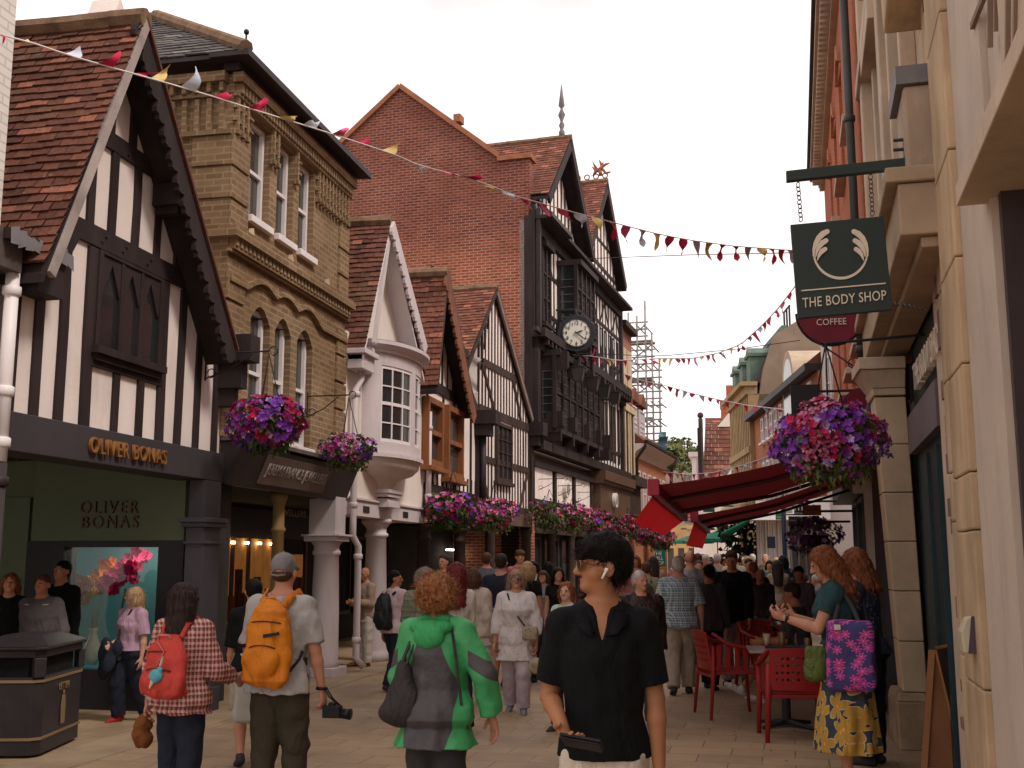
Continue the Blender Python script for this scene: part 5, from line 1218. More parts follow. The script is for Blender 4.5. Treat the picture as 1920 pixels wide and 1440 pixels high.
# ---- tiled gable house with black timber end and chimneys
GD=Fac(-40,66,(1,0),(0,-1))
def gd_(px,py,o=0):return GD.hit(px,py,o)
D1_=thing('tiled_gable_house','house with big dark red tiled roof slope and ball finial down the street','building',(-1.8,67,0))
r0,r1_,e0_,e1_=gd_(1322,800,-3),gd_(1386,800,-3),gd_(1318,905),gd_(1392,905)
mb=MB();tiles(mb,GD.P(*e0_,.0),GD.P(*e1_,.0),GD.P(*r0,-3),GD.P(*r1_,-3),.35,.4,.03);GD.poly(mb,[e0_,e1_,(e1_[0],e1_[1]+.1),(e0_[0],e0_[1]+.1)],-3,-.05);mb.build('roof',tileA,D1_)
mb=MB();GD.box(mb,e0_[0]+.1,e1_[0]+3,0,e0_[1],-6,-.3);mb.build('wall',creamwall,D1_)
mb=MB();p_=gd_(1313,775,-3.0);GD.box(mb,p_[0]-.1,p_[0]+.12,e0_[1]-1,gd_(1316,812,-3)[1],-3.4,-.1);mb.build('timber_end',timber,D1_)
mb=MB();mb.csm=True;c=GD.P(p_[0],gd_(1314,812,-3)[1],-3);mb.tube([c,c+Vector((0,0,.9))],.14,8);mb.ball(c+Vector((0,0,1.1)),.2,8,6);mb.build('ball_finial',timber2,D1_)
mb=MB()
q=gd_(1352,790,-5);GD.box(mb,q[0],q[0]+1.5,q[1]-2,gd_(1352,768,-5)[1],-6,-5);
q=gd_(1362,760,-6);GD.box(mb,q[0],q[0]+1.3,q[1]-3,gd_(1362,722,-6)[1],-7.2,-6.1);mb.build('chimney_stack',ob2,D1_)
mb=MB()
for px in(1355,1363,1371):q=gd_(px,768,-5.5);mb.tube([GD.P(q[0],q[1],-5.5),GD.P(q[0],q[1]+.6,-5.5)],.17,7)
mb.build('chimney_pots',cpm,D1_)
mb=MB();a0,a1=gd_(1318,800,-5),gd_(1350,782,-5);tiles(mb,GD.P(*gd_(1322,802,-3.5),-3.5),GD.P(*gd_(1372,802,-3.5),-3.5),GD.P(*gd_(1322,783,-5),-5),GD.P(*gd_(1360,783,-5),-5),.35,.4,.03);mb.build('upper_roof',tileB,D1_)
mb=MB()
for x0,x1,yb,yt in((1345,1386,800,768),):p,q,r=gd_(x0,yb,-2.9),gd_(x1,yb,-2.9),gd_((x0+x1)/2+6,yt,-2.9);GD.poly(mb,[p,q,r],-3.6,.0-2.9)
mb.build('white_gable',creamwall,D1_)
mb=MB();p,q=gd_(1362,905,.3),gd_(1388,868,.3);GD.bar(mb,p,q,.45,-.3,.4);mb.build('white_barge',whitepaint,D1_)
D2_=thing('white_classical_house','narrow white house with cornice at the end of the street, left of the tiled roof','building',(-3.8,74,0))
GW=Fac(-40,74,(1,0),(0,-1));a0,a1=GW.hit(1298,900)[0],GW.hit(1322,900)[0];zt_=GW.hit(1300,848)[1]
mb=MB();GW.box(mb,a0,a1,0,zt_-.3,-5,0);GW.box(mb,a0-.2,a1,zt_-.3,zt_,-5,.3);GW.box(mb,a0+.1,a0+.3,4,zt_-.4,0,.12);mb.build('wall',whitepaint,D2_);window(GW,a0+.4,a0+.75,zt_-2.2,zt_-.8,.01,D2_,whitepaint,glassl,1,1)
# ---- street end: ochre house, flint wall, hilltop trees
GF=Fac(-60,96,(1,0),(0,-1))
D3_=thing('far_ochre_house','small ochre fronted building closing the far end of the street','building',(-6,96,0))
a0,a1=GF.hit(1180,1000)[0],GF.hit(1480,1000)[0]
mb=MB();GF.box(mb,a0,a1,0,GF.hit(1300,985)[1],-6,0);mb.build('wall',M('far_ochre',(.45,.28,.12),.8,.3,.5),D3_)
mb=MB()
for i in range(14):a=a0+.6+i*(a1-a0-1)/14;GF.box(mb,a,a+.5,.8,2.6,0,.03)
mb.build('windows',glassl,D3_)
GX=Fac(-80,120,(1,0),(0,-1))
flint=M('flint_rubble',(.27,.215,.165),.95,.55,1.6,.8,6,stain=.4)
D4_=thing('flint_wall','ruined flint wall on the hill beyond the end of the street','wall',(-8,120,0))
a0,a1=GX.hit(1170,900)[0],GX.hit(1300,900)[0];pts=[(a0,0),(a1,0)]
top=[GX.hit(1170+130*i/16,884+ru(-5,5)+(10 if i%5==3 else 0))for i in range(17)]
mb=MB();GX.poly(mb,pts+top[::-1],-2,0);mb.build('masonry',flint,D4_)
## trees on the hill
leafm=[]
for i,c in enumerate(((.05,.07,.022),(.085,.10,.03),(.13,.13,.045))):leafm.append(M('foliage_%s'%('dark','mid','light')[i],c,.8,.35,1.2,isl=.35))
barkm=M('bark',(.09,.065,.045),.9,.3,3)
def tree(name,label,base,H,W,n=1500,lf=.5,light=.3,group='trees on the hill beyond the street'):
 t=thing(name,label,'tree',tuple(base),group);b=Vector(base)
 mb=MB();mb.tube([b,b+Vector((ru(-.2,.2),0,H*.3)),b+Vector((ru(-.4,.4),0,H*.6))],[H*.03,H*.022,H*.01],6)
 cl=[]
 for i in range(11):
  q=ru(0,6.28);rr=W*.5*sqrt(rnd())*.8;z=H*ru(.35,.88);k=1-.5*abs(z/H-.55)
  c=b+Vector((cos(q)*rr*k,sin(q)*rr*k,z));cl.append((c,W*ru(.14,.25)));mb.tube([b+Vector((0,0,H*.3)),c],[H*.012,H*.003],4)
 mb.build('trunk',barkm,t)
 mb=MB()
 for i in range(n):
  c,r_=random.choice(cl);d=Vector((ru(-1,1),ru(-1,1),ru(-1,1))).normalized()*r_*(.55+.5*rnd());p=c+d
  mb.cur=2 if rnd()<light else(1 if rnd()<.5 else 0)
  a=Vector((ru(-1,1),ru(-1,1),ru(-.6,.6))).normalized()*lf*ru(.5,1.1);bb=a.orthogonal().normalized()*lf*ru(.3,.6)
  mb.add([p-a,p+bb,p+a,p-bb*.8],[(0,1,2,3)])
 mb.build('crown',leafm,t);return t
def gx(px,py,Y):return on_y(px,py,Y)
for i,(px,pt,Y,W,lab)in enumerate(((1268,812,135,7,'round dark tree, tallest on the hill left of centre'),(1248,826,130,5,'small tree nearest the orange brick house on the hill'),(1290,822,132,5.5,'mid green tree on the hill right of the tallest one'),(1308,818,128,5,'light green tree beside the black timber gable end'),(1276,850,126,6,'low bushy tree in front on the hill'),(1306,862,124,4.5,'ivy covered low tree at the right end of the flint wall'),(1255,862,125,5,'low tree behind the left end of the flint wall'))):
 p=gx(px,pt,Y);Ht=p.z-2.0;tree('hill_tree',lab,(p.x,Y,2.0),Ht,W*.95,1300,.42,.25+.1*(i%3))
mb=MB();q=[gx(1150,905,121),gx(1330,900,121)];mb.hexa([(-40,121.5,0),(30,121.5,0),(30,200,0),(-40,200,0)],[(-40,123,7.0),(30,123,7.0),(30,200,13),(-40,200,13)]);tag(mb.build('hill',M('hill_green',(.10,.10,.04),.9,.4,.3)),kind='structure')
tree('birch_tree','thin pale tree stem standing out against the hill trees',(gx(1279,870,123).x,123,5),gx(1279,835,123).z-5,2.0,120,.3,.6)
## hanging baskets
petal={'purple':M('purple_petals',(.22,.05,.42),.55,.3,9,isl=.35),'crimson':M('crimson_petals',(.42,.008,.06),.55,.3,9,isl=.3),'pink':M('pink_geranium',(.62,.19,.36),.55,.2,9,isl=.3),'lilac':M('lilac_petals',(.46,.30,.58),.55,.2,9,isl=.3),'magenta':M('magenta_petals',(.34,.025,.20),.55,.3,9,isl=.3)}
bleaf=[M('basket_leaf',(.045,.075,.02),.6,.3,6,isl=.4),M('basket_leaf_light',(.10,.13,.035),.6,.3,6,isl=.4)]
wirem=M('basket_moss',(.07,.055,.03),.95,.4,12,.8)
def basket(c,r_,nb,mix,label,fr_=.035,squash=.8,nl=420,hang=None,patches=True):
 c=Vector(c);t=thing('hanging_basket',label,'flower basket',tuple(c),'hanging flower baskets')
 mb=MB();mb.csm=True;mb.lathe([(.02,-r_*.55),(r_*.25,-r_*.5),(r_*.45,-r_*.3),(r_*.52,0)],c,16);mb.build('basket',wirem,t)
 if hang is not None:
  mb=MB();top=c+Vector((0,0,hang))
  for k in range(3):q=2*pi*k/3+.4;mb.tube([c+Vector((r_*.5*cos(q),r_*.5*sin(q),0)),top],.006,4)
  mb.build('chains',iron,t)
  # foliage through the whole mass
 mb=MB();sd=ru(0,50)
 def shell(dmin,dmax):
  while True:
   d=Vector((ru(-1,1),ru(-1,1),ru(-1,1)))
   if .1<d.length<1:break
  d.normalize();k=1+.22*noise.noise(d*2.3+Vector((sd,0,0)));k*=(1.0 if d.z>-.2 else 1+.25*noise.noise(Vector((atan2(d.y,d.x)*2.2,sd,0))))
  return d,c+Vector((d.x*r_*k,d.y*r_*k,d.z*r_*squash*k))*1+(Vector((d.x,d.y,d.z))*0)
 for i in range(nl):
  d,p=shell(0,1);p=c+(p-c)*ru(.55,1.02);mb.cur=0 if rnd()<.6 else 1;leaf(mb,p,d+Vector((ru(-.7,.7),ru(-.7,.7),ru(-.9,.3))),r_*ru(.13,.24),r_*.05)
 for i in range(int(nl/6)):
  q=ru(0,6.28);p=c+Vector((cos(q)*r_*ru(.2,.8),sin(q)*r_*ru(.2,.8),-r_*squash*.75));l_=r_*ru(.15,.5)
  for j in range(4):leaf(mb,p-Vector((0,0,l_*j/4)),(ru(-1,1),ru(-1,1),-.8),r_*.13,r_*.04)
 mb.build('foliage',bleaf,t)
 lists={k:MB()for k in mix}
 keys=list(mix);tot=sum(mix.values())
 for i in range(nb):
  d,p=shell(.9,1.1);p=c+(p-c)*ru(.97,1.08)
  if patches:v=noise.noise(d*1.5+Vector((0,sd,7)))*.5+.5+ru(-.13,.13)+(.08*d.z)
  else:v=rnd()
  v=min(.999,max(0,(v-.22)/.56));acc=0
  for k in keys:
   acc+=mix[k]/tot
   if v<acc:break
  if k=='pink' and rnd()<.7:
   for j in range(9):blossom(lists[k],p+Vector((ru(-1,1),ru(-1,1),ru(-1,1)))*fr_*.9,fr_*.45,0,d+Vector((ru(-.5,.5),ru(-.5,.5),ru(-.5,.5))),.2,4)
  else:blossom(lists[k],p,fr_*ru(.75,1.2),0,d*1.1+Vector((ru(-.6,.6),ru(-.6,.6),ru(-.3,.6))),.35)
 for k,m_ in lists.items():
  if m_.f:m_.build('%s_flowers'%k,petal[k],t)
 return t
def iron_bracket(pl,s,z,reach,label,drop=.0,o0=0):
 t=thing('basket_bracket',label,'bracket',tuple(pl.P(s,z,o0)),'wrought iron basket brackets');P_=pl.P
 mb=MB();mb.tube([P_(s,z-.3,o0+.01),P_(s,z+.05,o0+.01)],.01,5);mb.tube([P_(s,z,o0+.01),P_(s,z,o0+reach)],.01,5)
 mb.tube([P_(s,z-.28,o0+.01),P_(s,z-.18,o0+reach*.4),P_(s,z-.02,o0+reach*.75)],.008,5)
 mb.tube([P_(s,z+.05*sin(k),o0+reach+.05-.05*cos(k))for k in[i*.7 for i in range(8)]],.007,5);mb.tube([P_(s,z-.22+.05*sin(k),o0+.08-.05*cos(k))for k in[i*.8 for i in range(8)]],.007,5)
 mb.build('scroll',iron,t);return t
mixA={'purple':5.2,'lilac':.4,'magenta':2.6,'crimson':1.2}
def fl(px,py,o):a,z=F1.hit(px,py,o);return a,z
a,z=fl(500,792,.75);basket(F1.P(a,z,.75),.37,640,mixA,'big round basket of purple and magenta petunias hanging on the yellow brick front',.042,.72,500,.75);iron_bracket(F1,a,z+.78,.75,'iron bracket over the big purple basket on yellow brick')
a,z=fl(652,838,.6);basket(F1.P(a,z-.03,.6),.35,250,{'purple':4.5,'lilac':2,'magenta':1.6,'pink':1.2},'looser purple and pink basket hanging between the canopy and the bow window',.04,.55,620,.7);iron_bracket(F1,a,z+.7,.6,'iron bracket beside the lilac drainpipe')
mixC={'magenta':3,'pink':2.4,'purple':2.4,'crimson':1.5}
a,z=fl(848,953,.55);basket(F1.P(a,z,.55),.52,260,mixC,'pink and crimson basket below the brown sash windows',.05,.5,760,.7)
mixD={'magenta':3,'crimson':2,'pink':2,'purple':1}
lab=['pink and green basket below the close-studded gable','leafy basket under the left white panel of the clock building','pink basket under the middle white panel','pink and purple basket under the right white panel','small basket beneath the brown shop fascia','magenta basket beyond the clock building','last magenta basket before the orange brick house']
for i,(px,py,r_,dn)in enumerate(((925,963,.55,1),(1030,962,.62,.35),(1075,968,.6,1),(1120,978,.6,1),(1178,985,.6,.6),(1212,1000,.6,1.1),(1238,1010,.65,1.3))):
 a,z=g2(px,py,.6);basket(F2.P(a,z,.6),r_*.88,int(170*dn),mixD,lab[i],.06,.62,420,.6)
for a,z,lab_ in((4.9,3.7,'thin iron bracket on the left white panel'),(6.9,3.65,'thin iron bracket on the middle white panel'),(9.2,3.6,'thin iron bracket on the right white panel')):iron_bracket(F2,a,z,.7,lab_)
rb_=on_y(1556,822,8.9);basket(rb_,.385,780,{'purple':4.6,'lilac':1.3,'magenta':1.6,'crimson':2.3,'pink':.9},'huge purple and crimson flower basket below the green hanging sign',.036,.72,700,.75)
# its bracket
t=thing('basket_bracket','iron arm carrying the huge purple basket on the right','bracket',(1.35,8.9,rb_.z+.75),'wrought iron basket brackets');mb=MB();mb.tube([rb_+Vector((0,0,.75)),(FR.P(8.95,0).x,8.95,rb_.z+.8)],.012,6);mb.build('arm',iron,t)
far_b=on_y(1528,1003,19);basket(far_b,.42,160,{'purple':4,'lilac':1,'magenta':1},'small purple basket behind the brown haired women',.05,.6,220,.5)
## hanging signs
def pstrip(mb,pts,Y,th=.006):
 """ribbon on the upright plane Y=const; pts = (px, py, half width in px)"""
 Lf,Rt=[],[]
 for i,(x,y,w_)in enumerate(pts):
  a=pts[max(i-1,0)];b=pts[min(i+1,len(pts)-1)];dx,dy=b[0]-a[0],b[1]-a[1];l_=sqrt(dx*dx+dy*dy)or 1
  Lf.append(on_y(x-dy/l_*w_,y+dx/l_*w_,Y));Rt.append(on_y(x+dy/l_*w_,y-dx/l_*w_,Y))
 for i in range(len(pts)-1):mb.prism([Lf[i],Lf[i+1],Rt[i+1],Rt[i]],(0,th,0))
 for e,q in((0,Lf),(-1,Lf)):
  x,y,w_=pts[e];mb.prism([on_y(x+w_*cos(2*pi*k/12),y+w_*sin(2*pi*k/12),Y-.0012)for k in range(12)],(0,th,0))
SGN=thing('hanging_shop_sign','square dark green hanging sign with cream lettering and leafy ring emblem','sign',tuple(on_y(1577,600,7.0)))
dgreen=M('sign_dark_green',(.028,.040,.037),.45,.08)
cn=[on_y(*p,7.0)for p in((1482,421),(1656,405),(1674,580),(1496,597))]
mb=MB();mb.prism(cn,(0,.045,0));mb.build('board',dgreen,SGN,bevel=.004)
YS=6.993
mb=MB()
c0x,c0y,r0=1576,471,50.5
arc=[]
for i in range(41):q=radians=R(8+164*i/40);arc.append((c0x+r0*cos(q),c0y+r0*sin(q),1.6+.9*sin(pi*i/40)))
pstrip(mb,arc,YS)
for sx_ in(-1,1):
 T_=lambda x,y:(c0x+sx_*(c0x-x),y+(0 if sx_<0 else 0))if sx_>0 else(x,y)
 for kk,path in enumerate((((1551,434,4.6),(1543,438,5.4),(1535,446,5.2),(1529,457,4),(1526,468,2.6),(1525.5,479,1.7)),((1549,451,4.4),(1542,455,5),(1536,462,4.4),(1531.5,471,2.6),(1529.5,481,1)),((1547,467,4.2),(1541,471,4.4),(1536,478,3),(1532.5,488,.7)))):
  pstrip(mb,[(*T_(x,y),w_)for x,y,w_ in path],YS-.0025*(kk+1))
mb.build('ring_emblem',sgn,SGN)
mb=MB();pstrip(mb,[(1503,545,1.1),(1660,531,1.1)],YS);mb.build('rule_line',sgn,SGN)
p0,p1=on_y(1505,577,YS),on_y(1662,562,YS)
text_mesh('THE BODY SHOP',.089,Vector(((p0.x+p1.x)/2,YS,(p0.z+p1.z)/2)),(1,0,(p1.z-p0.z)/(p1.x-p0.x)),(0,0,1),.006,'lettering',sgn,SGN,width=(p1-p0).length,spacing=1.05)
b0,b1=on_y(1474,332,7.0),on_y(1702,307,7.0)
mb=MB();mb.hexa([b0+Vector((0,-.026,-.034)),b1+Vector((0,-.026,-.034)),b1+Vector((0,.026,-.034)),b0+Vector((0,.026,-.034))],[b0+Vector((0,-.026,.034)),b1+Vector((0,-.026,.034)),b1+Vector((0,.026,.034)),b0+Vector((0,.026,.034))]);mb.build('beam',dgreen,SGN,bevel=.004)
mb=MB();mb.csm=True;mb.tube([b1+Vector((-.02,0,0)),b1+Vector((.1,0,.01))],.06,6);mb.tube([on_y(1696,260,7.0),on_y(1702,370,7.0)],.012,6)
for py__ in(262,280,342,358):q=on_y(1697,py__,7.0);mb.tube([q-Vector((.07,0,0)),q+Vector((.12,0,0))],.012,5)
mb.build('wall_fixing',iron,SGN)
def chain(mb,a,b,n,r_=.016,wr=.0038):
 a,b=Vector(a),Vector(b);d=(b-a).normalized();o_=d.orthogonal().normalized();o2=d.cross(o_)
 for i in range(n):
  c=a.lerp(b,(i+.5)/n);hh=(b-a).length/n*.62;s_=o_ if i%2 else o2
  mb.tube([c+d*hh*cos(q)+s_*r_*sin(q)for q in[2*pi*k/9 for k in range(10)]],wr,4,caps=False)
mb=MB();chain(mb,on_y(1496,343,7.0),on_y(1502,415,7.0),9);chain(mb,on_y(1632,328,7.0),on_y(1636,404,7.0),9);chain(mb,on_y(1675,568,7.0),on_y(1750,567,7.0)+Vector((.0,.2,0)),14,.013,.003);mb.build('chains',M('chain_steel',(.12,.10,.10),.4,metal=.6),SGN)
CO=thing('coffee_sign','round burgundy coffee sign tucked behind the square green sign','sign',tuple(on_y(1558,650,12.2)))
bur=M('burgundy',(.16,.012,.028),.5,.1);cc0=on_y(1558,585,12.2);rr=(on_y(1622,590,12.2)-cc0).length
mb=MB();mb.prism([cc0+Vector((rr*cos(2*pi*i/40),0,rr*sin(2*pi*i/40)))for i in range(40)],(0,.05,0));mb.build('disc',bur,CO)
text_mesh('COFFEE',.10,on_y(1559,609,12.19),(1,0,.0),(0,0,1),.008,'lettering',sgn,CO,width=(on_y(1587,600,12.2)-on_y(1531,600,12.2)).length)
mb=MB();mb.csm=True;rg=rr+.012;mb.tube([cc0+Vector((rg*cos(q),.025,rg*sin(q)))for q in[pi+pi*k/16 for k in range(17)]],.012,5)
e1=on_y(1628,680,12.2)
for dx,dz in((.0,.0),(.08,-.12),(.2,-.2)):mb.tube([e1+Vector((dx*.3-.12+.09*cos(q),0,dz+.06*sin(q)))for q in[k*.6 for k in range(9)]],.008,4)
mb.tube([e1+Vector((.05,0,.35)),e1+Vector((.08,0,-.35))],.014,5);mb.tube([cc0+Vector((-rr*.6,0,-rr*.8)),e1+Vector((0,0,-.15)),e1+Vector((.08,0,-.1))],.01,5);mb.build('scroll_bracket',iron,CO)
C2_=thing('round_burgundy_sign','plain burgundy disc half hidden behind the top of the huge flower basket','sign',tuple(on_y(1622,775,13)))
c_=on_y(1620,775,13);mb=MB();mb.prism([c_+Vector((.26*cos(2*pi*i/30),0,.30*sin(2*pi*i/30)))for i in range(30)],(0,.04,0));mb.build('disc',bur,C2_);mb=MB();mb.tube([c_+Vector((.1,.02,.2)),c_+Vector((.35,.02,.25))],.015,5);mb.build('arm',iron,C2_)
def board(name,label,px0,py0,px1,py1,Y,col,txts=(),th=.06,arm=True,tc=None,cat='sign'):
 a,b=on_y(px0,py0,Y),on_y(px1,py1,Y);t=thing(name,label,cat,((a.x+b.x)/2,Y,b.z))
 mb=MB();mb.box((a.x,Y,b.z),(b.x,Y+th,a.z));mb.build('board',M('sign_%s_%d'%(name,px0),col,.5,.08),t)
 for tx,x,y,wpx,hpx in txts:
  q=on_y(x,y,Y-.006);k=(on_y(x+1,y,Y)-on_y(x,y,Y)).x;text_mesh(tx,hpx*k*1.35,q,(1,0,0),(0,0,1),.01,'lettering',tc or sgn,t,width=wpx*k)
 if arm:mb=MB();mb.tube([(b.x,Y+th/2,a.z-.1),(b.x+.5,Y+th/2,a.z-.1)],.02,5);mb.build('arm',iron,t)
 return t
wht=M('sign_text_white',(.72,.68,.62),.5)
board('shop_sign','dark square sign reading mi in white script, right side of the street',1488,930,1516,966,21,(.02,.02,.022),(('mi',1500,957,20,20),('STYLE',1500,964,18,3)),tc=wht)
board('shop_sign','orange sign reading coffee and pastries',1505,947,1540,966,18.5,(.42,.14,.03),(('COFFEE',1518,955,18,6),('& PASTRIES',1522,963,30,6)),tc=M('sign_peach',(.6,.42,.3),.5))
board('shop_sign','black sign with letters below the orange coffee and pastries sign',1522,967,1536,980,19.2,(.015,.015,.018),(('UA',1529,973,10,5),('S',1526,979,4,5)),tc=wht)
board('shop_sign','green square hanging sign near the blue lamp post',1454,958,1470,974,30,(.02,.14,.06),(('SPECIES',1462,971,10,2.5),),tc=wht)
board('shop_sign','dark green sign reading Italian hanging between the awnings',1318,942,1340,960,30,(.015,.06,.05),(('ASK',1327,948,10,4),('ITALIAN',1326,954,18,4)),tc=wht)
board('shop_sign','red hanging sign low in the distance beyond the first awning',1280,961,1303,971,44,(.5,.05,.02),(('SALE',1291,969,16,5),),tc=wht)
board('shop_sign','white hanging sign under the distant red one',1283,972,1300,982,46,(.6,.56,.5),(('LETTING',1291,979,13,4),),tc=M('sign_red_text',(.35,.03,.02),.5))
board('shop_sign','pale blank hanging sign beside the white mi sign',1473,941,1486,962,25,(.66,.6,.5))
board('shop_sign','large black angled sign at the top of the huge flower basket',1482,722,1540,775,16,(.02,.02,.024))
board('window_poster','dark blue poster on the white rippled front down the street',1438,1006,1454,1028,33,(.015,.015,.03),arm=False,cat='poster')
board('street_banner','teal banner with white letters on the left arcade side of the street',1226,1031,1248,1062,27,(.015,.13,.10),(('THE',1233,1041,16,7),('WELL',1234,1050,19,7),('SHOP',1235,1059,19,7)),tc=wht,arm=False,cat='banner')
for i in range(14):
 px=1262+ru(0,70);py__=ru(985,1015);Y_=ru(42,70);w_=ru(5,14)
 if i<9:board('shop_sign',['small white sign','small black sign','small grey sign','small ochre sign','small teal sign','small brown sign','tiny white sign','tiny dark red sign','tiny slate sign'][i]+' crowded far down the street below the red awnings',int(px),int(py__),int(px+w_),int(py__+ru(3,7)),Y_,[(.6,.56,.5),(.02,.02,.02),(.25,.23,.22),(.4,.25,.1),(.03,.15,.13),(.12,.07,.04),(.62,.6,.55),(.2,.02,.02),(.12,.12,.15)][i])
fs=thing('finger_signpost','navy lamp post with black finger signs in the middle distance','signpost',tuple(on_z(1478,1085)))
lp=on_y(1474,1085,26);navy=M('navy_paint',(.018,.02,.05),.4,.1)
mb=MB();mb.csm=True;mb.tube([(lp.x,26,0),(lp.x,26,3.0)],.055,8);mb.tube([(lp.x,26,3.0),(lp.x,26,3.3)],.02,6);mb.build('post',navy,fs)
for i,tx in enumerate(('Westgate Centre','Specialist Shopping')):
 a=on_y(1478,968+i*9,25.95);b=on_y(1532,975+i*9,25.95);mb=MB();mb.box((a.x,25.95,b.z),(b.x,25.99,a.z));fo=mb.build('finger',iron,fs);text_mesh(tx,.085,((b.x+a.x)/2+.15,25.94,b.z+.015),(1,0,0),(0,0,1),.006,'lettering',wht,fo,width=.42)
 # middle distance shops on the right behind the awnings: white rippled front, green awning
wf=thing('white_rippled_front','white shop front hung with rippled sheeting beyond the red awnings','shopfront',(1.3,33,0))
mb=MB();a,b=on_y(1418,975,34),on_y(1480,975,34);n=26
for i in range(n):x0=a.x+(b.x-a.x)*i/n;x1=a.x+(b.x-a.x)*(i+1)/n;mb.quad((x0,34-.08*(i%2),0),(x1,34-.08*((i+1)%2),0),(x1+ru(-.03,.03),34-.08*((i+1)%2),2.75),(x0,34-.08*(i%2),2.75))
mb.box((a.x,34.05,0),(3.6,36,3.35));mb.build('wall',whitepaint,wf)
mb=MB();mb.hexa([(a.x-.5,33.2,2.75),(2.4,33.2,2.75),(2.4,34.2,2.75),(a.x-.5,34.2,2.75)],[(a.x-.2,33.4,2.95),(2.4,33.4,3.45),(2.4,34.2,3.45),(a.x,34.2,2.95)]);mb.build('cornice',whitepaint,wf)
for i,(x0,x1,z0_,z1_,c_)in enumerate(((1482,1508,2.3,2.9,(.03,.16,.06)),(1510,1545,2.5,3.3,(.03,.03,.035)),(1484,1494,.1,2.2,(.05,.05,.05)),(1498,1508,.1,2.2,(.06,.05,.04)),(1512,1526,.2,2.3,(.04,.04,.045)),(1530,1545,.2,2.3,(.09,.05,.03)),(1482,1545,3.5,3.7,(.5,.45,.4)))):
 a,b=on_y(x0,1000,33.9),on_y(x1,1000,33.9);mb=MB();mb.box((a.x,33.9-.02*i,z0_),(b.x,34.04,z1_));mb.build(('fascia','fascia','door','door','window','window','cornice_band','window','window','window')[i],M('front_col_%d'%i,c_,.5,.2),wf)
wf2=thing('dark_hedge_mass','dark clipped greenery between the parasols and the white rippled front','shrub',tuple(on_z(1400,1085)))
cdn=on_y(1397,1005,36);mb=MB()
for i in range(700):p=Vector((cdn.x+ru(-.75,.6),36+ru(-.3,.3),ru(.2,3.1)));leaf(mb,p,(ru(-1,1),ru(-1,1),ru(-1,.5)),.22,.08)
mb.build('foliage',M('very_dark_leaf',(.02,.035,.015),.7,.3,3),wf2);mb=MB();mb.tube([(cdn.x,36,0),(cdn.x,36,2.5)],.08,6);mb.build('stem',barkm,wf2)
gaw=thing('green_awning','green sloping canvas awning above the parasols down the street','awning',tuple(on_y(1390,990,38)))
gcl=M('green_canvas',(.012,.17,.10),.7,.12,3)
P_=[on_y(1352,1002,33),on_y(1368,1008,36),on_y(1418,968,36),on_y(1410,972,33)]
mb=MB();mb.prism(P_,(0,0,.05));mb.build('canvas',gcl,gaw);mb=MB();mb.tube([P_[0],P_[1]],.04,5);mb.tube([P_[1],P_[2]+Vector((0,0,-.3))],.03,5);mb.build('frame',iron,gaw)
def parasol(px,py,Y,R_,col,label,H_=2.3):
 c=on_y(px,py,Y);c.z=H_ if False else c.z;t=thing('parasol',label,'parasol',(c.x,Y,0),'cafe parasols down the street')
 mb=MB();top=c+Vector((0,0,R_*.32));n=8;ring=[c+Vector((R_*cos(2*pi*i/n+.3),R_*sin(2*pi*i/n+.3),0))for i in range(n)]
 for i in range(n):mb.add([top,ring[i],ring[(i+1)%n]],[(0,1,2)]);p,q=ring[i],ring[(i+1)%n];mb.quad(p,q,q-Vector((0,0,.15)),p-Vector((0,0,.15)))
 mb.build('canopy',col,t);mb=MB();mb.tube([(c.x,Y,0),top],.03,6)
 for p in ring:mb.tube([top-Vector((0,0,.1)),p],.012,4)
 mb.build('pole',iron,t)
parasol(1345,1011,58,1.35,gcl,'bright green parasol right of the second red valance');parasol(1300,1014,62,1.15,gcl,'green parasol showing left of the second red valance');parasol(1404,1024,60,.95,M('dull_green_canvas',(.03,.10,.075),.8,.12),'dull grey green parasol in front of the dark greenery')
## burgundy awnings
m,nt,b=_new('awning_canvas')
b.inputs['Base Color'].default_value=(.17,.013,.02,1);b.inputs['Roughness'].default_value=.8;_t=nt.nodes.new('ShaderNodeBsdfTranslucent');_t.inputs[0].default_value=(.42,.02,.035,1);_m=nt.nodes.new('ShaderNodeMixShader');_m.inputs[0].default_value=.09;nt.links.new(b.outputs[0],_m.inputs[1]);nt.links.new(_t.outputs[0],_m.inputs[2]);nt.links.new(_m.outputs[0],nt.nodes['Material Output'].inputs[0])
m2_,nt2,b2=_new('valance_red')
b2.inputs['Base Color'].default_value=(.50,.022,.026,1);b2.inputs['Roughness'].default_value=.7
tr_=nt2.nodes.new('ShaderNodeBsdfTranslucent');tr_.inputs[0].default_value=(.6,.02,.025,1);ms_=nt2.nodes.new('ShaderNodeMixShader');ms_.inputs[0].default_value=.5
nt2.links.new(b2.outputs[0],ms_.inputs[1]);nt2.links.new(tr_.outputs[0],ms_.inputs[2]);nt2.links.new(ms_.outputs[0],nt2.nodes['Material Output'].inputs[0])
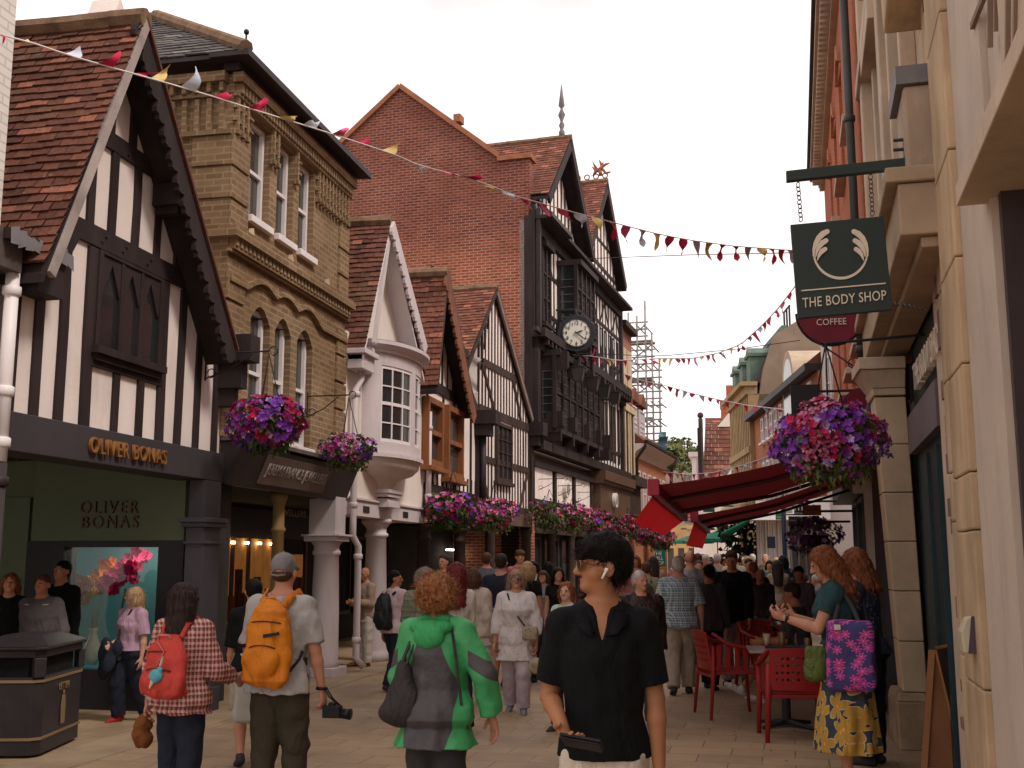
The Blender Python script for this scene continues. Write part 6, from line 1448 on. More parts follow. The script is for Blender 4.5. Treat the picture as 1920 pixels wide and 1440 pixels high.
def awning(fn,ff,wn,wf_,v0,v1,label):
 fn,ff,wn,wf_=map(Vector,(fn,ff,wn,wf_));t=thing('awning',label,'awning',tuple(wn),'burgundy cafe awnings')
 mb=MB();mb.csm=True;n=10;mm=6;g=[]
 for j in range(mm+1):
  for i in range(n+1):
   u,v=i/n,j/mm;p=(wn.lerp(fn,u)).lerp(wf_.lerp(ff,u),v);p.z-=.10*sin(pi*u)*(1-.3*v)-.0;g.append(p)
 mb.add(g,[(j*(n+1)+i,j*(n+1)+i+1,(j+1)*(n+1)+i+1,(j+1)*(n+1)+i)for j in range(mm)for i in range(n)])
 mb.build('canvas',MATS['awning_canvas'],t)
 mb=MB();d=(ff-fn).normalized();mb.obox((fn+ff)/2-Vector((0,0,.03)),d*(ff-fn).length/2,Vector((.045,0,0)),(0,0,.065));mb.obox(fn-d*.02-Vector((0,0,.02)),d*.02,(.055,0,0),(0,0,.08));mb.build('front_bar',M('bar_red',(.32,.02,.04),.4,.1),t,bevel=.01)
 mb=MB();n=12;e0,e1=fn-Vector((0,0,.08)),ff-Vector((0,0,.08))
 for i in range(n):
  u0,u1=i/n,(i+1)/n;a,c_=e0.lerp(e1,u0),e0.lerp(e1,u1);dv0,dv1=Vector(v0).lerp(Vector(v1),u0),Vector(v0).lerp(Vector(v1),u1);w0,w1=.03*sin(u0*19),.03*sin(u1*19)
  mb.quad(a,c_,c_+dv1+Vector((w1,0,0)),a+dv0+Vector((w0,0,0)))
 mb.build('valance',MATS['valance_red'],t)
 mb=MB();mb.csm=True
 for w0,f0 in((wn.lerp(wf_,.12),fn.lerp(ff,.28)),(wn.lerp(wf_,.88),fn.lerp(ff,.72))):
  e=w0.lerp(f0,.5)+(ff-fn).normalized()*.55*(1 if f0 is not fn else 1)-Vector((0,0,.12));mb.tube([w0-Vector((0,0,.12)),e,f0-Vector((0,0,.05))],.025,6)
 mb.build('folding_arm',M('arm_dark',(.10,.05,.05),.4,metal=.3),t);return t
awning(on_y(1226,910,10.5),on_y(1283,964,15),(1.36,10.7,2.86),(1.5,15,2.86),(-.2,.0,-.27),(-.28,0,-.2),'near burgundy cafe awning with bright red valance hanging at its outer edge')
awning(on_y(1302,966,15.4),on_y(1327,990,19.6),(1.58,15.4,2.86),(1.72,19.6,2.86),(-.12,.0,-.33),(-.1,0,-.27),'farther burgundy cafe awning, behind the first one')
## bunting
flagm={c:M('flag_'+n_,v,.75,.12,9,obj=False)for c,n_,v in(('p','pink',(.70,.10,.22)),('r','crimson',(.50,.02,.075)),('y','yellow',(.72,.52,.20)),('w','pale_blue',(.55,.58,.68)),('g','grey',(.42,.43,.50)))}
cord=M('bunting_cord',(.68,.60,.58),.8)
def lerp_list(pts,x):
 for(x0,y0),(x1,y1)in zip(pts,pts[1:]):
  if x0<=x<=x1:return y0+(y1-y0)*(x-x0)/(x1-x0)
 return pts[-1][1]if x>pts[-1][0]else pts[0][1]
def bunting(label,A,B,pts,flags,cr=.007):
 A,B=Vector(A),Vector(B);d=(B-A).normalized();pl=Fac(A.x,A.y,(d.x,d.y),(d.y,-d.x))
 def H(px,py,o=0):a,z=pl.hit(px,py);return pl.P(a,z,o)
 xs=[p[0]for p in pts];path=[]
 n=40
 for i in range(n+1):x=xs[0]+(xs[-1]-xs[0])*i/n;path.append(H(x,lerp_list(pts,x)))
 t=thing('bunting_string',label,'bunting',tuple(path[0]),'bunting strings over the street')
 mb=MB();mb.csm=True;mb.tube(path,cr,5);mb.build('cord',cord,t)
 for x0,x1,tx,ty,c in flags:
  a,b,e=H(x0,lerp_list(pts,x0)),H(x1,lerp_list(pts,x1)),H(tx,ty,ru(-.06,.06))
  mb=MB();mb.csm=True;nn=5;vs=[];nrm=(b-a).cross(e-a).normalized();cv=ru(-.05,.05);cv2=ru(-.04,.04);side=(b-a)*ru(-.35,.35)
  for j in range(nn+1):
   v=j/nn;w_=1-v*.94
   for u in(0,.5,1):
    base=a.lerp(b,u*w_+(1-w_)*.5 if v else u);p=a.lerp(b,.5)+((a.lerp(b,u)-a.lerp(b,.5))*w_)+(e-a.lerp(b,.5))*v
    p=p+nrm*(cv*sin(v*pi*1.1)+cv2*sin(v*pi*2)*(u-.5)*2)+side*sin(pi*v)*.5;vs.append(p)
  mb.add(vs,[(3*j+k,3*j+k+1,3*j+k+4,3*j+k+3)for j in range(nn)for k in(0,1)]);mb.build('flag',flagm[c],t)
 return t
s1=[(-8,63),(60,80),(130,104),(210,127),(300,152),(390,178),(480,207),(600,244),(680,270),(740,290),(790,312),(870,331),(930,352),(960,366),(1010,380),(1060,394),(1110,407),(1160,420),(1230,438),(1290,450),(1380,462),(1490,470)]
f1=[(0,10,4,84,'r'),(48,80,58,70,'y'),(115,150,154,84,'w'),(182,212,221,99,'r'),(250,276,296,137,'r'),(282,306,318,121,'y'),(338,367,363,127,'w'),(395,425,434,176,'r'),(465,492,497,184,'r'),(520,550,556,219,'y'),(568,592,598,229,'w'),(622,645,650,239,'p'),(665,698,694,258,'r'),(715,740,748,267,'y'),(780,795,793,322,'w'),(825,845,852,335,'p'),(858,890,894,328,'r'),(898,925,932,361,'y'),(940,958,956,382,'w'),(972,990,1003,390,'p'),(1006,1024,1030,407,'p'),(1043,1062,1073,416,'p'),(1076,1097,1092,428,'w'),(1108,1126,1121,445,'y')]
cyc='rpgyrrgyrrgyrrg'
for i,x in enumerate((1140,1168,1197,1224,1251,1275,1299,1324,1349,1373,1397,1419,1440,1460,1476)):f1.append((x,x+15-i*.25,x+7+ru(-3,8),lerp_list(s1,x+7)+36-i*.7+ru(-4,3),cyc[i]))
bunting('long near string of bunting crossing from the top left to the green sign',(-5.0,7.2,0),(1.7,18,0),s1,f1)
s2=[(1055,664),(1110,668),(1160,676),(1235,672),(1300,672),(1350,661),(1390,645),(1430,609),(1460,577),(1492,535)]
f2=[];x=1064
while x<1480:f2.append((x,x+7,x+4+ru(-3,9),lerp_list(s2,x+4)+ru(9,17)*(1.3 if x>1400 else 1)*(-1 if x<1130 and rnd()<.4 else 1),random.choice('prwygrp')));x+=ru(9,13)
bunting('second string of small flags sagging from the clock up to the right hand roofs',tuple(F2.P(7.0,0,.6)),(1.95,20,0),s2,f2,.012)
s3=[(1168,700),(1205,714),(1245,722),(1300,738),(1350,750),(1400,760),(1470,768)]
f3=[];x=1172
while x<1465:f3.append((x,x+9,x+4+ru(-4,6),lerp_list(s3,x+4)+ru(9,18),random.choice('rpgwrp')));x+=ru(13,19)
bunting('third string of sparse flags crossing beyond the scaffolding',tuple(F2.P(15,0,.3)),(2.2,31,0),s3,f3,.014)
s4=[(1240,884),(1290,890),(1340,886),(1390,873),(1430,860),(1462,846)]
f4=[];x=1243
while x<1455:f4.append((x,x+6,x+3+ru(-3,5),lerp_list(s4,x+3)+ru(8,18),random.choice('rpwwrg')));x+=ru(7,10)
bunting('lowest string of flags far down the street just above the first awning',tuple(F2.P(24,0,.3)),(2.3,40,0),s4,f4,.016)
for lab,A,B,pts in(('thin wire crossing above the clock',(*F2.P(5,0).xy,0),(1.9,20,0),[(1100,485),(1290,478),(1482,474)]),('thin wire crossing level with the clock brackets',(*F2.P(4,0).xy,0),(1.9,24,0),[(1080,662),(1235,668),(1380,655),(1500,638)])):
 d=(Vector(B)-Vector(A)).normalized();pl=Fac(A[0],A[1],(d.x,d.y),(d.y,-d.x));ps=[]
 for i in range(13):x=pts[0][0]+(pts[-1][0]-pts[0][0])*i/12;a,z=pl.hit(x,lerp_list(pts,x));ps.append(pl.P(a,z))
 mb=MB();mb.tube(ps,.009,4);tag(mb.build('overhead_wire',iron),lab,'wire')
 ## litter bin
bp=[on_z(8,1418),on_z(62,1424),on_z(74,1420),on_z(145,1387)]
bd=(bp[3]-bp[2]).normalized();bc=bp[2]
binm=M('bin_black',(.035,.028,.032),.4,.2,6,.1,60);bing=M('bin_gold',(.30,.20,.11),.45,.2,metal=.3)
bn=thing('litter_bin','black litter bin with gold bands beside the dark drainpipe','bin',tuple(bc))
X_=bd;Y_=Vector((-bd.y,bd.x,0));W_,D_=(bp[3]-bp[2]).length,.56;ch_=.07
def octo(k=0,z=0):return[bc+X_*a+Y_*b_+Vector((0,0,z))for a,b_ in((-k,-k+0),(W_+k,-k),(W_+ch_+k,ch_-k),(W_+ch_+k,D_+k-ch_),(W_+k,D_+k),(-k,D_+k),(-ch_-k,D_-ch_+k),(-ch_-k,ch_-k))]
HB=.97
mb=MB();mb.prism(octo(0,.02),(0,0,.62));mb.prism(octo(.0,.80),(0,0,.06));
for q in(0,2,4,6):p=octo(-.0,.64);a,b_=p[q-1 if q else 7],p[q];m_=(a+b_)/2;mb.obox(m_+(bc+X_*W_/2+Y_*D_/2-m_)*.12*Vector((1,1,0)).length*0+Vector((0,0,.08)),(b_-a)/2,(b_-a).cross(Vector((0,0,1))).normalized()*.03,(0,0,.08))
mb.build('body',binm,bn,bevel=.008)
mb=MB();mb.prism([p for p in octo(-.06,.63)],(0,0,.18));mb.build('aperture',M('bin_inside',(.008,.008,.008),.9),bn)
mb=MB();o_=octo(.03,.862);c_=bc+X_*W_/2+Y_*D_/2+Vector((0,0,HB-.0));o2_=[c_+(p-c_)*.45*Vector((1,1,1)).length*0+(Vector((p.x,p.y,0))-Vector((c_.x,c_.y,0)))*.5 for p in o_]
mb.prism(o_,(0,0,.03));n=8;mb.add([p+Vector((0,0,.031))for p in o_]+[Vector((p.x,p.y,HB))for p in o2_],[(i,(i+1)%n,n+(i+1)%n,n+i)for i in range(n)]+[tuple(range(n,2*n))]);mb.build('lid',binm,bn,bevel=.01)
mb=MB()
for z in(.14,.60):mb.prism(octo(.008,z),(0,0,.022))
mb.build('gold_bands',bing,bn)
text_mesh('LITTER',.085,bc+X_*W_/2-Y_*.012+Vector((0,0,.50)),X_,(0,0,1),.006,'lettering',bing,bn)
mb=MB();q=bc+X_*W_/2-Y_*.008+Vector((0,0,.35));V_=lambda a,z:q+X_*a+Vector((0,0,z))
mb.prism([V_(-.03,.1),V_(.03,.1),V_(.05,.0),V_(.045,-.14),V_(-.04,-.14),V_(-.05,.0)],-Y_*.006);mb.prism([V_(-.015,.11),V_(.015,.11),V_(.015,.14),V_(-.015,.14)],-Y_*.006);mb.build('litter_symbol',bing,bn)
## cafe furniture
redp=M('red_plastic',(.30,.022,.022),.42,.08,4);greyp=M('taupe_plastic',(.22,.18,.16),.5,.1);
def chair(name,mat,label,group):
 t=thing(name,label,'chair',(0,0,0),group)
 mb=MB();sz=.44
 for sx_ in(-1,1):
  l_=MB();l_.csm=True;l_.tube([(sx_*.25,-.24,.68),(sx_*.26,-.25,.42),(sx_*.29,-.29,0)],[.018,.021,.015],6,flat=1.5);l_.build('leg',mat,t)
  l_=MB();l_.csm=True;l_.tube([(sx_*.27,.23,.645),(sx_*.265,.24,.42),(sx_*.28,.27,0)],[.018,.021,.015],6,flat=1.5);l_.build('leg',mat,t)
  a=MB();a.csm=True;a.tube([(sx_*.25,-.25,.80),(sx_*.285,-.1,.70),(sx_*.29,.12,.655),(sx_*.275,.25,.64)],[.03,.034,.032,.022],8,flat=.5);a.build('arm_rest',mat,t)
  for i in range(5):
   y0,y1=-.22+i*.09,-.22+i*.09+.045;mb.add([(sx_*.265,y0,.45),(sx_*.265,y1,.45),(sx_*.28,y1,.69-.03*i*.4),(sx_*.28,y0,.69-.03*i*.4)],[(0,1,2,3)])
 mb.build('side_panel',mat,t)
 mb=MB();mb.hexa([(-.25,-.24,.41),(.25,-.24,.41),(.26,.26,.42),(-.26,.26,.42)],[(-.25,-.24,.435),(.25,-.24,.435),(.26,.26,.45),(-.26,.26,.45)]);mb.box((-.26,-.26,.38),(.26,-.22,.41));mb.box((-.26,.22,.38),(.26,.255,.418));mb.build('seat',mat,t,bevel=.006)
 mb=MB();n=11;rows=6
 f=lambda u,v:(-.25+.5*u,-.25-.06*v-.04*sin(pi*u),.45+.36*v+.015*sin(pi*u)*v)
 for i in range(n):
  u0,u1=i/n+.012,(i+1)/n-.012
  for j in range(rows):
   if 0<i<n-1 or True:
    v0,v1=j/rows+.012,(j+1)/rows-.02
    hole=(0<i<n-1 and 1<=j<rows-1)
    if not hole:mb.quad(f(i/n,j/rows),f((i+1)/n,j/rows),f((i+1)/n,(j+1)/rows),f(i/n,(j+1)/rows))
    else:
     a,b_=(i+.25)/n,(i+.75)/n;c0_,c1_=(j+.3)/rows,(j+.7)/rows
     for q in((i/n,a,j/rows,(j+1)/rows),(b_,(i+1)/n,j/rows,(j+1)/rows),(a,b_,j/rows,c0_),(a,b_,c1_,(j+1)/rows)):mb.quad(f(q[0],q[2]),f(q[1],q[2]),f(q[1],q[3]),f(q[0],q[3]))
 bo=mb.build('backrest',mat,t);md=bo.modifiers.new('s','SOLIDIFY');md.thickness=.008
 return t
CH=chair('cafe_chair',redp,'red plastic armchair standing alone at the near left of the cafe tables','red cafe armchairs')
c=on_z(1372,1345);CH.location=(c.x-.0,c.y+.12,0);CH.rotation_euler=(0,0,R(-72));CH.scale=(1.07,)*3
def at_(px,py):q=on_z(px,py);return(q.x,q.y,0)
for px,py,rz,lab in((1490,1384,8,'red armchair with its back to the camera beside the floral tote'),(1440,1290,-150,'red armchair on the far side of the near table'),(1668,1318,80,'red armchair tucked against the stone pier'),(1362,1268,-60,'red armchair behind the lone one, next to the taupe chair'),(1655,1290,100,'red armchair in the shade behind the one by the pier')):
 copy_tree(CH,at_(px,py),R(rz),lab)
CG=chair('cafe_chair',greyp,'taupe plastic armchair with its back towards the camera, left of the middle table','taupe cafe armchairs');q=at_(1392,1262);CG.location=q;CG.rotation_euler=(0,0,R(-8))
copy_tree(CG,at_(1470,1190),R(20),'taupe armchair among the far tables, near the rope posts');copy_tree(CG,at_(1440,1175),R(150),'taupe armchair at the far tables, facing the camera');copy_tree(CG,at_(1500,1172),R(-120),'taupe armchair farthest right at the far tables')
topm=M('table_top_taupe',(.33,.27,.25),.35,.12,3);dleg=M('table_leg_dark',(.03,.028,.03),.4)
def table(px,py,label,w_=.7,rz=3):
 q=on_z(px,py,.74);t=thing('cafe_table',label,'table',(q.x,q.y,0),'square cafe tables');c,s_=cos(R(rz)),sin(R(rz))
 mb=MB();mb.obox((q.x,q.y,.73),(c*w_/2,s_*w_/2,0),(-s_*w_/2,c*w_/2,0),(0,0,.012));mb.build('table_top',topm,t,bevel=.004)
 mb=MB();mb.tube([(q.x,q.y,.02),(q.x,q.y,.72)],.045,10);mb.build('pedestal',dleg,t)
 mb=MB()
 for k in range(4):a=R(rz+45+90*k);mb.tube([(q.x,q.y,.05),(q.x+.34*cos(a),q.y+.34*sin(a),.015)],[.03,.018],6)
 mb.build('cross_foot',dleg,t);return q
tq=table(1470,1216,'near cafe table crowded with glasses beside the teal topped woman');tq2=table(1440,1168,'middle cafe table where the long haired woman in black sits');tq3=table(1486,1118,'farther cafe table beyond the rope posts',.65,10);tq4=table(1455,1112,'farthest cafe table near the rope posts',.65,10)
clear=clear_mat('drink_glass',(.95,.92,.9));cof=M('iced_coffee',(.20,.09,.05),.5,.2)
def tumbler(q,dx,dy,h_,r_,fill,label,cup=None):
 t=thing('drinking_glass' if not cup else 'paper_cup',label,'glass' if not cup else 'cup',(q.x+dx,q.y+dy,.745));c=Vector(t.location)
 mb=MB();mb.csm=True;mb.lathe([(r_*.72,0),(r_*.75,.004),(r_,h_),(r_*.93,h_),(r_*.68,.01)],c,14);mb.build('vessel',cup or clear,t)
 if fill:mb=MB();mb.csm=True;mb.lathe([(r_*.6,.012),(r_*.82,h_*.8),(.001,h_*.8)],c,12);mb.build('drink',fill,t)
tumbler(tq,-.02,-.12,.2,.045,cof,'tall glass of iced coffee on the near table, its nearest glass');tumbler(tq,.12,.05,.17,.045,None,'clear tumbler right of the iced coffee on the near table');tumbler(tq,-.16,.12,.16,.045,M('milk',(.55,.45,.35),.5),'milky drink left of the iced coffee on the near table');tumbler(tq,.22,-.1,.13,.04,cof,'short brown drink at the right of the near table')
tumbler(tq2,.2,.0,.14,.045,None,'burgundy paper cup on the middle table',bur);tumbler(tq2,.08,-.15,.15,.04,clear and None,'clear tumbler left of the burgundy cup on the middle table')
mb=MB();mb.obox((tq.x+.02,tq.y+.1,.752),(.2,0,0),(0,.13,0),(0,0,.006));tag(mb.build('serving_tray',iron,bevel=.003),'dark serving tray lying on the near cafe table','tray')
mb=MB();mb.obox((tq2.x-.1,tq2.y-.1,.752),(.2,.02,0),(-.02,.13,0),(0,0,.006));tag(mb.build('serving_tray',iron,bevel=.003),'dark serving tray lying on the middle cafe table','tray')
q=on_z(1650,1402);t=thing('dropped_paper_cup','burgundy paper cup lying on its side on the paving by the stone pier','cup',tuple(q));mb=MB();mb.csm=True;c=Vector(q)+Vector((0,0,.045));mb.tube([c,c+Vector((-.06,-.08,.0))],[.032,.044],14);mb.build('cup_wall',bur,t);mb=MB();mb.csm=True;mb.tube([c+Vector((-.0605,-.0805,0)),c+Vector((-.063,-.084,0))],[.04,.038],14);mb.build('inside',wht,t)
# rope barrier posts
wood=M('orange_wood',(.36,.16,.05),.6,.3,5,streak=(1,1,.2));rope=M('manila_rope',(.42,.30,.17),.9,.3,30)
pr=[]
for px,py,lab in((1477,1202,'near wooden rope post beside the middle table'),(1491,1165,'second wooden rope post just behind the near one')):
 q=on_z(px,py);t=thing('rope_post',lab,'post',tuple(q),'wooden rope barrier posts');mb=MB();mb.box((q.x-.045,q.y-.045,0),(q.x+.045,q.y+.045,1.0));mb.build('post',wood,t,bevel=.008);mb=MB();mb.box((q.x-.12,q.y-.12,0),(q.x+.12,q.y+.12,.04));mb.build('foot',iron,t);pr.append(q)
def rope_(a,b,label):
 a,b=Vector(a),Vector(b);mb=MB();mb.csm=True;mb.tube([a.lerp(b,i/10)-Vector((0,0,.18*sin(pi*i/10)))for i in range(11)],.018,6);tag(mb.build('rope',rope),label,'rope')
rope_(pr[0]+Vector((0,0,.93)),pr[0]+Vector((-.75,1.2,.9)),'rope sagging left from the near wooden post');rope_(pr[0]+Vector((0,0,.95)),pr[1]+Vector((0,0,.93)),'rope slung between the two wooden posts');rope_(pr[1]+Vector((0,0,.93)),pr[1]+Vector((.9,.6,.85)),'rope sagging right from the second wooden post')
# A-board and the letter box on the pilaster
ab=thing('pavement_board','wooden framed A-board with black panel at the bottom right','sign',tuple(on_z(1760,1450)))
wd=M('board_wood',(.40,.17,.07),.55,.25,4,streak=(1,1,.3));q_=lambda x,y,Y:on_y(x,y,Y)
def stile(a,b,w_=.022):mb=MB();d=(b-a).normalized();s_=d.cross(Vector((0,1,0))).normalized();mb.obox((a+b)/2,(b-a)/2,s_*w_,(0,w_*.7,0));mb.build('frame_rail',wd,ab)
tL,tR,fL,fR=q_(1747,1219,9.0),q_(1757,1218,9.0),q_(1731,1452,9.0),q_(1812,1442,9.0);fL.z=fR.z=.02
sh_=Vector((.10,-.55,0));tB,fB=q_(1822,1205,8.3),Vector((q_(1812,1442,9.0).x+.0,8.35,.02));fB.x=tB.x+.30
stile(tL,fL);stile(tR,fR);stile(tR,tB);stile(tB,fB);stile(fR+Vector((0,0,.1)),fB+Vector((0,0,.1)))
mb=MB();mb.prism([tL+Vector((0,.02,-.03)),tR+Vector((0,.02,-.03)),fR+Vector((0,.02,.06)),fL+Vector((0,.02,.06))],(0,.008,0));mb.build('end_panel',M('board_back',(.27,.11,.05),.6,.25),ab)
mb=MB();n_=(tB-tR).cross(fR-tR).normalized()*.008;mb.prism([tR-n_,tB-n_,fB-n_,fR-n_],n_*1.2);mb.build('chalk_panel',M('chalkboard',(.012,.012,.013),.5),ab)
bx=thing('wall_box','small cream and dark plastic box fixed to the ochre pilaster','wall box',tuple(FR.P(*hr(1825,1200,.1),.1)))
a,z0_=hr(1842,1232,.13);a1_,z1_=hr(1812,1175,.13)
mb=MB();a_m=(a+a1_)/2
mb.prism([FR.P(a_m+.06,z0_,.13),FR.P(a_m+.06,z0_,.19),FR.P(a_m+.06,z0_+.11,.20),FR.P(a_m+.06,z0_+.18,.17),FR.P(a_m+.06,z0_+.19,.13)],-FR.d*.12);mb.build('cover',M('cream_plastic',(.5,.44,.3),.4),bx,bevel=.01)
mb=MB();mb.prism([FR.P(a_m-.065,z0_,.13),FR.P(a_m-.065,z0_,.17),FR.P(a_m-.065,z0_+.19,.145),FR.P(a_m-.065,z0_+.19,.13)],-FR.d*.01);mb.build('side',M('dark_mauve_plastic',(.08,.05,.07),.4),bx)
## figures: one smooth continuous surface per body, clothes laid over it
def _surfnet(D,G,org,vx):
 S=D<0
 c=S[:-1,:-1,:-1].astype(np.int8)
 for dx in(0,1):
  for dy in(0,1):
   for dz in(0,1):
    if dx+dy+dz:c+=S[dx:S.shape[0]-1+dx,dy:S.shape[1]-1+dy,dz:S.shape[2]-1+dz]
 act=np.argwhere((c>0)&(c<8))
 if len(act)==0:return None
 idx=np.full(c.shape,-1,np.int32);idx[tuple(act.T)]=np.arange(len(act))
 P_=np.zeros((len(act),3),np.float32);cnt=np.zeros(len(act),np.float32)
 cor=[(i,j,k)for i in(0,1)for j in(0,1)for k in(0,1)]
 for a in cor:
  for ax in range(3):
   if a[ax]:continue
   b=list(a);b[ax]=1
   d0=D[act[:,0]+a[0],act[:,1]+a[1],act[:,2]+a[2]];d1=D[act[:,0]+b[0],act[:,1]+b[1],act[:,2]+b[2]]
   m=(d0<0)!=(d1<0);t=np.where(m,d0/(np.where(m,d0-d1,1)),0)
   q=np.array(a,np.float32)[None].repeat(len(act),0);q[:,ax]+=t
   P_+=q*m[:,None];cnt+=m
 P_=P_/cnt[:,None]+act;V=org+P_*vx
 fs=[]
 for ax in range(3):
  u,v=(ax+1)%3,(ax+2)%3
  sl0=[slice(None)]*3;sl1=[slice(None)]*3;sl0[ax]=slice(0,-1);sl1[ax]=slice(1,None)
  s0,s1=S[tuple(sl0)],S[tuple(sl1)];e=np.argwhere(s0!=s1)
  e=e[(e[:,u]>0)&(e[:,v]>0)&(e[:,u]<S.shape[u]-1)&(e[:,v]<S.shape[v]-1)]
  if not len(e):continue
  def I(du,dv):q=e.copy();q[:,u]-=du;q[:,v]-=dv;return idx[tuple(q.T)]
  q=np.stack([I(1,1),I(0,1),I(0,0),I(1,0)],1);fl_=~s0[tuple(e.T)]
  q[fl_]=q[fl_][:,::-1];fs.append(q)
 F=np.concatenate(fs);F=F[(F>=0).all(1)]
 g=G[act[:,0],act[:,1],act[:,2]]
 return V,F,g[F[:,0]]
class Blob:
 """smooth union of tapered limbs, ellipsoids, lofts and rounded boxes"""
 def __init__(s):s.p=[]
 def cone(s,a,b,ra,rb,k=.02,g=0,clip=False,flat=None,clipa=False):s.p.append(('c',np.array(a,float),np.array(b,float),ra,rb,k,g,clip,flat,clipa));return s
 def limb(s,pts,rs,**kw):
  for i in range(len(pts)-1):s.cone(pts[i],pts[i+1],rs[i],rs[i+1],**kw)
 def ell(s,c,r,M_=None,k=.02,g=0):s.p.append(('e',np.array(c,float),np.array(r,float),np.array(M_)if M_ is not None else np.eye(3),k,g));return s
 def box(s,c,r,rad,M_=None,k=.01,g=0):s.p.append(('b',np.array(c,float),np.array(r,float),np.array(M_)if M_ is not None else np.eye(3),k,g,rad));return s
 def loft(s,tab,M_=None,piv=(0,0,0),k=.02,g=0,off=0,fold=0,nf=9):s.p.append(('l',np.array(tab,float),np.array(M_)if M_ is not None else np.eye(3),np.array(piv,float),k,g,off,fold,nf));return s
 def sub(s,c,r,M_=None):s.p.append(('s',np.array(c,float),np.array(r,float),np.array(M_)if M_ is not None else np.eye(3),.004,0));return s
 def _bb(s,p):
  if p[0]=='c':r=max(p[3],p[4])*(1.0 if not p[8]else max(1,1));return np.minimum(p[1],p[2])-r,np.maximum(p[1],p[2])+r
  if p[0]in 'ebs':r=np.abs(p[3])@p[2];return p[1]-r,p[1]+r
  t=p[1];cs=[]
  rx,ry=t[:,1].max()+p[6]+p[7],t[:,2].max()+p[6]+p[7];ym=t[:,3]if t.shape[1]>3 else t[:,0]*0
  for x in(-rx,rx):
   for y in(-ry+ym.min(),ry+ym.max()):
    for z in(t[:,0].min()-.01,t[:,0].max()+.01):cs.append(p[2]@(np.array([x,y,z])-p[3])+p[3])
  cs=np.array(cs);return cs.min(0),cs.max(0)
 def mesh(s,name,mats,parent,vx,noise_amp=0,nfreq=30,strand=0,kind=None,label=None,zstretch=1,seed=0,clipz=None):
  bbs=[s._bb(p)for p in s.p if p[0]!='s'];lo=np.min([b[0]for b in bbs],0)-vx*3-.012;hi=np.max([b[1]for b in bbs],0)+vx*3+.012
  n=np.ceil((hi-lo)/vx).astype(int)+1
  ax=[lo[i]+np.arange(n[i])*vx for i in range(3)]
  D=np.full(n,.08,np.float32);G=np.zeros(n,np.int8)
  for p in s.p:
   b0,b1=s._bb(p);k=p[4]if p[0]in 'ebs' else(p[5]if p[0]=='c' else p[4]);mg=.045+k
   i0=np.maximum(0,np.floor((b0-mg-lo)/vx).astype(int));i1=np.minimum(n,np.ceil((b1+mg-lo)/vx).astype(int)+1)
   X_,Y_,Z_=np.meshgrid(*[ax[i][i0[i]:i1[i]]for i in range(3)],indexing='ij',sparse=False)
   sl=tuple(slice(i0[i],i1[i])for i in range(3))
   if p[0]=='c':
    a,b,ra,rb=p[1:5];ab=b-a;L2=ab@ab+1e-12
    qx,qy,qz=X_-a[0],Y_-a[1],Z_-a[2];t=np.clip((qx*ab[0]+qy*ab[1]+qz*ab[2])/L2,0,1)
    ex,ey,ez=qx-ab[0]*t,qy-ab[1]*t,qz-ab[2]*t
    if p[8]:
     fv=np.array(p[8][0],float);fv/=np.linalg.norm(fv);dd=ex*fv[0]+ey*fv[1]+ez*fv[2];kf=1/p[8][1]-1;ex,ey,ez=ex+fv[0]*dd*kf,ey+fv[1]*dd*kf,ez+fv[2]*dd*kf
    d=np.sqrt(ex*ex+ey*ey+ez*ez)-(ra+(rb-ra)*t)
    if p[8]:d=d*.75
    L_=sqrt(L2)
    if p[7]:d=np.maximum(d,(qx*ab[0]+qy*ab[1]+qz*ab[2])/L_-L_)
    if p[9]:d=np.maximum(d,-(qx*ab[0]+qy*ab[1]+qz*ab[2])/L_)
    g,k=p[6],p[5]
   elif p[0]in 'es':
    q=np.stack([X_-p[1][0],Y_-p[1][1],Z_-p[1][2]],-1)@p[3];r=p[2]
    k0=np.sqrt(((q/r)**2).sum(-1));k1=np.sqrt(((q/(r*r))**2).sum(-1));d=np.where(k1>1e-6,k0*(k0-1)/np.maximum(k1,1e-6),-r.min());g,k=p[5],p[4]
   elif p[0]=='b':
    q=np.abs(np.stack([X_-p[1][0],Y_-p[1][1],Z_-p[1][2]],-1)@p[3])-(p[2]-p[6]);d=np.sqrt((np.maximum(q,0)**2).sum(-1))+np.minimum(q.max(-1),0)-p[6];g,k=p[5],p[4]
   else:
    t=p[1];q=np.stack([X_-p[3][0],Y_-p[3][1],Z_-p[3][2]],-1)@p[2]+p[3]
    z=q[...,2];rx=np.interp(z,t[:,0],t[:,1])+p[6];ry=np.interp(z,t[:,0],t[:,2])+p[6];yc=np.interp(z,t[:,0],t[:,3])if t.shape[1]>3 else 0
    yy=q[...,1]-yc;rr=np.sqrt((q[...,0]/rx)**2+(yy/ry)**2)
    d=(rr-1)*np.minimum(rx,ry)
    if p[7]:th=np.arctan2(yy,q[...,0]);u=np.clip((t[-1,0]-z)/(t[-1,0]-t[0,0]),0,1);d=d+p[7]*u*np.sin(p[8]*th+2*np.sin(z*7+seed))+p[7]*.5*u*np.sin(p[8]*1.7*th+1.3)
    d=np.maximum(d,np.maximum(z-t[-1,0],t[0,0]-z));g,k=p[5],p[4]
   d=d.astype(np.float32);o=D[sl]
   if p[0]=='s':D[sl]=np.maximum(o,-d);continue
   h_=np.maximum(k-np.abs(o-d),0)/max(k,1e-6);G[sl]=np.where(d<o,g,G[sl]);D[sl]=np.minimum(o,d)-h_*h_*k*.25
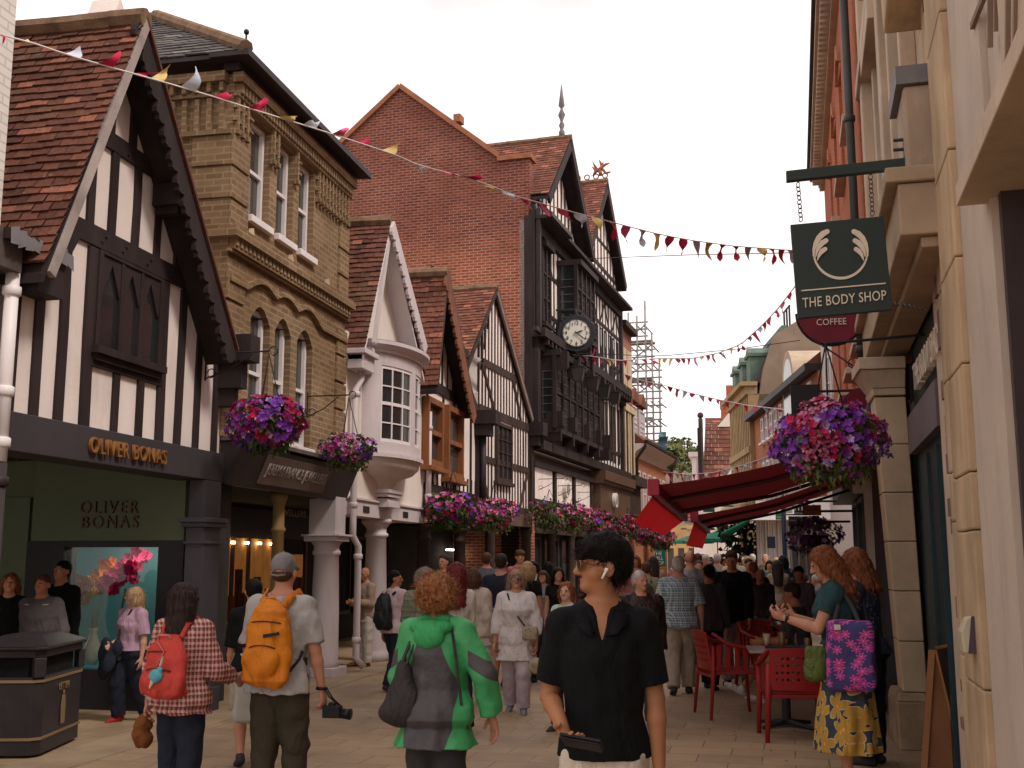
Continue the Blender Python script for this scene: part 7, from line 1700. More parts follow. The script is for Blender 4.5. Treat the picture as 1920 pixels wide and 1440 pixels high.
  if noise_amp or strand:
   X_,Y_,Z_=np.meshgrid(*ax,indexing='ij');f=nfreq;sd=seed*1.7+len(s.p)
   if noise_amp:
    Zf=Z_*zstretch
    w_=np.sin(f*X_+sd+2.1*np.sin(f*.43*Zf+1))*np.sin(f*.9*Zf+1.9*np.sin(f*.5*Y_+f*.3*X_+sd))+.6*np.sin(f*1.9*Y_+f*1.3*Zf+1.5*np.sin(f*.8*X_))*np.sin(f*1.6*X_+2.2+sd)
    D=D+(noise_amp*w_).astype(np.float32)
   if strand:D=D+(strand*np.sin(70*X_+55*Y_+5*np.sin(13*Z_+sd)+4*np.sin(21*X_))).astype(np.float32)
  r=_surfnet(D,G,lo,vx)
  if r is None:return None
  V,F,g=r;me=bpy.data.meshes.new(name);me.vertices.add(len(V));me.vertices.foreach_set('co',V.astype(np.float32).ravel())
  me.loops.add(F.size);me.loops.foreach_set('vertex_index',F.astype(np.int32).ravel());me.polygons.add(len(F));me.polygons.foreach_set('loop_start',np.arange(0,F.size,4,dtype=np.int32));me.polygons.foreach_set('loop_total',np.full(len(F),4,np.int32))
  mats=mats if isinstance(mats,(list,tuple))else[mats]
  for m in mats:me.materials.append(m)
  me.polygons.foreach_set('material_index',np.minimum(g.astype(np.int32),len(mats)-1));me.polygons.foreach_set('use_smooth',np.ones(len(F),bool));me.update(calc_edges=True)
  o=bpy.data.objects.new(name,me);COL.objects.link(o);o.parent=parent
  if kind:o['kind']=kind
  if label:o['label']=label
  return o
def rotz(a):c,s_=cos(a),sin(a);return np.array([[c,-s_,0],[s_,c,0],[0,0,1.]])
def rotx(a):c,s_=cos(a),sin(a);return np.array([[1.,0,0],[0,c,-s_],[0,s_,c]])
def roty(a):c,s_=cos(a),sin(a);return np.array([[c,0,s_],[0,1.,0],[-s_,0,c]])
def unit(v):v=np.array(v,float);return v/np.linalg.norm(v)
TORSO_M=[(.47,.075,.06,-.004),(.50,.092,.066,-.010),(.54,.094,.066,-.008),(.60,.084,.058,0),(.66,.088,.060,.002),(.72,.096,.066,.003),(.765,.096,.062,0),(.795,.080,.052,-.002),(.82,.050,.040,-.003),(.845,.034,.033,-.002)]
TORSO_F=[(.47,.080,.064,-.004),(.50,.100,.072,-.012),(.54,.096,.068,-.009),(.60,.078,.056,0),(.66,.080,.060,.003),(.72,.088,.072,.010),(.765,.086,.060,.004),(.795,.072,.050,-.002),(.82,.046,.038,-.003),(.845,.030,.030,-.002)]
skin_l=M('skin_fair',(.50,.235,.15),.55,.10,6,obj=True);skin_p=M('skin_pale',(.56,.30,.21),.55,.10,6,obj=True);skin_b=M('skin_brown',(.38,.165,.08),.5,.12,5,obj=True);skin_t=M('skin_tan',(.40,.17,.09),.55,.12,6,obj=True)
lipm=M('lips',(.36,.10,.085),.5,.08,8,obj=True);eyem=M('eye_dark',(.03,.02,.018),.25,.05)
def hairmat(n,c,v=.5):
 if n in MATS:return MATS[n]
 m,nt,b=_new(n);p=pos(nt,True,(1,1,.13));f=noise_n(nt,p,95,4,.6)
 cc=mixc(nt,ramp(nt,f,.35,.68),mul(c,1-v),mul(c,1+v));nt.links.new(cc,b.inputs['Base Color']);b.inputs['Roughness'].default_value=.55;b.inputs['Specular IOR Level'].default_value=.15;bump(nt,b,f,.7,.012);return m
hblack=hairmat('hair_black',(.006,.005,.005),.4);hbrown=hairmat('hair_brown',(.085,.038,.022));hauburn=hairmat('hair_auburn',(.20,.062,.025),.6);hred=hairmat('hair_burgundy',(.12,.018,.018));hblond=hairmat('hair_blond',(.42,.27,.14));hgrey=hairmat('hair_grey',(.48,.43,.40),.25);hginger=hairmat('hair_copper',(.30,.12,.05),.6);hdark=hairmat('hair_dark_brown',(.035,.020,.018))
def pose(kind='stand',**kw):
 P_=dict(head=(0,0),lean=0,rua=(.10,0,-1),rfa=(.03,.12,-1),lua=(-.10,0,-1),lfa=(-.03,.12,-1),rt=(.02,0,-1),rs=(0,0,-1),lt=(-.02,0,-1),ls=(0,0,-1),curl=.5,rpn=None,lpn=None)
 if kind=='walk':P_.update(rt=(.02,.30,-1),rs=(0,-.12,-1),lt=(-.02,-.16,-1),ls=(0,-.45,-1),rua=(.12,-.2,-1),rfa=(.05,.12,-1),lua=(-.12,.18,-1),lfa=(-.03,.35,-1))
 if kind=='walk2':P_.update(lt=(-.02,.28,-1),ls=(0,-.10,-1),rt=(.02,-.14,-1),rs=(0,-.42,-1),lua=(-.12,-.18,-1),lfa=(-.05,.12,-1),rua=(.12,.16,-1),rfa=(.03,.35,-1))
 if kind=='sit':P_.update(rt=(.12,1,-.08),rs=(0,.05,-1),lt=(-.12,1,-.08),ls=(0,.05,-1),rua=(.1,.35,-1),rfa=(-.1,1,-.1),lua=(-.1,.35,-1),lfa=(.1,1,-.1))
 P_.update(kw);return P_
def strands(root,ho,J,st,hm,n):
 """fine locks lying over the hair mass, so that its outline breaks up"""
 me=ho.data;nv=len(me.vertices);mb=MB();mb.csm=True;c0=V3(J['hd']((0,-.01,.94)));H=J['H'];fw=V3(J['Mh'][:,1])
 for i in range(n):
  v=me.vertices[random.randrange(nv)];p=v.co.copy();nr=v.normal.copy();dn=Vector((0,0,-1))
  if(p-c0).dot(fw)>.075*H/1.7 and p.z<c0.z+.03:continue
  if st in('long','bob','wavy','longcurl'):d=(dn-nr*dn.dot(nr)).normalized();L_=ru(.05,.13);out=ru(.0,.22);cv=.012 if st!='long' else .005
  elif st=='messy':d=(nr.cross(Vector((ru(-1,1),ru(-1,1),ru(-1,1)))).normalized()*.8+fw*.3+dn*.2).normalized();L_=ru(.025,.055);out=ru(.15,.7);cv=.012
  elif st=='curly':d=nr.cross(Vector((ru(-1,1),ru(-1,1),ru(-1,1)))).normalized();L_=ru(.03,.06);out=ru(.3,.9);cv=.022
  else:d=(dn-nr*dn.dot(nr)+Vector((ru(-.2,.2),ru(-.2,.2),0))).normalized();L_=ru(.02,.04);out=ru(.05,.22);cv=.003
  sd=d.cross(nr).normalized();w_=ru(.0009,.0022)*(1.4 if st=='curly' else 1);ph=ru(0,6.3);pts=[]
  for k in range(5):
   u=k/4;pts.append(p-nr*.003+d*L_*u+nr*(L_*out*u*(1-.45*u))+sd*cv*sin(ph+u*(7 if st=='curly' else 4))*u+dn*(L_*.25*u*u if st=='messy' else 0))
  vs=[]
  for k,q in enumerate(pts):ww=w_*(1-k/4.4);vs+=[q-sd*ww,q+sd*ww]
  mb.add(vs,[(2*k,2*k+1,2*k+3,2*k+2)for k in range(4)])
 return mb.build('hair_locks',hm,root,kind='stuff')
def person(label,loc,heading,H=1.7,vx=.011,w=1.0,po=None,sk=None,hair=('short',None),top=None,bottom=None,shoes=None,female=False,face=True,extras=None,cat='person',eyes=True,group=None):
 """top=(mat, sleeve 0..2, hem, ease, wrinkle); bottom=(type, mat, length, ease)"""
 po=po or pose();sk=sk or skin_l;top=top or(MATS['plaster'],1,.5,.012,.003);root=thing('person',label,cat,(0,0,0),group)
 T=TORSO_F if female else TORSO_M;T=[(z*H,rx*H*w,ry*H*w*(.5+.5*w),y*H)for z,rx,ry,y in T]
 piv=np.array([0,0,.52*H]);Ml=rotx(-po['lean']);up=lambda p:Ml@(np.array(p,float)*H-piv)+piv
 J={};sh=(.097 if not female else .087)*w**.4
 for s_,c in((1,'r'),(-1,'l')):
  J[c+'sh']=up((s_*sh,-.004,.797));J[c+'el']=J[c+'sh']+unit(po[c+'ua'])*.170*H;J[c+'wr']=J[c+'el']+unit(po[c+'fa'])*.150*H
  J[c+'hip']=np.array([s_*.048,0,.50])*H;J[c+'kn']=J[c+'hip']+unit(po[c+'t'])*.232*H;J[c+'an']=J[c+'kn']+unit(po[c+'s'])*.228*H
 zmin=min(J['ran'][2],J['lan'][2]);drop=zmin-.042*H
 neck=up((0,.002,.865));yaw,pit=po['head'];Mh=Ml@rotz(yaw)@rotx(pit);hd=lambda p:Mh@((np.array(p,float)-np.array([0,.002,.865]))*H)+neck
 J['neck']=neck;J['hd']=hd;J['Mh']=Mh;J['H']=H;J['up']=up;J['Ml']=Ml
 aw=w**.6
 def arm_pts(c):return J[c+'sh'],J[c+'el'],J[c+'wr']
 B=Blob()
 B.loft(T,Ml,piv,k=.03*H)
 B.cone(up((0,-.006,.82)),up((0,.004,.888)),.036*H*aw,.031*H*aw,k=.03);[B.cone(up((s_*.012,-.008,.842)),up((s_*.080,-.006,.806)),.026*H,.021*H*aw,k=.03)for s_ in(-1,1)]
 B.ell(hd((0,-.006,.945)),np.array([.043,.053,.052])*H,Mh,k=.015);B.ell(hd((0,.016,.915)),np.array([.035,.036,.050])*H,Mh,k=.02);B.ell(hd((0,.040,.884)),np.array([.017,.015,.014])*H,Mh,k=.02)
 for s_ in(-1,1):
  B.ell(hd((s_*.0235,.024,.914)),np.array([.015,.017,.016])*H,Mh,k=.015);B.ell(hd((s_*.0455,-.004,.925)),np.array([.0058,.013,.0185])*H,Mh@rotz(s_*.35),k=.006)
 if face:
  B.cone(hd((0,.050,.938)),hd((0,.064,.917)),.0055*H,.0078*H,k=.008);B.ell(hd((0,.056,.9135)),np.array([.0115,.008,.005])*H,Mh,k=.007)
  for s_ in(-1,1):B.ell(hd((s_*.017,.047,.943)),np.array([.014,.007,.0055])*H,Mh,k=.008);B.sub(hd((s_*.0165,.056,.933)),np.array([.009,.0075,.006])*H,Mh)
  B.ell(hd((0,.0505,.9005)),np.array([.012,.0055,.0032])*H,Mh,k=.003,g=1);B.ell(hd((0,.0495,.8955)),np.array([.0105,.0055,.0036])*H,Mh,k=.003,g=1)
  if eyes:
   for s_ in(-1,1):B.ell(hd((s_*.0165,.0470,.9335)),np.array([.0072,.0048,.0038])*H,Mh,k=.001,g=2);B.ell(hd((s_*.0175,.0525,.9445)),np.array([.0105,.0032,.0020])*H,Mh,k=.001,g=2)
 for c,s_ in(('r',1),('l',-1)):
  a,e,wv=arm_pts(c);B.ell(a,np.array([.027,.030,.032])*H*aw,k=.03)
  m_=(a+e)/2;B.limb([a,m_,e],[.029*H*aw,.0265*H*aw,.0215*H*aw],k=.012)
  f_=e+(wv-e)*.3;B.limb([e,f_,wv],[.0215*H*aw,.0225*H*aw,.0145*H],k=.012)
  fd=unit(po[c+'fa']);pn=po[c+'pn'];pn=unit(pn if pn is not None else(-s_,.15,0));pn=unit(pn-fd*(pn@fd));sd=unit(np.cross(pn,fd)*(-1 if s_>0 else 1))
  J[c+'hand']=wv+fd*.05*H;J[c+'fd'],J[c+'pn'],J[c+'sd']=fd,pn,sd
  Mx=np.stack([sd,pn,fd],1);B.ell(wv+fd*.030*H,np.array([.0225,.0115,.034])*H,Mx,k=.012)
  cu=po['curl']
  if vx<.02:
   for i,(so,ln)in enumerate(((.0170,.044),(.0060,.049),(-.0055,.046),(-.0165,.036))):
    b=wv+fd*(.056-.003*abs(i-1))*H+sd*so*H;q1,q2=cu*(.55+.1*i),cu*(1.35+.15*i);d1=unit(fd*cos(q1)+pn*sin(q1)+sd*so*2.2);d2=unit(fd*cos(q2)+pn*sin(q2)+sd*so)
    m_=b+d1*ln*.5*H;B.limb([b,m_,m_+d2*ln*.5*H],[.0056*H,.0053*H,.0042*H],k=.003)
   b=wv+fd*.018*H+sd*.016*H;d1=unit(fd*.65+sd*.7+pn*.25);B.limb([b,b+d1*.022*H,b+d1*.022*H+unit(fd*.9+sd*.25+pn*.35*(1+cu))*.022*H],[.0085*H,.0068*H,.0052*H],k=.006)
  else:B.cone(wv+fd*.04*H,wv+fd*.085*H+pn*.01*H,.016*H,.011*H,k=.01)
 bare={}
 for c,s_ in(('r',1),('l',-1)):
  h_,kn,an=J[c+'hip'],J[c+'kn'],J[c+'an']
  B.limb([h_,(h_+kn)/2,kn],[.050*H*aw,.043*H*aw,.031*H*aw],k=.02);cf_=kn+(an-kn)*.3;B.limb([kn,cf_,an],[.030*H*aw,.0325*H*aw,.0195*H],k=.015)
  sdn=unit(po[c+'s']);fwd=unit(np.array([s_*.12,1,0])-sdn*(np.array([s_*.12,1,0])@sdn)*.85);J[c+'ft']=fwd
  B.cone(an+np.array([0,0,-.012])*H,an+fwd*.06*H+sdn*.022*H,.017*H,.011*H,k=.02)
 simple=vx>=.02
 tm,sl,hem,ease,wr=top;bt,bm_,bl,be=bottom
 def sleeve(Bl,c,g=0,extra=0):
  a,e,wv=arm_pts(c);r0=.029*H*aw+ease*.9+extra
  if sl<=0:return
  Bl.ell(a-np.array([0,0,.006*H]),np.array([.028,.031,.034])*H*aw+ease*.7,k=.035,g=g)
  if sl<=1:Bl.cone(a,a+(e-a)*sl,r0,r0*.93+ease*.25,k=.02,g=g,clip=True)
  else:Bl.cone(a,e,r0,.0255*H*aw+ease,k=.02,g=g);Bl.cone(e,e+(wv-e)*(sl-1),.0255*H*aw+ease,.019*H*aw+ease,k=.012,g=g,clip=True)
 def top_blob(g=0):
  Bt=Blob();Tt=[t for t in T if t[0]>hem*H and t[0]<.838*H];z0=hem*H
  f=lambda z:[float(np.interp(z,[t[0]for t in T],[t[i]for t in T]))for i in(1,2,3)]
  base=f(max(z0,.5*H));hemk=1.10 if hem>.44 else 1.16;ryf=lambda z,r:max(r,(.066 if z<.53*H else .060)*H*aw)if z<.58*H else r
  Tt=[(z0,max(base[0]*hemk,.104*H*aw),ryf(z0,base[1]*(hemk+.05))*1.04,base[2])]+[(z,rx*(1.06 if z<.57*H else 1),ryf(z,ry*(1.08 if z<.57*H else 1)),y)for z,rx,ry,y in Tt]+[(.836*H,.042*H,.038*H,-.003*H)]
  Bt.loft(Tt,Ml,piv,k=.03,off=ease,g=g,fold=wr*1.2,nf=7);[Bt.cone(up((s_*.022,-.008,.832)),up((s_*.080,-.006,.804)),.024*H+ease*.6,.022*H*aw+ease*.6,k=.03,g=g)for s_ in(-1,1)]
  for c in 'rl':sleeve(Bt,c,g)
  if 'polo' in label:
   for i in range(9):u=i/8;Bt.sub(up((0,.078-.022*u,.772+.068*u)),np.array([.004+.031*u,.034,.011+.006*u])*H,J['Ml'])
  return Bt
 def bot_blob(g=0):
  Bb=Blob();Tp=[t for t in T if .47*H<=t[0]<=.60*H]
  if bt=='skirt':
   z1=bl*H;Tp=[(z1,.13*H*w,.11*H*w,-.004*H),(.3*H,.118*H*w,.095*H*w,-.005*H)if bl<.28 else(z1+.01,.12*H*w,.1*H*w,-.005*H)]+[t for t in T if .50*H<=t[0]<=.61*H];Bb.loft(Tp,k=.01,off=be,g=g,fold=.014,nf=8);return Bb
  Bb.loft(Tp,k=.02,off=be*.8,g=g)
  for c in 'rl':
   h_,kn,an=J[c+'hip'],J[c+'kn'],J[c+'an'];r0,r1,r2=.052*H*aw+be,.036*H*aw+be*1.2,.030*H+be*1.2
   if bl<=1:e_=h_+(kn-h_)*bl;Bb.cone(h_,e_,r0,r1*1.08,k=.02,g=g,clip=True)
   else:Bb.cone(h_,kn,r0,r1,k=.02,g=g);Bb.cone(kn,kn+(an-kn)*(bl-1),r1,r2,k=.015,g=g,clip=True)
  return Bb
 if simple:
  B.p+=top_blob(3).p+bot_blob(4).p
  for c in 'rl':an=J[c+'an'];B.cone(an+np.array([0,0,-.02])*H,an+J[c+'ft']*.1*H+unit(po[c+'s'])*.025*H,.026*H,.020*H,k=.01,g=5)
  B.mesh('body',[sk,lipm,eyem,tm,bm_,shoes or MATS['black_iron']],root,vx)
 else:
  B.mesh('body',[sk,lipm,eyem],root,vx*.8 if vx<.009 else vx)
  top_blob().mesh('top',tm,root,vx,wr,26,seed=len(label));bot_blob().mesh(bt if bt=='skirt' else('shorts' if bl<=1 else 'trousers'),bm_,root,vx,wr*.9 if bt!='skirt' else .002,24,zstretch=1.3,seed=len(label)+3)
  for c in 'rl':
   S_=Blob();an=J[c+'an'];sd_=unit(po[c+'s']);ft=J[c+'ft'];o_=an+sd_*.022*H
   S_.cone(o_-ft*.022*H,o_+ft*.065*H,.023*H,.023*H,k=.01,flat=(sd_,.9));S_.cone(o_+ft*.06*H+sd_*.004*H,o_+ft*.10*H+sd_*.008*H,.021*H,.015*H,k=.01);S_.cone(an-sd_*.005*H,an+sd_*.02*H,.024*H,.025*H,k=.01)
   S_.mesh('shoe',shoes or MATS['black_iron'],root,max(vx,.008))
 st,hm=hair
 if st=='undercap':
  Hh=Blob();Hh.ell(hd((0,-.024,.922)),np.array([.0425,.036,.030])*H,Mh,k=.01);Hh.mesh('hair',hm,root,.008)
 elif hm is not None and st!='none':
  Hh=Blob();na,sg=.0012,.0
  Hh.ell(hd((0,-.012,.957)),np.array([.0475,.0555,.047])*H,Mh,k=.01);Hh.ell(hd((0,-.026,.932)),np.array([.0435,.037,.044])*H,Mh,k=.02)
  if st=='messy':
   Hh.ell(hd((0,-.004,.972)),np.array([.052,.058,.040])*H,Mh,k=.02);Hh.ell(hd((0,.032,.968)),np.array([.038,.024,.022])*H,Mh,k=.02);Hh.ell(hd((0,-.035,.945)),np.array([.049,.037,.052])*H,Mh,k=.02)
   for i in range(46):q=ru(0,2*pi);r_=ru(.3,1);Hh.ell(hd((cos(q)*.046*r_,sin(q)*.050*r_-.004,.965+.036*sqrt(max(0,1-r_*r_))+ru(-.004,.008))),np.array([.014,.009,.010])*H*ru(.7,1.2),Mh@rotz(ru(0,3))@rotx(ru(-.6,.6)),k=.006)
   for i in range(9):x=-.034+.0085*i;Hh.cone(hd((x,.045,.968)),hd((x+ru(-.008,.008),.055,.951+ru(-.004,.004))),.008*H,.003*H,k=.008)
   na=.0016
  if st in('long','bob','wavy','longcurl'):
   L_={'long':.70,'bob':.865,'wavy':.80,'longcurl':.74}[st]
   for i in range(9):
    q=pi+pi*i/8 if True else 0;x,y=.045*cos(q),-.012+.045*sin(q);ex=(x*1.15,y*(1.0 if st=='bob' else 1.25)-(.0 if st=='bob' else .012));Lz=L_+ru(-.012,.012)
    Hh.limb([hd((x*.95,y,.95)),hd((x*1.12,y*1.05,.90)),(hd((ex[0],ex[1],Lz))if st=='bob' else up((ex[0]*1.1,ex[1]-.012,Lz)))],[.018*H,.020*H,(.015 if st=='bob' else .011)*H],k=.012)
   for s_ in(-1,1):Hh.limb([hd((s_*.030,.030,.968)),hd((s_*.046,.020,.93)),hd((s_*.047,.008,.885))],[.012*H,.012*H,.010*H],k=.012)
   Hh.ell(hd((0,.038,.968)),np.array([.034,.016,.016])*H,Mh,k=.015)if st=='bob' else None
   na=.0016 if st!='wavy' and st!='longcurl' else .004
  if st=='curly':
   Hh.ell(hd((0,-.015,.945)),np.array([.068,.062,.060])*H,Mh,k=.02);Hh.ell(hd((0,-.02,.905)),np.array([.062,.050,.045])*H,Mh,k=.02)
   for i in range(260):
    d=unit((ru(-1,1),ru(-1,.75),ru(-.9,1)));c_=(d[0]*.067,-.018+d[1]*.060,.932+d[2]*.066);Hh.ell(hd(c_),np.array([.012,.012,.008])*H*ru(.6,1.25),Mh@rotz(ru(0,3))@rotx(ru(-1.5,1.5)),k=.003)
   na=.0022
  if st in('short','messy'):
   for s_ in(-1,1):Hh.sub(hd((s_*.050,.004,.924)),np.array([.014,.019,.022])*H,Mh);Hh.sub(hd((s_*.045,.034,.925)),np.array([.02,.022,.026])*H,Mh)
  ho_=Hh.mesh('hair',hm,root,vx*.8 if vx<.009 else min(vx,.012)if not simple else vx*.8,na,75 if st in('messy','curly')else 60,strand=.0016 if st in('long','bob','wavy','short','longcurl')else .0006,seed=len(label))
  if not simple:strands(root,ho_,J,st,hm,{'short':900,'messy':2600}.get(st,1500)if vx<.0095 else 500)
 if extras:extras(root,J)
 root.location=(loc[0],loc[1],-drop);root.rotation_euler=(0,0,heading)
 return root
def spot(px,Y):return(on_y(px,1050,Y).x,Y)
def height(px,top,Y):return on_y(px,top,Y).z
V3=lambda p:Vector((float(p[0]),float(p[1]),float(p[2])))
# accessories -------------------------------------------------------
def strap(root,pts,w_,mat,name='strap',th=.004,face=None):
 """flat band along pts"""
 mb=MB();mb.csm=True;pts=[Vector(p)for p in pts];n=len(pts);vs=[]
 for i,p in enumerate(pts):
  t=(pts[min(i+1,n-1)]-pts[max(0,i-1)]).normalized();c=Vector(face)if face else Vector((p.x*.4,p.y,0));s_=t.cross(c).normalized()*w_/2 if t.cross(c).length>1e-4 else Vector((w_/2,0,0));nn=t.cross(s_).normalized()*th;vs+=[p-s_-nn,p+s_-nn,p+s_+nn,p-s_+nn]
 mb.add(vs,[(4*i+k,4*i+(k+1)%4,4*i+4+(k+1)%4,4*i+4+k)for i in range(n-1)for k in range(4)]+[(0,1,2,3),(4*n-1,4*n-2,4*n-3,4*n-4)]);return mb.build(name,mat,root)
def sunglasses(root,J,mat=None,frame=None,name='sunglasses'):
 hd,H,Mh=J['hd'],J['H'],J['Mh'];mb=MB();X_,Y_,Z_=[Vector(Mh[:,i])for i in range(3)]
 for s_ in(-1,1):
  c=Vector(hd((s_*.018,.0625,.934)));pts=[c+X_*(.0155*H*cos(q)+0)+Z_*(.0125*H*sin(q)*(1 if sin(q)<0 else .8))-Y_*abs(.2*.0155*H*(cos(q)*s_+1)*.5)for q in[2*pi*i/14 for i in range(14)]];mb.prism(pts,-Y_*.002)
 lo=mb.build('lens',mat or MATS['very_dark_paint'],root);mb=MB()
 for s_ in(-1,1):
  c=Vector(hd((s_*.018,.0630,.934)));mb.tube([c+X_*(.0155*H*cos(q))+Z_*(.0125*H*sin(q)*(1 if sin(q)<0 else .8))-Y_*abs(.2*.0155*H*(cos(q)*s_+1)*.5)for q in[2*pi*i/14 for i in range(15)]],.0014,4,caps=False);mb.tube([Vector(hd((s_*.0335,.059,.936))),Vector(hd((s_*.047,.0,.933))),Vector(hd((s_*.044,-.012,.926)))],.0018,4)
 mb.tube([Vector(hd((-.004,.0635,.937))),Vector(hd((.004,.0635,.937)))],.0014,4);mb.build('frame',frame or iron,root)
 ## cloth
def frac_lt(nt,src,k,t=.5,o=0):
 a=N(nt,'ShaderNodeMath',operation='MULTIPLY_ADD');nt.links.new(src,a.inputs[0]);a.inputs[1].default_value=k;a.inputs[2].default_value=o
 f=N(nt,'ShaderNodeMath',operation='FRACT');nt.links.new(a.outputs[0],f.inputs[0]);l_=N(nt,'ShaderNodeMath',operation='LESS_THAN');nt.links.new(f.outputs[0],l_.inputs[0]);l_.inputs[1].default_value=t;return l_.outputs[0]
def folds(m,scale=6,st=.6):
 nt=m.node_tree;b=nt.nodes['Principled BSDF'];f=noise_n(nt,pos(nt,True,(1,1,.55)),scale,3,.5,1.8);n=N(nt,'ShaderNodeBump',Strength=st,Distance=.05);nt.links.new(f,n.inputs['Height'])
 lk=b.inputs['Normal'].links
 if lk:nt.links.new(n.outputs[0],lk[0].from_node.inputs['Normal'])
 else:nt.links.new(n.outputs[0],b.inputs['Normal'])
def cloth(name,col,**kw):
 for k,v in(('rough',.85),('bmp',.25),('bs',90),('var',.14),('scale',7)):kw.setdefault(k,v)
 if name in MATS:return MATS[name]
 m=M(name,col,obj=True,**kw);r=kw['rough']>.55;folds(m,6 if r else 11,.6 if r else .8);return m
def plaid(name,base,c1,c2,k=22,t=.45):
 m,nt,b=_new(name);sp=nt.nodes.new('ShaderNodeSeparateXYZ');nt.links.new(pos(nt,True),sp.inputs[0])
 sx_=N(nt,'ShaderNodeMath',operation='ADD');nt.links.new(sp.outputs[0],sx_.inputs[0]);nt.links.new(sp.outputs[1],sx_.inputs[1])
 a,z=frac_lt(nt,sx_.outputs[0],k,t),frac_lt(nt,sp.outputs[2],k,t);a2,z2=frac_lt(nt,sx_.outputs[0],k/2,.12,.3),frac_lt(nt,sp.outputs[2],k/2,.12,.3)
 h1=N(nt,'ShaderNodeMath',operation='ADD');nt.links.new(a,h1.inputs[0]);nt.links.new(z,h1.inputs[1]);h2=N(nt,'ShaderNodeMath',operation='MULTIPLY');nt.links.new(h1.outputs[0],h2.inputs[0]);h2.inputs[1].default_value=.5
 c=mixc(nt,h2.outputs[0],base,c1);h3=N(nt,'ShaderNodeMath',operation='MAXIMUM');nt.links.new(a2,h3.inputs[0]);nt.links.new(z2,h3.inputs[1]);h4=N(nt,'ShaderNodeMath',operation='MULTIPLY');nt.links.new(h3.outputs[0],h4.inputs[0]);h4.inputs[1].default_value=.6
 nt.links.new(mixc(nt,h4.outputs[0],c,c2),b.inputs['Base Color']);b.inputs['Roughness'].default_value=.85;b.inputs['Specular IOR Level'].default_value=.2;folds(m);return m
def blooms(name,bg_,petal_,scale,k,size,outline=None,rnd_=1,stretch=1.0,w0=.3,col2=None):
 m,nt,b=_new(name);sp=nt.nodes.new('ShaderNodeSeparateXYZ');nt.links.new(pos(nt,True),sp.inputs[0]);cb=nt.nodes.new('ShaderNodeCombineXYZ');ad=N(nt,'ShaderNodeMath',operation='MULTIPLY_ADD');nt.links.new(sp.outputs[1],ad.inputs[0]);ad.inputs[1].default_value=.8;nt.links.new(sp.outputs[0],ad.inputs[2]);nt.links.new(ad.outputs[0],cb.inputs[0]);ms=N(nt,'ShaderNodeMath',operation='MULTIPLY');nt.links.new(sp.outputs[2],ms.inputs[0]);ms.inputs[1].default_value=stretch;nt.links.new(ms.outputs[0],cb.inputs[1])
 v=nt.nodes.new('ShaderNodeTexVoronoi');v.voronoi_dimensions='2D';v.inputs['Scale'].default_value=scale;v.inputs['Randomness'].default_value=rnd_;nt.links.new(cb.outputs[0],v.inputs['Vector'])
 d=N(nt,'ShaderNodeVectorMath',operation='SUBTRACT');nt.links.new(cb.outputs[0],d.inputs[0]);nt.links.new(v.outputs['Position'],d.inputs[1]);s2=nt.nodes.new('ShaderNodeSeparateXYZ');nt.links.new(d.outputs[0],s2.inputs[0])
 an=N(nt,'ShaderNodeMath',operation='ARCTAN2');nt.links.new(s2.outputs[1],an.inputs[0]);nt.links.new(s2.outputs[0],an.inputs[1])
 hs_=nt.nodes.new('ShaderNodeSeparateColor');nt.links.new(v.outputs['Color'],hs_.inputs[0])
 ph=N(nt,'ShaderNodeMath',operation='MULTIPLY_ADD');nt.links.new(an.outputs[0],ph.inputs[0]);ph.inputs[1].default_value=k/2;nt.links.new(hs_.outputs[0],ph.inputs[2]);sn=N(nt,'ShaderNodeMath',operation='SINE');nt.links.new(ph.outputs[0],sn.inputs[0]);ab_=N(nt,'ShaderNodeMath',operation='ABSOLUTE');nt.links.new(sn.outputs[0],ab_.inputs[0])
 rr_=N(nt,'ShaderNodeMath',operation='MULTIPLY_ADD');nt.links.new(ab_.outputs[0],rr_.inputs[0]);rr_.inputs[1].default_value=size*(1-w0);rr_.inputs[2].default_value=size*w0
 c=None
 def lt(add):q=N(nt,'ShaderNodeMath',operation='ADD');nt.links.new(rr_.outputs[0],q.inputs[0]);q.inputs[1].default_value=add;l_=N(nt,'ShaderNodeMath',operation='LESS_THAN');nt.links.new(v.outputs['Distance'],l_.inputs[0]);nt.links.new(q.outputs[0],l_.inputs[1]);return l_.outputs[0]
 c=bg_
 if outline:c=mixc(nt,lt(size*.09),c,outline)
 c=mixc(nt,lt(0),c,petal_ if col2 is None else mixc(nt,hs_.outputs[1],petal_,col2));c=mixc(nt,ramp(nt,v.outputs['Distance'],size*.1,size*.14,(1,1,1),(0,0,0)),c,(.75,.35,.08))
 nt.links.new(c,b.inputs['Base Color']);b.inputs['Roughness'].default_value=.85;bump(nt,b,noise_n(nt,pos(nt,True),14,3),.5,.02);return m
def dots(name,bg_,dot,scale,r_,dot2=None):
 m,nt,b=_new(name);v=nt.nodes.new('ShaderNodeTexVoronoi');v.inputs['Scale'].default_value=scale;nt.links.new(pos(nt,True,(1,1,.8)),v.inputs['Vector'])
 nt.links.new(mixc(nt,ramp(nt,v.outputs['Distance'],r_,r_+.03,(1,1,1),(0,0,0)),bg_,mixc(nt,ramp(nt,v.outputs['Color'],.4,.5),dot,dot2 or dot)),b.inputs['Base Color']);b.inputs['Roughness'].default_value=.85;folds(m);return m
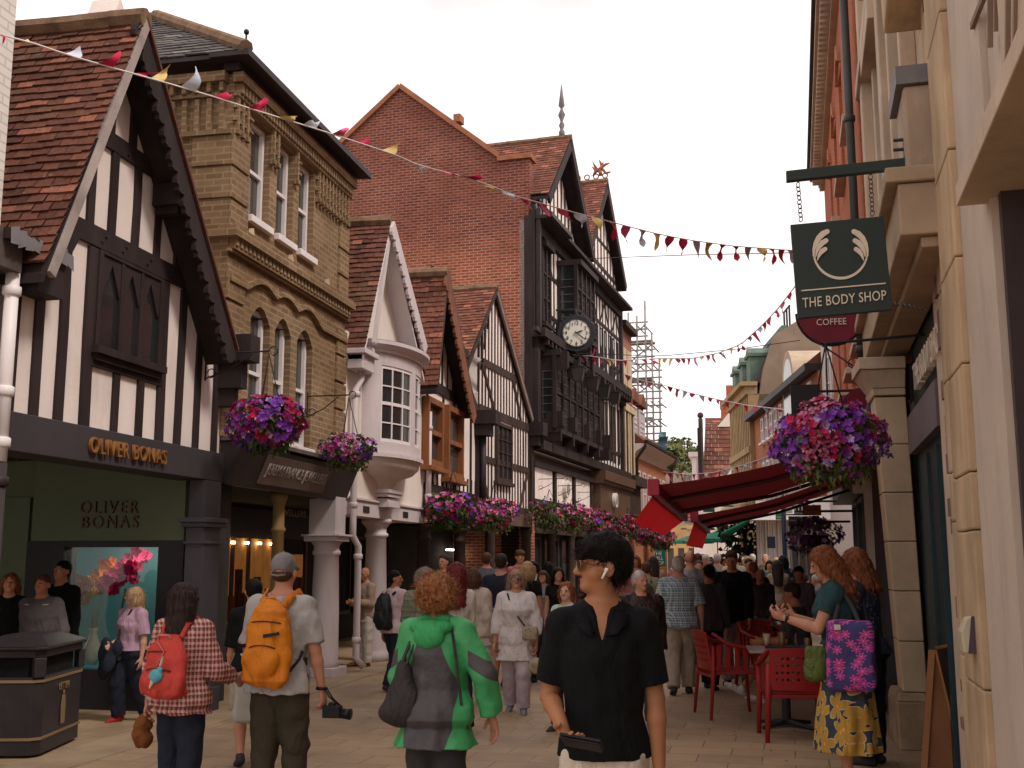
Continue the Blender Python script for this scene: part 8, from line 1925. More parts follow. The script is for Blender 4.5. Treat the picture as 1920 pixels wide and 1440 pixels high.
black_k=cloth('black_knit',(.006,.006,.007),rough=.95);white_c=cloth('white_cotton',(.62,.56,.50));cream_c=cloth('cream_trouser',(.66,.58,.48));grey_t=cloth('pale_grey_tee',(.42,.40,.39));olive=cloth('olive_drab',(.055,.045,.028));charcoal=cloth('charcoal_cloth',(.045,.042,.046));indigo=cloth('indigo_denim',(.018,.022,.036));khaki=cloth('khaki_cotton',(.36,.29,.22));lilacc=cloth('lilac_cotton',(.44,.27,.36));palel=cloth('pale_lilac_trouser',(.46,.38,.40));navy_c=cloth('navy_cloth',(.014,.017,.03));tealc=cloth('teal_jersey',(.022,.055,.065));greenj=cloth('green_shell',(.045,.33,.11),rough=.6);greyj=cloth('grey_shell',(.065,.058,.062),rough=.7);orange_c=cloth('orange_nylon',(.62,.19,.012),rough=.6);coral=cloth('coral_canvas',(.56,.062,.048),rough=.75);brown_l=cloth('rust_cloth',(.20,.065,.02));greyst=cloth('steel_grey_cloth',(.20,.20,.22));pinkc=cloth('pale_pink_fleece',(.60,.44,.45));stone_c=cloth('stone_cardigan',(.50,.40,.33));darkbr=cloth('dark_brown_leather',(.035,.018,.016),rough=.5);mintc=cloth('mint_cotton',(.42,.52,.45));joggers=cloth('grey_marl',(.30,.28,.29));white_s=cloth('trainer_white',(.62,.58,.54),rough=.5);blueg=cloth('petrol_cloth',(.03,.06,.09));oliveh=cloth('sage_hoodie',(.20,.19,.13));redc=cloth('red_cloth',(.35,.03,.03));bluec=cloth('mid_blue_cloth',(.05,.08,.20))
plaid_r=plaid('red_gingham',(.60,.42,.36),(.24,.03,.03),(.08,.02,.02),30,.5);plaid_b=plaid('blue_check',(.36,.42,.44),(.09,.15,.21),(.62,.62,.58),34,.55)
floral_w=dots('sprigged_white',(.62,.55,.54),(.22,.15,.18),28,.12);tote_m=blooms('starry_floral',(.045,.04,.15),(.62,.06,.26),15,7,.50,w0=.12,col2=(.5,.05,.36));leaf_m=blooms('ochre_leaf_print',(.035,.045,.06),(.46,.25,.035),8.5,5,.70,(.55,.42,.26),w0=.35,stretch=.75);navyfl=dots('navy_floral',(.02,.022,.045),(.30,.32,.36),30,.22,(.08,.12,.25));stripe_g=plaid('grey_green_stripe',(.26,.25,.18),(.15,.17,.12),(.1,.1,.08),18,.5);brightbag=blooms('patterned_tote',(.30,.40,.46),(.05,.05,.08),16,4,.4)
blackpl=M('black_plastic',(.012,.012,.013),.35,.1);smoke=M('sunglass_lens',(.02,.016,.012),.08,.05,spec=.9)
V3=lambda p:Vector((float(p[0]),float(p[1]),float(p[2])))
# 1 young man in the black polo shirt
def ex_hero(root,J):
 H,hd,up=J['H'],J['hd'],J['up']
 sunglasses(root,J,smoke,M('gold_frame',(.30,.18,.08),.3,.1,metal=.7))
 e=V3(hd((-.0535,.004,.923)));mb=MB();mb.csm=True;mb.ball(e,.009,8,6,(1,1,1));mb.tube([e+Vector((0,0,0)),V3(hd((-.0525,.014,.903)))],[.0055,.0045],8);mb.build('earbud',M('earbud_white',(.75,.73,.72),.3,.03),root)
 # collar of the polo with an open V
 mb=MB();mb.csm=True
 for s_ in(-1,1):
  p=[up((s_*.010,.066,.772)),up((s_*.028,.050,.808)),up((s_*.040,.014,.846)),up((s_*.032,-.022,.860)),up((0,-.036,.864))];q=[up((s_*.034,.070,.778)),up((s_*.056,.054,.800)),up((s_*.062,.012,.826)),up((s_*.044,-.038,.838)),up((0,-.050,.840))]
  for i in range(4):
   a,b,c,d=V3(p[i]),V3(p[i+1]),V3(q[i+1]),V3(q[i]);up3=Vector((0,.0,.006));mb.add([a+up3,b+up3,c,d,a,b],[(0,1,2,3),(0,4,5,1)])
 co_=mb.build('collar',black_k,root);md=co_.modifiers.new('s','SOLIDIFY');md.thickness=.005
 # brows and moustache
 mb=MB()
 for s_ in(-1,1):mb.tube([V3(hd((s_*.008,.0545,.9455))),V3(hd((s_*.018,.0565,.948))),V3(hd((s_*.029,.048,.9445)))],[.003,.0035,.002],5)
 mb.tube([V3(hd((-.012,.0535,.9045))),V3(hd((0,.060,.9065))),V3(hd((.012,.0535,.9045)))],[.0012,.0022,.0012],5);mb.build('eyebrows',hblack,root)
 # dark folded wallet / phone in the right hand
 c=V3(J['rwr']+J['rfd']*.075*H+J['rpn']*.022);X_=Vector((-.92,.2,-.12)).normalized();Y_=Vector((.15,.8,.5)).normalized();Z_=X_.cross(Y_).normalized();Y_=Z_.cross(X_)
 mb=MB();mb.obox(c+X_*.03,X_*.078,Y_*.038,Z_*.006);mb.obox(c+X_*.035+Z_*.012,X_*.072,Y_*.036,Z_*.004);mb.build('phone_case',M('case_black',(.012,.010,.014),.5,.1),root,bevel=.004)
Yh=4.45
HERO=True
person('young man in a black polo shirt and sunglasses looking left, nearest person',spot(1128,Yh),pi+.10,height(1128,1008,Yh),.0055,.93,pose(head=(-1.32,.02),rua=(.20,-.10,-1),rfa=(-.28,.95,-.36),lua=(-.155,-.02,-1),lfa=(-.03,.10,-1),curl=.75,rpn=(-.5,-.1,.8)),skin_b,('messy',hblack),(black_k,.80,.50,.019,.002),('trousers',cream_c,2,.010),charcoal,extras=ex_hero,eyes=False)
# 2 woman in green jacket, seen from behind
def ex_green(root,J):
 H,up=J['H'],J['up']
 B=Blob();B.ell(up((0,-.062,.815)),np.array([.082,.036,.030])*H,J['Ml'],k=.02);B.ell(up((0,-.088,.785)),np.array([.060,.028,.044])*H,J['Ml'],k=.02);B.cone(up((-.045,-.03,.84)),up((.045,-.03,.84)),.02*H,.02*H,k=.02);B.ell(up((0,-.098,.785)),np.array([.026,.015,.028])*H,J['Ml'],k=.01,g=1)
 B.mesh('hood',[greenj,greyj],root,.008,.003,26)
 sh,=(J['lsh'],);top_=sh+np.array([.015,-.02,.045]);bb=np.array([sh[0]-.005,-.13,.555*H])
 B=Blob();B.ell(bb,(.105,.055,.125),k=.03);B.ell(bb+(0,.0,.13),(.05,.035,.10),k=.04);B.ell(bb+(-.02,0,-.05),(.115,.058,.075),k=.03);B.mesh('shoulder_bag',cloth('bag_dark_taupe',(.040,.032,.034),rough=.6),root,.009,.004,22)
 strap(root,[bb+np.array([.0,-.02,.21]),top_+np.array([.02,-.05,-.04]),top_+np.array([.01,0,.01]),top_+np.array([0,.07,-.05]),bb+np.array([-.02,.03,.2])],.018,charcoal,'bag_strap')
 strap(root,[bb+np.array([.03,-.03,.2]),top_+np.array([.05,-.06,-.04]),top_+np.array([.03,0,.014])],.012,charcoal,'bag_strap')
 strap(root,[up((.075,-.058,.815)),up((.10,-.082,.72)),up((.112,-.075,.62)),up((.115,-.05,.52))],.014,charcoal,'strap_end')
def green_mat():
 m,nt,b=_new('green_grey_jacket');sp=nt.nodes.new('ShaderNodeSeparateXYZ');nt.links.new(pos(nt,True),sp.inputs[0])
 ab_=N(nt,'ShaderNodeMath',operation='ABSOLUTE');nt.links.new(sp.outputs[0],ab_.inputs[0])
 cv=nt.nodes.new('ShaderNodeFloatCurve');z=N(nt,'ShaderNodeMapRange');nt.links.new(sp.outputs[2],z.inputs[0]);z.inputs[1].default_value=.55;z.inputs[2].default_value=1.35;nt.links.new(z.outputs[0],cv.inputs['Value'])
 c=cv.mapping.curves[0];c.points[0].location=(0,.10);c.points[1].location=(1,0.0)
 for p in((.28,.145),(.42,.15),(.52,.14),(.88,.03)):c.points.new(*p)
 for p in c.points:p.handle_type='VECTOR'
 cv.mapping.update()
 lt_=N(nt,'ShaderNodeMath',operation='LESS_THAN');nt.links.new(ab_.outputs[0],lt_.inputs[0]);nt.links.new(cv.outputs[0],lt_.inputs[1])
 yl=N(nt,'ShaderNodeMath',operation='LESS_THAN');nt.links.new(sp.outputs[1],yl.inputs[0]);yl.inputs[1].default_value=.02;a=N(nt,'ShaderNodeMath',operation='MULTIPLY');nt.links.new(lt_.outputs[0],a.inputs[0]);nt.links.new(yl.outputs[0],a.inputs[1])
 # arm band: outside the trunk between two heights that fall with the arm
 gx_=N(nt,'ShaderNodeMath',operation='GREATER_THAN');nt.links.new(ab_.outputs[0],gx_.inputs[0]);gx_.inputs[1].default_value=.205
 zz_=N(nt,'ShaderNodeMath',operation='MULTIPLY_ADD');nt.links.new(ab_.outputs[0],zz_.inputs[0]);zz_.inputs[1].default_value=.55;nt.links.new(sp.outputs[2],zz_.inputs[2])
 b1=N(nt,'ShaderNodeMath',operation='GREATER_THAN');nt.links.new(zz_.outputs[0],b1.inputs[0]);b1.inputs[1].default_value=1.15;b2=N(nt,'ShaderNodeMath',operation='LESS_THAN');nt.links.new(zz_.outputs[0],b2.inputs[0]);b2.inputs[1].default_value=1.235
 q=N(nt,'ShaderNodeMath',operation='MULTIPLY');nt.links.new(b1.outputs[0],q.inputs[0]);nt.links.new(b2.outputs[0],q.inputs[1]);q2=N(nt,'ShaderNodeMath',operation='MULTIPLY');nt.links.new(q.outputs[0],q2.inputs[0]);nt.links.new(gx_.outputs[0],q2.inputs[1])
 mx_=N(nt,'ShaderNodeMath',operation='MAXIMUM');nt.links.new(a.outputs[0],mx_.inputs[0]);nt.links.new(q2.outputs[0],mx_.inputs[1])
 f=noise_n(nt,pos(nt,True),7,4);g1=mixc(nt,f,(.035,.26,.085),(.06,.40,.14));nt.links.new(mixc(nt,mx_.outputs[0],g1,(.062,.055,.060)),b.inputs['Base Color']);b.inputs['Roughness'].default_value=.6;bump(nt,b,noise_n(nt,pos(nt,True),16,4),.5,.02);return m
Yg=6.0
person('woman in a green and grey jacket with curly copper hair, seen from behind',spot(822,Yg),-.10,height(822,1078,Yg),.007,1.16,pose(head=(.1,.05),rua=(.62,-.05,-1),rfa=(.10,.30,-1),lua=(-.28,.06,-1),lfa=(.12,.42,-1),curl=.35,rpn=(-.5,-.8,0)),skin_l,('curly',hginger),(green_mat(),1.94,.405,.030,.005),('trousers',charcoal,2,.02),charcoal,True,False,ex_green)
# 3 man with grey cap and orange backpack
def backpack(root,J,mat,c,size,name='backpack',lean=0,straps=None,sm=None,pocket=True):
 up,H=J['up'],J['H'];c=np.array(c);a,b,h_=size;B=Blob()
 z0=c[2];B.loft([(z0-h_,a*.55,b*.8,c[1]),(z0-h_*.85,a*.93,b*1.15,c[1]),(z0-h_*.3,a*1.03,b*1.2,c[1]),(z0+h_*.3,a*.94,b*1.05,c[1]),(z0+h_*.75,a*.72,b*.9,c[1]+.01),(z0+h_,a*.36,b*.45,c[1]+.03)],k=.03,fold=.010,nf=5)
 if pocket:B.ell(c+(0,-b*.98,-h_*.40),(a*.70,b*.45,h_*.40),k=.008)
 mb=MB();mb.csm=True
 for zz,aa,kk in((.52,.72,.10),(-.02,.62,.16)):mb.tube([V3(c+(a*aa*sin(q),-b*1.02*cos(q*.9)-(b*.35 if zz<.3 else-.004),h_*(zz-kk*(1-cos(q)))))for q in[-1.2+2.4*i/10 for i in range(11)]],.0045,5)
 mb.build('zip',M('zip_dark',(.10,.035,.015),.6),root)
 return B.mesh(name,mat,root,.008,.008,21,seed=3)
def ex_cap(root,J):
 H,hd,up,Mh=J['H'],J['hd'],J['up'],J['Mh'];gc=cloth('grey_cap',(.20,.19,.19))
 B=Blob();B.ell(hd((0,-.008,.957)),np.array([.050,.060,.053])*H,Mh,k=.01);B.sub(hd((0,-.070,.926)),np.array([.024,.03,.016])*H,Mh);B.ell(hd((0,.062,.948)),np.array([.040,.040,.006])*H,Mh@rotx(-.25),k=.006);B.mesh('cap',gc,root,.006)
 mb=MB();mb.csm=True;mb.ball(V3(hd((0,-.008,1.011))),.006,6,4);mb.tube([V3(hd((-.030,-.058,.921))),V3(hd((0,-.066,.917))),V3(hd((.030,-.058,.921)))],.007,6);mb.build('cap_strap',gc,root)
 backpack(root,J,orange_c,(-.005,-.215,.665*H),(.158,.085,.265))
 for s_ in(-1,1):strap(root,[up((s_*.045,-.10,.80)),up((s_*.058,-.062,.836)),up((s_*.066,.0,.853)),up((s_*.070,.05,.82)),up((s_*.075,.07,.72)),up((s_*.085,.02,.60))],.05,orange_c,'shoulder_strap',.006)
 mb=MB();mb.csm=True;mb.tube([V3((-.04,-.17,.815*H)),V3((-.03,-.2,.835*H)),V3((.03,-.2,.835*H)),V3((.04,-.17,.815*H))],.008,6);mb.build('grab_handle',orange_c,root)
 mb=MB();mb.obox((.06,-.312,.70*H),(.05,0,.008),(0,.008,0),(-.002,0,.01));mb.obox((-.15,-.25,.655*H),(.02,.02,.004),(0,.008,0),(0,0,.012));mb.build('strap_buckle',blackpl,root)
 strap(root,[up((.112,-.06,.63)),up((.11,-.09,.60)),up((.09,-.13,.56))],.02,blackpl,'side_strap')
 # camera hanging from the right hand
 h_=V3(J['rwr']+J['rfd']*.07*H);c=h_+Vector((.045,.02,-.035));mb=MB();mb.obox(c,(.058,0,0),(0,.035,0),(0,0,.038));mb.obox(c+Vector((0,.0,.045)),(.022,0,0),(0,.025,0),(0,0,.014));cm_=mb.build('camera_body',blackpl,root,bevel=.006)
 mb=MB();mb.csm=True;mb.tube([c+Vector((.05,-.0,-.01)),c+Vector((.10,-.01,-.012)),c+Vector((.125,-.012,-.013))],[.032,.033,.036],16);mb.build('lens_barrel',blackpl,cm_)
 w_=V3(J['rwr']);mb=MB();mb.csm=True;mb.tube([w_+Vector((.03*cos(q),.03*sin(q),.0))for q in[2*pi*i/10 for i in range(11)]],.011,6,caps=False);mb.tube([w_+Vector((.03,-.01,-.0)),w_+Vector((.062,-.03,-.05)),c+Vector((.05,0,.04))],.006,5);mb.tube([w_+Vector((.03,.01,-.0)),w_+Vector((.075,.0,-.06)),c+Vector((.055,0,.03))],.006,5);mb.build('wrist_strap',blackpl,root)
Yc=6.85
person('man in a grey cap with an orange backpack holding a camera, seen from behind',spot(532,Yc),.02,height(532,1040,Yc),.007,1.12,pose('stand',rua=(.24,.0,-1),rfa=(.16,.14,-1),lua=(-.22,.05,-1),lfa=(-.02,.4,-1),lean=.02,curl=.9,rt=(.05,.12,-1),ls=(0,-.25,-1)),skin_l,('undercap',hbrown),(grey_t,.86,.47,.022,.007),('trousers',olive,1.42,.022),charcoal,extras=ex_cap,eyes=False)
# 4 woman with coral backpack
def ex_coral(root,J):
 H,up=J['H'],J['up']
 backpack(root,J,coral,(-.012,-.185,.655*H),(.150,.068,.185))
 for s_ in(-1,1):strap(root,[up((s_*.05,-.10,.775)),up((s_*.056,-.06,.83)),up((s_*.062,.0,.850)),up((s_*.066,.05,.82)),up((s_*.08,.06,.70)),up((s_*.085,.0,.58))],.028,coral,'shoulder_strap')
 mb=MB();mb.csm=True;mb.tube([V3((-.05,-.19,.745*H)),V3((-.045,-.215,.785*H)),V3((.03,-.215,.785*H)),V3((.035,-.19,.745*H))],.007,6);mb.tube([V3((-.04,-.23,.76*H)),V3((.03,-.26,.72*H)),V3((-.01,-.27,.66*H))],.004,5);mb.build('grab_handle',M('pink_cord',(.6,.22,.2),.6),root)
 B=Blob();B.ell((.0,-.285,.625*H),(.046,.026,.040),k=.01);B.ell((.03,-.29,.650*H),(.018,.014,.018),k=.01);B.cone((.035,-.295,.67*H),(.052,-.30,.705*H),.008,.004,k=.004,g=1);B.cone((-.02,-.29,.60*H),(-.035,-.295,.575*H),.012,.005,k=.008,g=1);B.mesh('plush_charm',[cloth('sky_plush',(.12,.42,.50)),white_c],root,.005,.0015,60)
 B=Blob();h_=J['lwr']+J['lfd']*.10*H
 for i in range(9):B.ell(h_+np.array([ru(-.04,.04),ru(-.03,.03),ru(-.11,.02)]),np.array([.045,.035,.055])*ru(.7,1.2),rotz(ru(0,3))@rotx(ru(-1,1)),k=.015)
 B.mesh('bundled_scarf',brown_l,root,.008,.004,30)
Yr=6.55
person('woman with very long dark hair and a coral backpack, seen from behind',spot(352,Yr),-.08,height(352,1092,Yr),.007,1.16,pose('stand',head=(-.25,.08),rua=(.32,.12,-1),rfa=(.15,.95,-.35),lua=(-.30,.0,-1),lfa=(-.22,.14,-1),curl=.9,lt=(-.03,.1,-1),rs=(0,-.2,-1)),skin_l,('long',hdark),(plaid_r,1.75,.46,.026,.004),('trousers',indigo,2,.014),charcoal,True,False,ex_coral)
# 5 woman in the teal top with floral tote and leaf print skirt
def tote(root,c,mat,w_=.2,h_=.24,d=.05,strap_to=None,name='tote_bag',sm=None,flat=False):
 c=np.array(c);B=Blob();B.box(c,(w_,d,h_),min(w_,d)*.7,k=.02);B.ell(c-(0,0,h_*.6),(w_*1.1,d*1.02,h_*.38),k=.03);o=B.mesh(name,mat,root,.009,.006,16,seed=5)
 if strap_to is not None:
  for dx in(-.6,.6):strap(root,[c+np.array([w_*dx,0,h_]),(c+np.array([w_*dx*.5,0,h_])+strap_to)/2,np.array(strap_to)],.02,sm or mat,'bag_strap')
 return o
def ex_teal(root,J):
 H,up=J['H'],J['up'];sh=J['lsh']
 tote(root,(-.245,-.06,.535*H),tote_m,.06,.25,.165,None)
 for dy in(-.14,.05):strap(root,[np.array([-.245,dy,.66*H]),np.array([-.20,(dy-.03)/2,.74*H]),sh+np.array([.01,-.01+dy*.2,.055])],.03,charcoal,'bag_strap',face=(1,0,.3))
 mb=MB();mb.obox((-.315,.02,.655*H),(.003,0,0),(0,.022,0),(0,0,.018));mb.build('bag_label',white_c,root)
 B=Blob();B.box((-.14,.19,.50*H),(.04,.075,.12),.035,k=.02);B.ell((-.14,.19,.47*H),(.05,.09,.09),k=.03);B.mesh('green_shoulder_bag',cloth('moss_leather',(.10,.13,.035),rough=.5),root,.01,.003,20)
 mb=MB();mb.csm=True;w_=V3(J['lwr']-J['lfd']*.02);fd=V3(J['lfd']);a=fd.orthogonal().normalized();b=fd.cross(a);mb.tube([w_+(a*cos(q)+b*sin(q))*.030 for q in[2*pi*i/12 for i in range(13)]],.008,6,caps=False,flat=1.2);mb.build('watch_strap',blackpl,root)
 mb=MB();mb.obox(w_+Vector((-.03,0,.012)),(.006,0,.004),(0,.012,0),(-.006,0,.015));mb.build('watch',M('watch_face',(.05,.05,.06),.15),root)
Yt=8.75
person('woman in a dark teal top and leaf print skirt carrying a floral tote',spot(1572,Yt),R(84),height(1572,1022,Yt),.008,1.12,pose('stand',head=(.12,-.38),lean=.10,rua=(.10,.22,-1),rfa=(-.30,1,.38),lua=(-.05,.45,-1),lfa=(.25,1,.30),curl=1.1,rpn=(-.7,0,.6),lpn=(.7,0,.6)),skin_l,('wavy',hauburn),(tealc,.55,.58,.016,.004),('skirt',leaf_m,.13,.02),white_s,True,True,ex_teal)
def ex_back2(root,J):
 tote(root,(-.225,-.07,.50*J['H']),M('black_bag',(.014,.018,.022),.5),.05,.23,.12,None);sh=J['lsh']
 for dy in(-.12,.04):strap(root,[np.array([-.225,dy,.60*J['H']]),sh+np.array([.02,dy*.3,.04])],.025,blackpl,'bag_strap',face=(1,0,.3))
Yb=9.55
person('woman with chestnut hair and navy patterned blouse behind the floral tote carrier',spot(1618,Yb),R(62),height(1618,1027,Yb),.010,1.05,pose('stand',head=(.1,-.3),lean=.06,rua=(.12,.05,-1),rfa=(-.05,.4,-1),lua=(-.1,.1,-1)),skin_l,('wavy',hauburn),(navyfl,.8,.5,.02,.004),('trousers',navy_c,2,.02),charcoal,True,True,ex_back2)
# 6 woman in the sprigged white tunic
def ex_tunic(root,J):
 H,up=J['H'],J['up'];sunglasses(root,J,smoke,M('brown_frame',(.10,.03,.02),.4))
 strap(root,[up((.06,.045,.835)),up((.03,.095,.75)),up((-.03,.10,.66)),up((-.085,.07,.585))],.016,charcoal,'bag_strap',face=(0,1,0));c=up((-.105,.085,.56));B=Blob();B.box(c,(.085,.035,.075),.03);B.mesh('crossbody_bag',dots('tweed_bag',(.36,.28,.20),(.12,.08,.06),40,.25),root,.01,.003,40)
 B=Blob()
 for i in range(12):B.ell((-.09+.018*i,.085+.01*sin(i),.575*H-.02*abs(6-i)*.4),(.03,.025,.03),k=.02)
 for i in range(5):B.ell((.12+.01*i,.02,.55*H-.04*i),(.035,.06,.05),k=.02);B.ell((-.12-.01*i,.02,.55*H-.04*i),(.035,.06,.05),k=.02)
 B.mesh('tied_cardigan',stone_c,root,.011,.004,30)
 B=Blob();h_=J['lwr']+J['lfd']*.12*H;B.ell(h_+(-.0,.02,-.05),(.085,.03,.085),k=.02);B.ell(h_+(.0,.03,-.03),(.05,.05,.05),k=.02);B.mesh('sun_hat',M('straw',(.42,.33,.22),.8,.2,20,obj=True),root,.01,.002,40)
Yf=11.9
person('woman in a sprigged white tunic and sunglasses walking towards the camera',spot(968,Yf),pi+.12,height(968,1066,Yf),.009,1.12,pose('walk2',head=(.12,0),rua=(.25,.02,-1),rfa=(.12,.2,-1),lua=(-.30,.02,-1),lfa=(-.02,.25,-1),curl=.8),skin_l,('bob',hairmat('hair_sandy',(.34,.21,.14))),(floral_w,1.6,.37,.030,.004),('trousers',palel,2,.02),greyst,True,True,ex_tunic,eyes=False)
# 7 older man in checked shirt
def ex_check(root,J):
 mb=MB();mb.obox((.075,-.155,.455*J['H']),(.04,0,0),(0,.004,0),(0,0,.003));mb.build('pocket_edge',charcoal,root)
Yp=14.0
person('white haired man in a blue checked shirt and khaki trousers walking away',spot(1272,Yp),.05,height(1272,1040,Yp),.010,1.2,pose('walk',head=(0,.08),rua=(.28,-.05,-1),rfa=(.05,.2,-1),lua=(-.28,.05,-1),lfa=(-.02,.15,-1)),skin_l,('short',hgrey),(plaid_b,.95,.49,.03,.004),('trousers',khaki,2,.026),charcoal,extras=ex_check,eyes=False)
# 8 seated and standing figures by the cafe
sq=on_z(1500,1335)
def ex_seat(root,J):
 for c in 'rl':
  an=J[c+'an'];ft=J[c+'ft'];mb=MB();mb.csm=True;mb.tube([V3(an+np.array([0,0,.01])),V3(an+np.array([0,0,-.03]))],[.036,.04],10);mb.build('sock',white_s,root)
  B=Blob();
  o_=an+unit(J['lsd'])*0;s_=-.03;mb=MB();e=V3(an+ft*.09)+Vector((0,0,-.055));mb.tube([V3(an+ft*.02)+Vector((.045,0,-.045)),V3(an+ft*.11)+Vector((.04,0,-.052)),V3(an+ft*.06)+Vector((.04,0,-.03))],.006,4);mb.build('shoe_stripe',charcoal,root)
person('seated person in grey shorts and white trainers, legs crossed, behind the red chair back',(sq.x+.05,sq.y+.35),R(75),1.72,.010,1.05,pose('sit',lt=(-.10,1,.02),ls=(-.05,.55,-.75),rt=(.10,.95,-.1),rs=(0,.25,-1),lean=.08,head=(0,-.2)),skin_t,('short',hdark),(charcoal,.9,.5,.02,.004),('shorts',greyst,.8,.03),white_s,extras=ex_seat)
s2_=on_z(1425,1235);person('seated woman in black with long brown hair leaning over the middle table',(s2_.x-.12,s2_.y),R(-78),1.66,.011,1.0,pose('sit',lean=.25,head=(0,-.3),rua=(.1,.5,-1),rfa=(-.2,1,-.1),lua=(-.1,.6,-1),lfa=(.1,1,.0)),skin_t,('longcurl',hbrown),(black_k,.25,.5,.012,.003),('trousers',indigo,2,.012),charcoal,True)
s3_=on_z(1515,1215);person('seated person with black hair at the middle table, behind the teal topped woman',(s3_.x-.0,s3_.y-.0),R(60),1.66,.012,1.0,pose('sit',lean=.3,head=(0,-.5)),skin_t,('short',hblack),(navy_c,1,.5,.014,.003),('trousers',indigo,2,.012),charcoal)
for px_,py_,hd_,hm_,cl_,lb_ in((1462,1188,100,hblond,mintc,'seated blonde person in mint at the far tables by the rope posts'),(1512,1190,-20,hdark,navy_c,'seated dark haired person in navy right of the rope posts'),(1545,1196,70,hgrey,greyst,'seated grey haired person just behind the teal topped woman'),(1436,1196,-100,hbrown,redc,'seated brown haired person in red at the middle table')):
 q=on_z(px_,py_);person(lb_,(q.x,q.y),R(hd_),1.66,.014,1.0,pose('sit',lean=.15,head=(0,-.2)),skin_l,('short',hm_),(cl_,1.2,.5,.015,.003),('trousers',indigo,2,.014),charcoal)
Y_=15.2;person('man in a black sweater and grey joggers walking towards the camera',spot(1372,Y_),pi-.1,height(1372,1030,Y_),.011,1.12,pose('walk',head=(0,-.3),rua=(.2,.1,-1),rfa=(-.1,.35,-1)),skin_l,('short',hbrown),(black_k,1.95,.46,.025,.004),('trousers',joggers,2,.024),charcoal)
Y_=14.6;person('person in black with black hair walking away beside the checked shirt man',spot(1328,Y_),-.3,height(1328,1056,Y_),.011,1.05,pose('walk2',head=(.6,0)),skin_t,('short',hblack),(charcoal,1.95,.47,.022,.004),('trousers',black_k,2,.02),charcoal)
Y_=16.8;person('bald man in a grey shirt partly behind the checked shirt man',spot(1294,Y_),0.1,height(1294,1030,Y_),.012,1.15,pose('walk'),skin_l,('none',None),(greyst,1,.48,.02,.003),('trousers',navy_c,2,.02),charcoal)
# 9 people on the left
def ex_lilac(root,J):
 strap(root,[J['up']((-.05,.05,.835)),J['up']((.0,.10,.72)),J['up']((.06,.09,.58))],.014,charcoal,'bag_strap',face=(0,1,0));B=Blob();c=J['up']((.07,.09,.50));B.box(c,(.09,.03,.06),.025);B.mesh('hip_bag',charcoal,root,.011)
 B=Blob();h_=J['rwr']
 for i in range(8):B.ell(h_+np.array([ru(-.06,.1),ru(-.04,.05),ru(-.3,.0)]),(.06,.04,.09),k=.03)
 B.mesh('coat_over_arm',indigo,root,.012,.004,24)
q=on_z(218,1352);person('blonde woman in a lilac blouse with a dark coat over her arm',(q.x+.12,q.y),pi-.35,height(232,1098,q.y),.009,1.1,pose('walk',head=(-.7,0),rua=(.1,.0,-1),rfa=(-.25,.8,-.3),lua=(-.28,0,-1),lfa=(-.02,.12,-1)),skin_p,('wavy',hblond),(lilacc,.95,.53,.024,.005),('trousers',navy_c,2,.026),redc,True,True,ex_lilac)
def ex_panel(root,J):
 mb=MB();mb.csm=True
 for s_ in(-1,1):mb.tube([V3(J['up']((s_*.05,.06,.80)))+Vector((0,.02,0)),V3(J[('r' if s_>0 else 'l')+'sh']+np.array([s_*.02,.045,.01])),V3(J[('r' if s_>0 else 'l')+'el']+np.array([s_*.04,.02,.05]))],.007,5)
 mb.build('shoulder_piping',white_c,root)
q=on_z(112,1352);person('man in a grey sweater with white shoulder piping standing at the shop window',(q.x,9.95),pi+.1,height(112,1078,9.95),.010,1.25,pose('stand',lua=(-.25,-.1,-1),rua=(.25,-.1,-1),rfa=(-.1,-.1,-1),lfa=(.1,-.1,-1)),skin_t,('short',hbrown),(cloth('heather_grey',(.10,.085,.09)),1.95,.48,.028,.004),('shorts',indigo,.95,.03),white_s,extras=ex_panel)
person('man in dark clothes and a dark cap behind the grey sweater man',(spot(118,10.6)[0],10.6),pi-.2,height(118,1052,10.6),.012,1.15,pose(),skin_t,('short',hblack),(black_k,1.9,.48,.025,.003),('trousers',black_k,2,.02),charcoal)
person('person in black with long auburn hair half hidden at the left edge of the photo',(spot(22,9.9)[0],9.9),pi+.5,height(22,1075,9.9),.012,1.1,pose(),skin_l,('wavy',hauburn),(black_k,1.9,.45,.025,.003),('trousers',black_k,2,.02),charcoal,True)
def ex_bagblue(root,J):
 tote(root,(.27,-.05,.50*J['H']),brightbag,.045,.24,.14,None);strap(root,[np.array([.27,-.05,.62*J['H']]),J['rsh']+np.array([.02,0,.05])],.03,M('aqua_strap',(.06,.45,.50),.7),'bag_strap',face=(0,1,.2));tote(root,(-.05,-.26,.36*J['H']),M('white_carrier',(.5,.47,.42),.5,trans=.2),.10,.17,.05,None,'carrier_bag')
person('dark haired shopper with patterned tote and aqua strap behind the orange backpack',(spot(478,8.6)[0],8.6),R(30),height(478,1082,8.6),.011,1.0,pose('walk'),skin_l,('short',hblack),(black_k,1,.5,.02,.003),('shorts',khaki,.9,.03),charcoal,True,False,ex_bagblue)
q=on_z(682,1250);person('bearded man in a tan shirt and white trousers leaning against the arcade column',(q.x,q.y),pi-.6,height(682,1064,q.y),.011,1.05,pose('stand',rua=(.1,.1,-1),rfa=(-.4,1,.1),lua=(-.1,.1,-1),lfa=(.4,1,.15),head=(.2,-.2),rt=(.15,.12,-1)),skin_t,('none',None),(cloth('tan_shirt',(.34,.24,.18)),1.8,.45,.024,.004),('trousers',white_c,2,.018),brown_l)
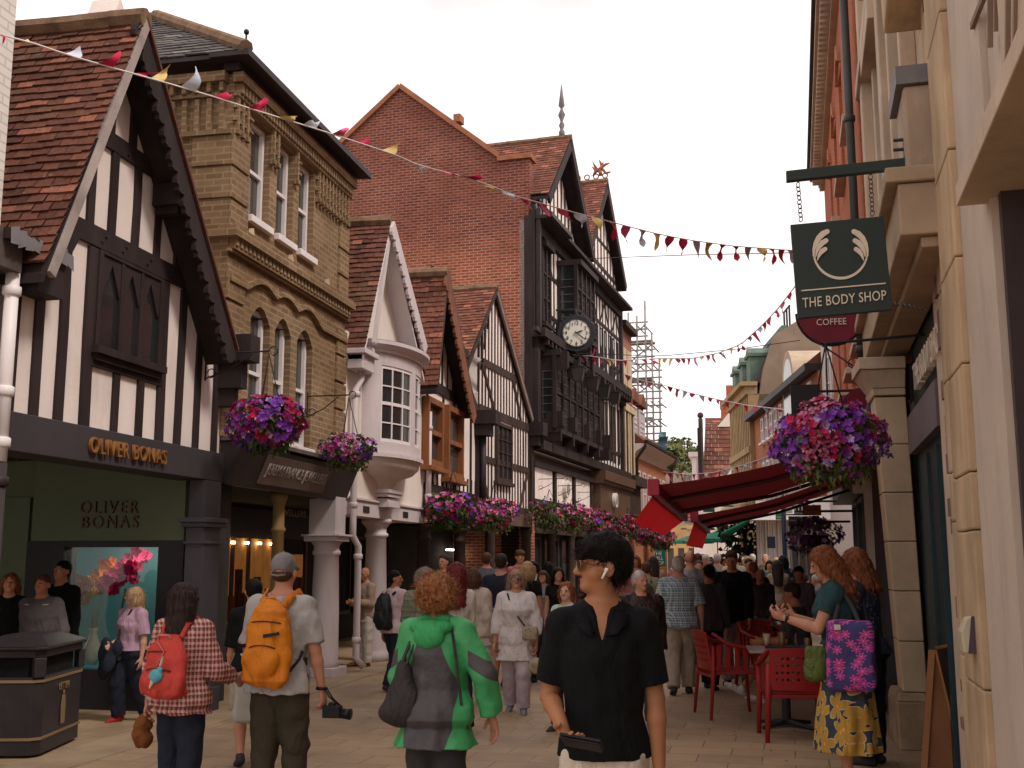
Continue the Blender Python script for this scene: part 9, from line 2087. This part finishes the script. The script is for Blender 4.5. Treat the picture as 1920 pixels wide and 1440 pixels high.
def bk(mat,c=(0,-.19,.66),size=(.14,.08,.2)):
 def f(root,J):backpack(root,J,mat,(c[0],c[1],c[2]*J['H']),size);[strap(root,[J['up']((s_*.05,-.08,.80)),J['up']((s_*.058,0,.85)),J['up']((s_*.066,.05,.80)),J['up']((s_*.08,.03,.62))],.035,mat,'shoulder_strap')for s_ in(-1,1)]
 return f
LP=[(742,13.6,1068,-.5,False,('short',hblack),(pinkc,1.9,.48,.03,.004),('trousers',navy_c,2,.02),skin_t,'dark haired person in a pale pink hoodie with a black backpack',.011,1.0,bk(M('black_bag',(.014,.018,.022),.5),(0,-.2,.66),(.13,.08,.22)),(-.9,0)),(800,11.5,1062,.3,False,('curly',hairmat('hair_grey_curl',(.22,.16,.13))),(stripe_g,1,.5,.03,.004),('trousers',khaki,2,.02),skin_l,'stocky person in a striped olive top beside the curly haired woman',.011,1.25,None,(-.6,0)),(852,10.4,1052,.5,True,('longcurl',hred),(white_c,1.7,.48,.02,.005),('trousers',navy_c,2,.02),skin_l,'woman with long burgundy red hair and a white blouse looking left',.010,1.05,None,(.9,0)),(888,12.6,1062,.0,True,('bob',hbrown),(stone_c,1.9,.43,.03,.004),('skirt',floral_w,.25,.02),skin_l,'brown haired woman in a stone coloured cardigan seen from behind',.011,1.15,None,(0,0)),(940,14.2,1036,.0,False,('short',hdark),(navy_c,1,.46,.02,.003),('shorts',khaki,.95,.03),skin_l,'tall man in a navy T-shirt seen from behind',.011,1.2,None,(0,0)),(988,14.8,1050,.15,True,('bob',hblond),(black_k,.5,.5,.012,.003),('trousers',indigo,2,.02),skin_t,'blonde woman in a black short sleeved top seen from behind',.011,1.0,None,(.2,.1)),(1046,16.0,1062,pi,True,('long',hblack),(black_k,.4,.5,.012,.003),('trousers',black_k,2,.014),skin_l,'woman in black with long black hair smiling towards the camera',.012,.95,None,(.5,0)),(1062,10.8,1088,pi-.5,True,('longcurl',hauburn),(mintc,.9,.5,.02,.004),('trousers',darkbr,2,.02),skin_p,'woman with a mint top and open brown jacket half hidden by the young man',.010,1.05,None,(.3,0)),(1200,11.2,1068,pi+.3,False,('short',hgrey),(darkbr,1.95,.42,.034,.005),('trousers',charcoal,2,.02),skin_l,'man in a dark brown leather jacket just right of the young man',.010,1.2,None,(.4,0)),(1212,18,1052,.0,False,('short',hbrown),(oliveh,1.95,.46,.03,.004),('shorts',khaki,.9,.03),skin_l,'man in a sage hooded top with a rucksack walking away',.012,1.1,bk(olive),(0,0)),(1018,17,1068,pi,True,('bob',hbrown),(greyst,.8,.5,.02,.004),('trousers',charcoal,2,.02),skin_l,'woman in a grey top holding a red and yellow bag',.012,1.0,None,(0,0)),(1310,20.5,1049,pi,False,('short',hbrown),(bluec,.9,.48,.02,.004),('trousers',charcoal,2,.02),skin_l,'man in a blue T-shirt with white lettering facing the camera',.012,1.15,None,(0,0)),(1412,19,1052,0,False,('short',hginger),(blueg,1.9,.48,.03,.004),('trousers',charcoal,2,.02),skin_l,'broad person in a petrol blue top walking away',.012,1.3,None,(0,0)),(1424,18.5,1066,pi-.3,False,('short',hgrey),(charcoal,1.9,.48,.03,.004),('trousers',greyst,2,.02),skin_l,'white haired man in a charcoal coat beyond the tables',.012,1.15,None,(0,0)),(1498,17.0,1060,2.5,False,('short',hblack),(cloth('slate_mauve',(.12,.09,.11)),.9,.48,.02,.004),('trousers',charcoal,2,.02),skin_t,'seated looking person in slate mauve beside the wooden rope posts',.012,1.1,None,(.3,-.3)),]
for i,(px,Y_,tp,hg,fem,hr_,tp_,bt_,sk_,lb,vx_,w_,ex_,hdp)in enumerate(LP):
 person(lb,spot(px,Y_),hg,height(px,tp,Y_),vx_,w_,pose('walk' if i%2 else 'walk2',head=hdp),sk_,hr_,tp_,bt_,charcoal,fem,Y_<16,ex_)
 # 10 the crowd far down the street: a few figures, then re-dressed copies
protos=[]
tops_=[cloth('crowd_top_%s'%n_,c)for n_,c in(('slate',(.10,.11,.13)),('cream',(.50,.44,.38)),('rose',(.38,.12,.12)),('navy',(.02,.025,.05)),('sand',(.34,.25,.17)),('black',(.012,.012,.014)),('teal',(.03,.12,.13)),('orange',(.45,.13,.03)),('white',(.60,.56,.52)),('olive',(.10,.10,.05)))]
hairs_=[hbrown,hblack,hblond,hgrey,hauburn,hdark];legs_=[indigo,charcoal,khaki,navy_c,black_k]
lbl={0:'walking away',1:'walking towards the camera'}
spec_=[(0,False,'short'),(1,False,'short'),(0,True,'long'),(1,True,'bob'),(0,True,'bob'),(1,False,'messy')]
crowd_px=[]
random.seed(21)
for Yd,n_,x0,x1 in((21,4,1296,1470),(25,8,1255,1480),(30,10,1262,1470),(36,12,1265,1450),(44,12,1268,1430),(54,12,1270,1410)):
 for j in range(n_):
  px=x0+(x1-x0)*(j+ru(.15,.85))/n_
  if Yd<24 and 1350<px<1400:continue
  crowd_px.append((px,Yd+ru(-1.5,1.5)))
for px,Y_ in((1000,19),(1028,21),(975,20),(912,18.5),(832,17),(1225,22),(1190,20)):crowd_px.append((px,Y_))
colname={m.name:m.name.split('_')[-1]for m in tops_}
for i,(px,Y_)in enumerate(crowd_px):
 k_=i%len(spec_);tn,hn,ln=tops_[(i*7+i//3)%10],hairs_[(i*5+i//2)%6],legs_[(i*3)%5]
 if k_ not in KIDS:
  fr_,fem,hst=spec_[k_];p_=person('x',(0,0),0,1.68 if fem else 1.76,.02,1.1,pose('walk' if k_%2 else 'walk2'),skin_l,(hst,hbrown),(tops_[0],1.2,.47,.02,.003),('trousers',indigo,2,.02),charcoal,fem,True);KIDS[k_]=p_;c=p_
 else:c=copy_tree(KIDS[k_],(0,0,KIDS[k_].location.z))
 c.location.x,c.location.y=spot(px,Y_);c.rotation_euler=(0,0,(pi if spec_[k_][0]else 0)+ru(-.4,.4));s_=ru(.93,1.04);c.scale=(s_,)*3
 if s_!=1:c.location.z=KIDS[k_].location.z*s_
 for ch in c.children:
  for si,mm_ in((3,tn),(4,ln))if ch.name.startswith('body')else((0,hn),):
   if len(ch.material_slots)>si:ch.material_slots[si].link='OBJECT';ch.material_slots[si].material=mm_
 hname={'hair_brown':'brown','hair_black':'black','hair_blond':'blond','hair_grey':'grey','hair_auburn':'auburn','hair_dark_brown':'dark'}[hn.name]
 where='far crowd' if Y_>34 else('near crowd' if px>1250 and Y_<28 else('middle crowd' if px>1250 else 'before the arcade'))
 pos_=['left side','left of centre','centre','right of centre','right side'][min(4,max(0,int((px-1255)/45)))]if px>1250 else('by the dark posts' if px<1050 else 'near the banner')
 tag(c,'%s haired person in %s %s, %s, %s'%(hname,colname[tn.name],['walking away','facing the camera'][spec_[k_][0]],where,pos_),'person','people in the crowd')
random.seed(99)
# 11 the dog between the young man and the checked shirt
dq=on_z(1250,1228);dg_=thing('dog','tan and white dog standing just left of the checked shirt man','dog',(0,0,0))
B=Blob();tan=cloth('dog_tan',(.30,.13,.05));
B.ell((0,.12,.46),(.10,.17,.13),k=.05);B.ell((0,-.18,.48),(.085,.17,.10),k=.06);B.cone((0,.24,.52),(0,.36,.66),.075,.055,k=.04);B.ell((0,.42,.70),(.055,.08,.06),k=.03);B.cone((0,.47,.69),(0,.56,.665),.036,.024,k=.02,g=1)
for s_ in(-1,1):
 B.ell((s_*.05,.39,.74),(.014,.03,.045),k=.01);B.limb([(s_*.06,.2,.44),(s_*.065,.19,.24),(s_*.065,.2,.02)],[.045,.026,.022],k=.02);B.cone((s_*.065,.2,.02),(s_*.065,.25,.02),.024,.02,g=1)
 B.limb([(s_*.06,-.26,.46),(s_*.07,-.22,.30),(s_*.07,-.36,.17),(s_*.07,-.33,.02)],[.065,.042,.025,.022],k=.02);B.cone((s_*.07,-.33,.02),(s_*.07,-.27,.02),.024,.02,g=1)
B.limb([(0,-.33,.52),(0,-.44,.50),(0,-.52,.56)],[.025,.018,.01],k=.02);B.ell((0,.26,.38),(.06,.06,.1),k=.02,g=1)
B.mesh('body',[tan,white_c],dg_,.012,.001,60);mb=MB();mb.csm=True;mb.tube([(.06*cos(q),.31+.03*cos(q)*0+.02*sin(q),.60+.055*sin(q))for q in[2*pi*i/12 for i in range(13)]],.012,5,caps=False);mb.build('collar',redc,dg_)
dg_.location=(dq.x,dq.y,0);dg_.rotation_euler=(0,0,R(60))
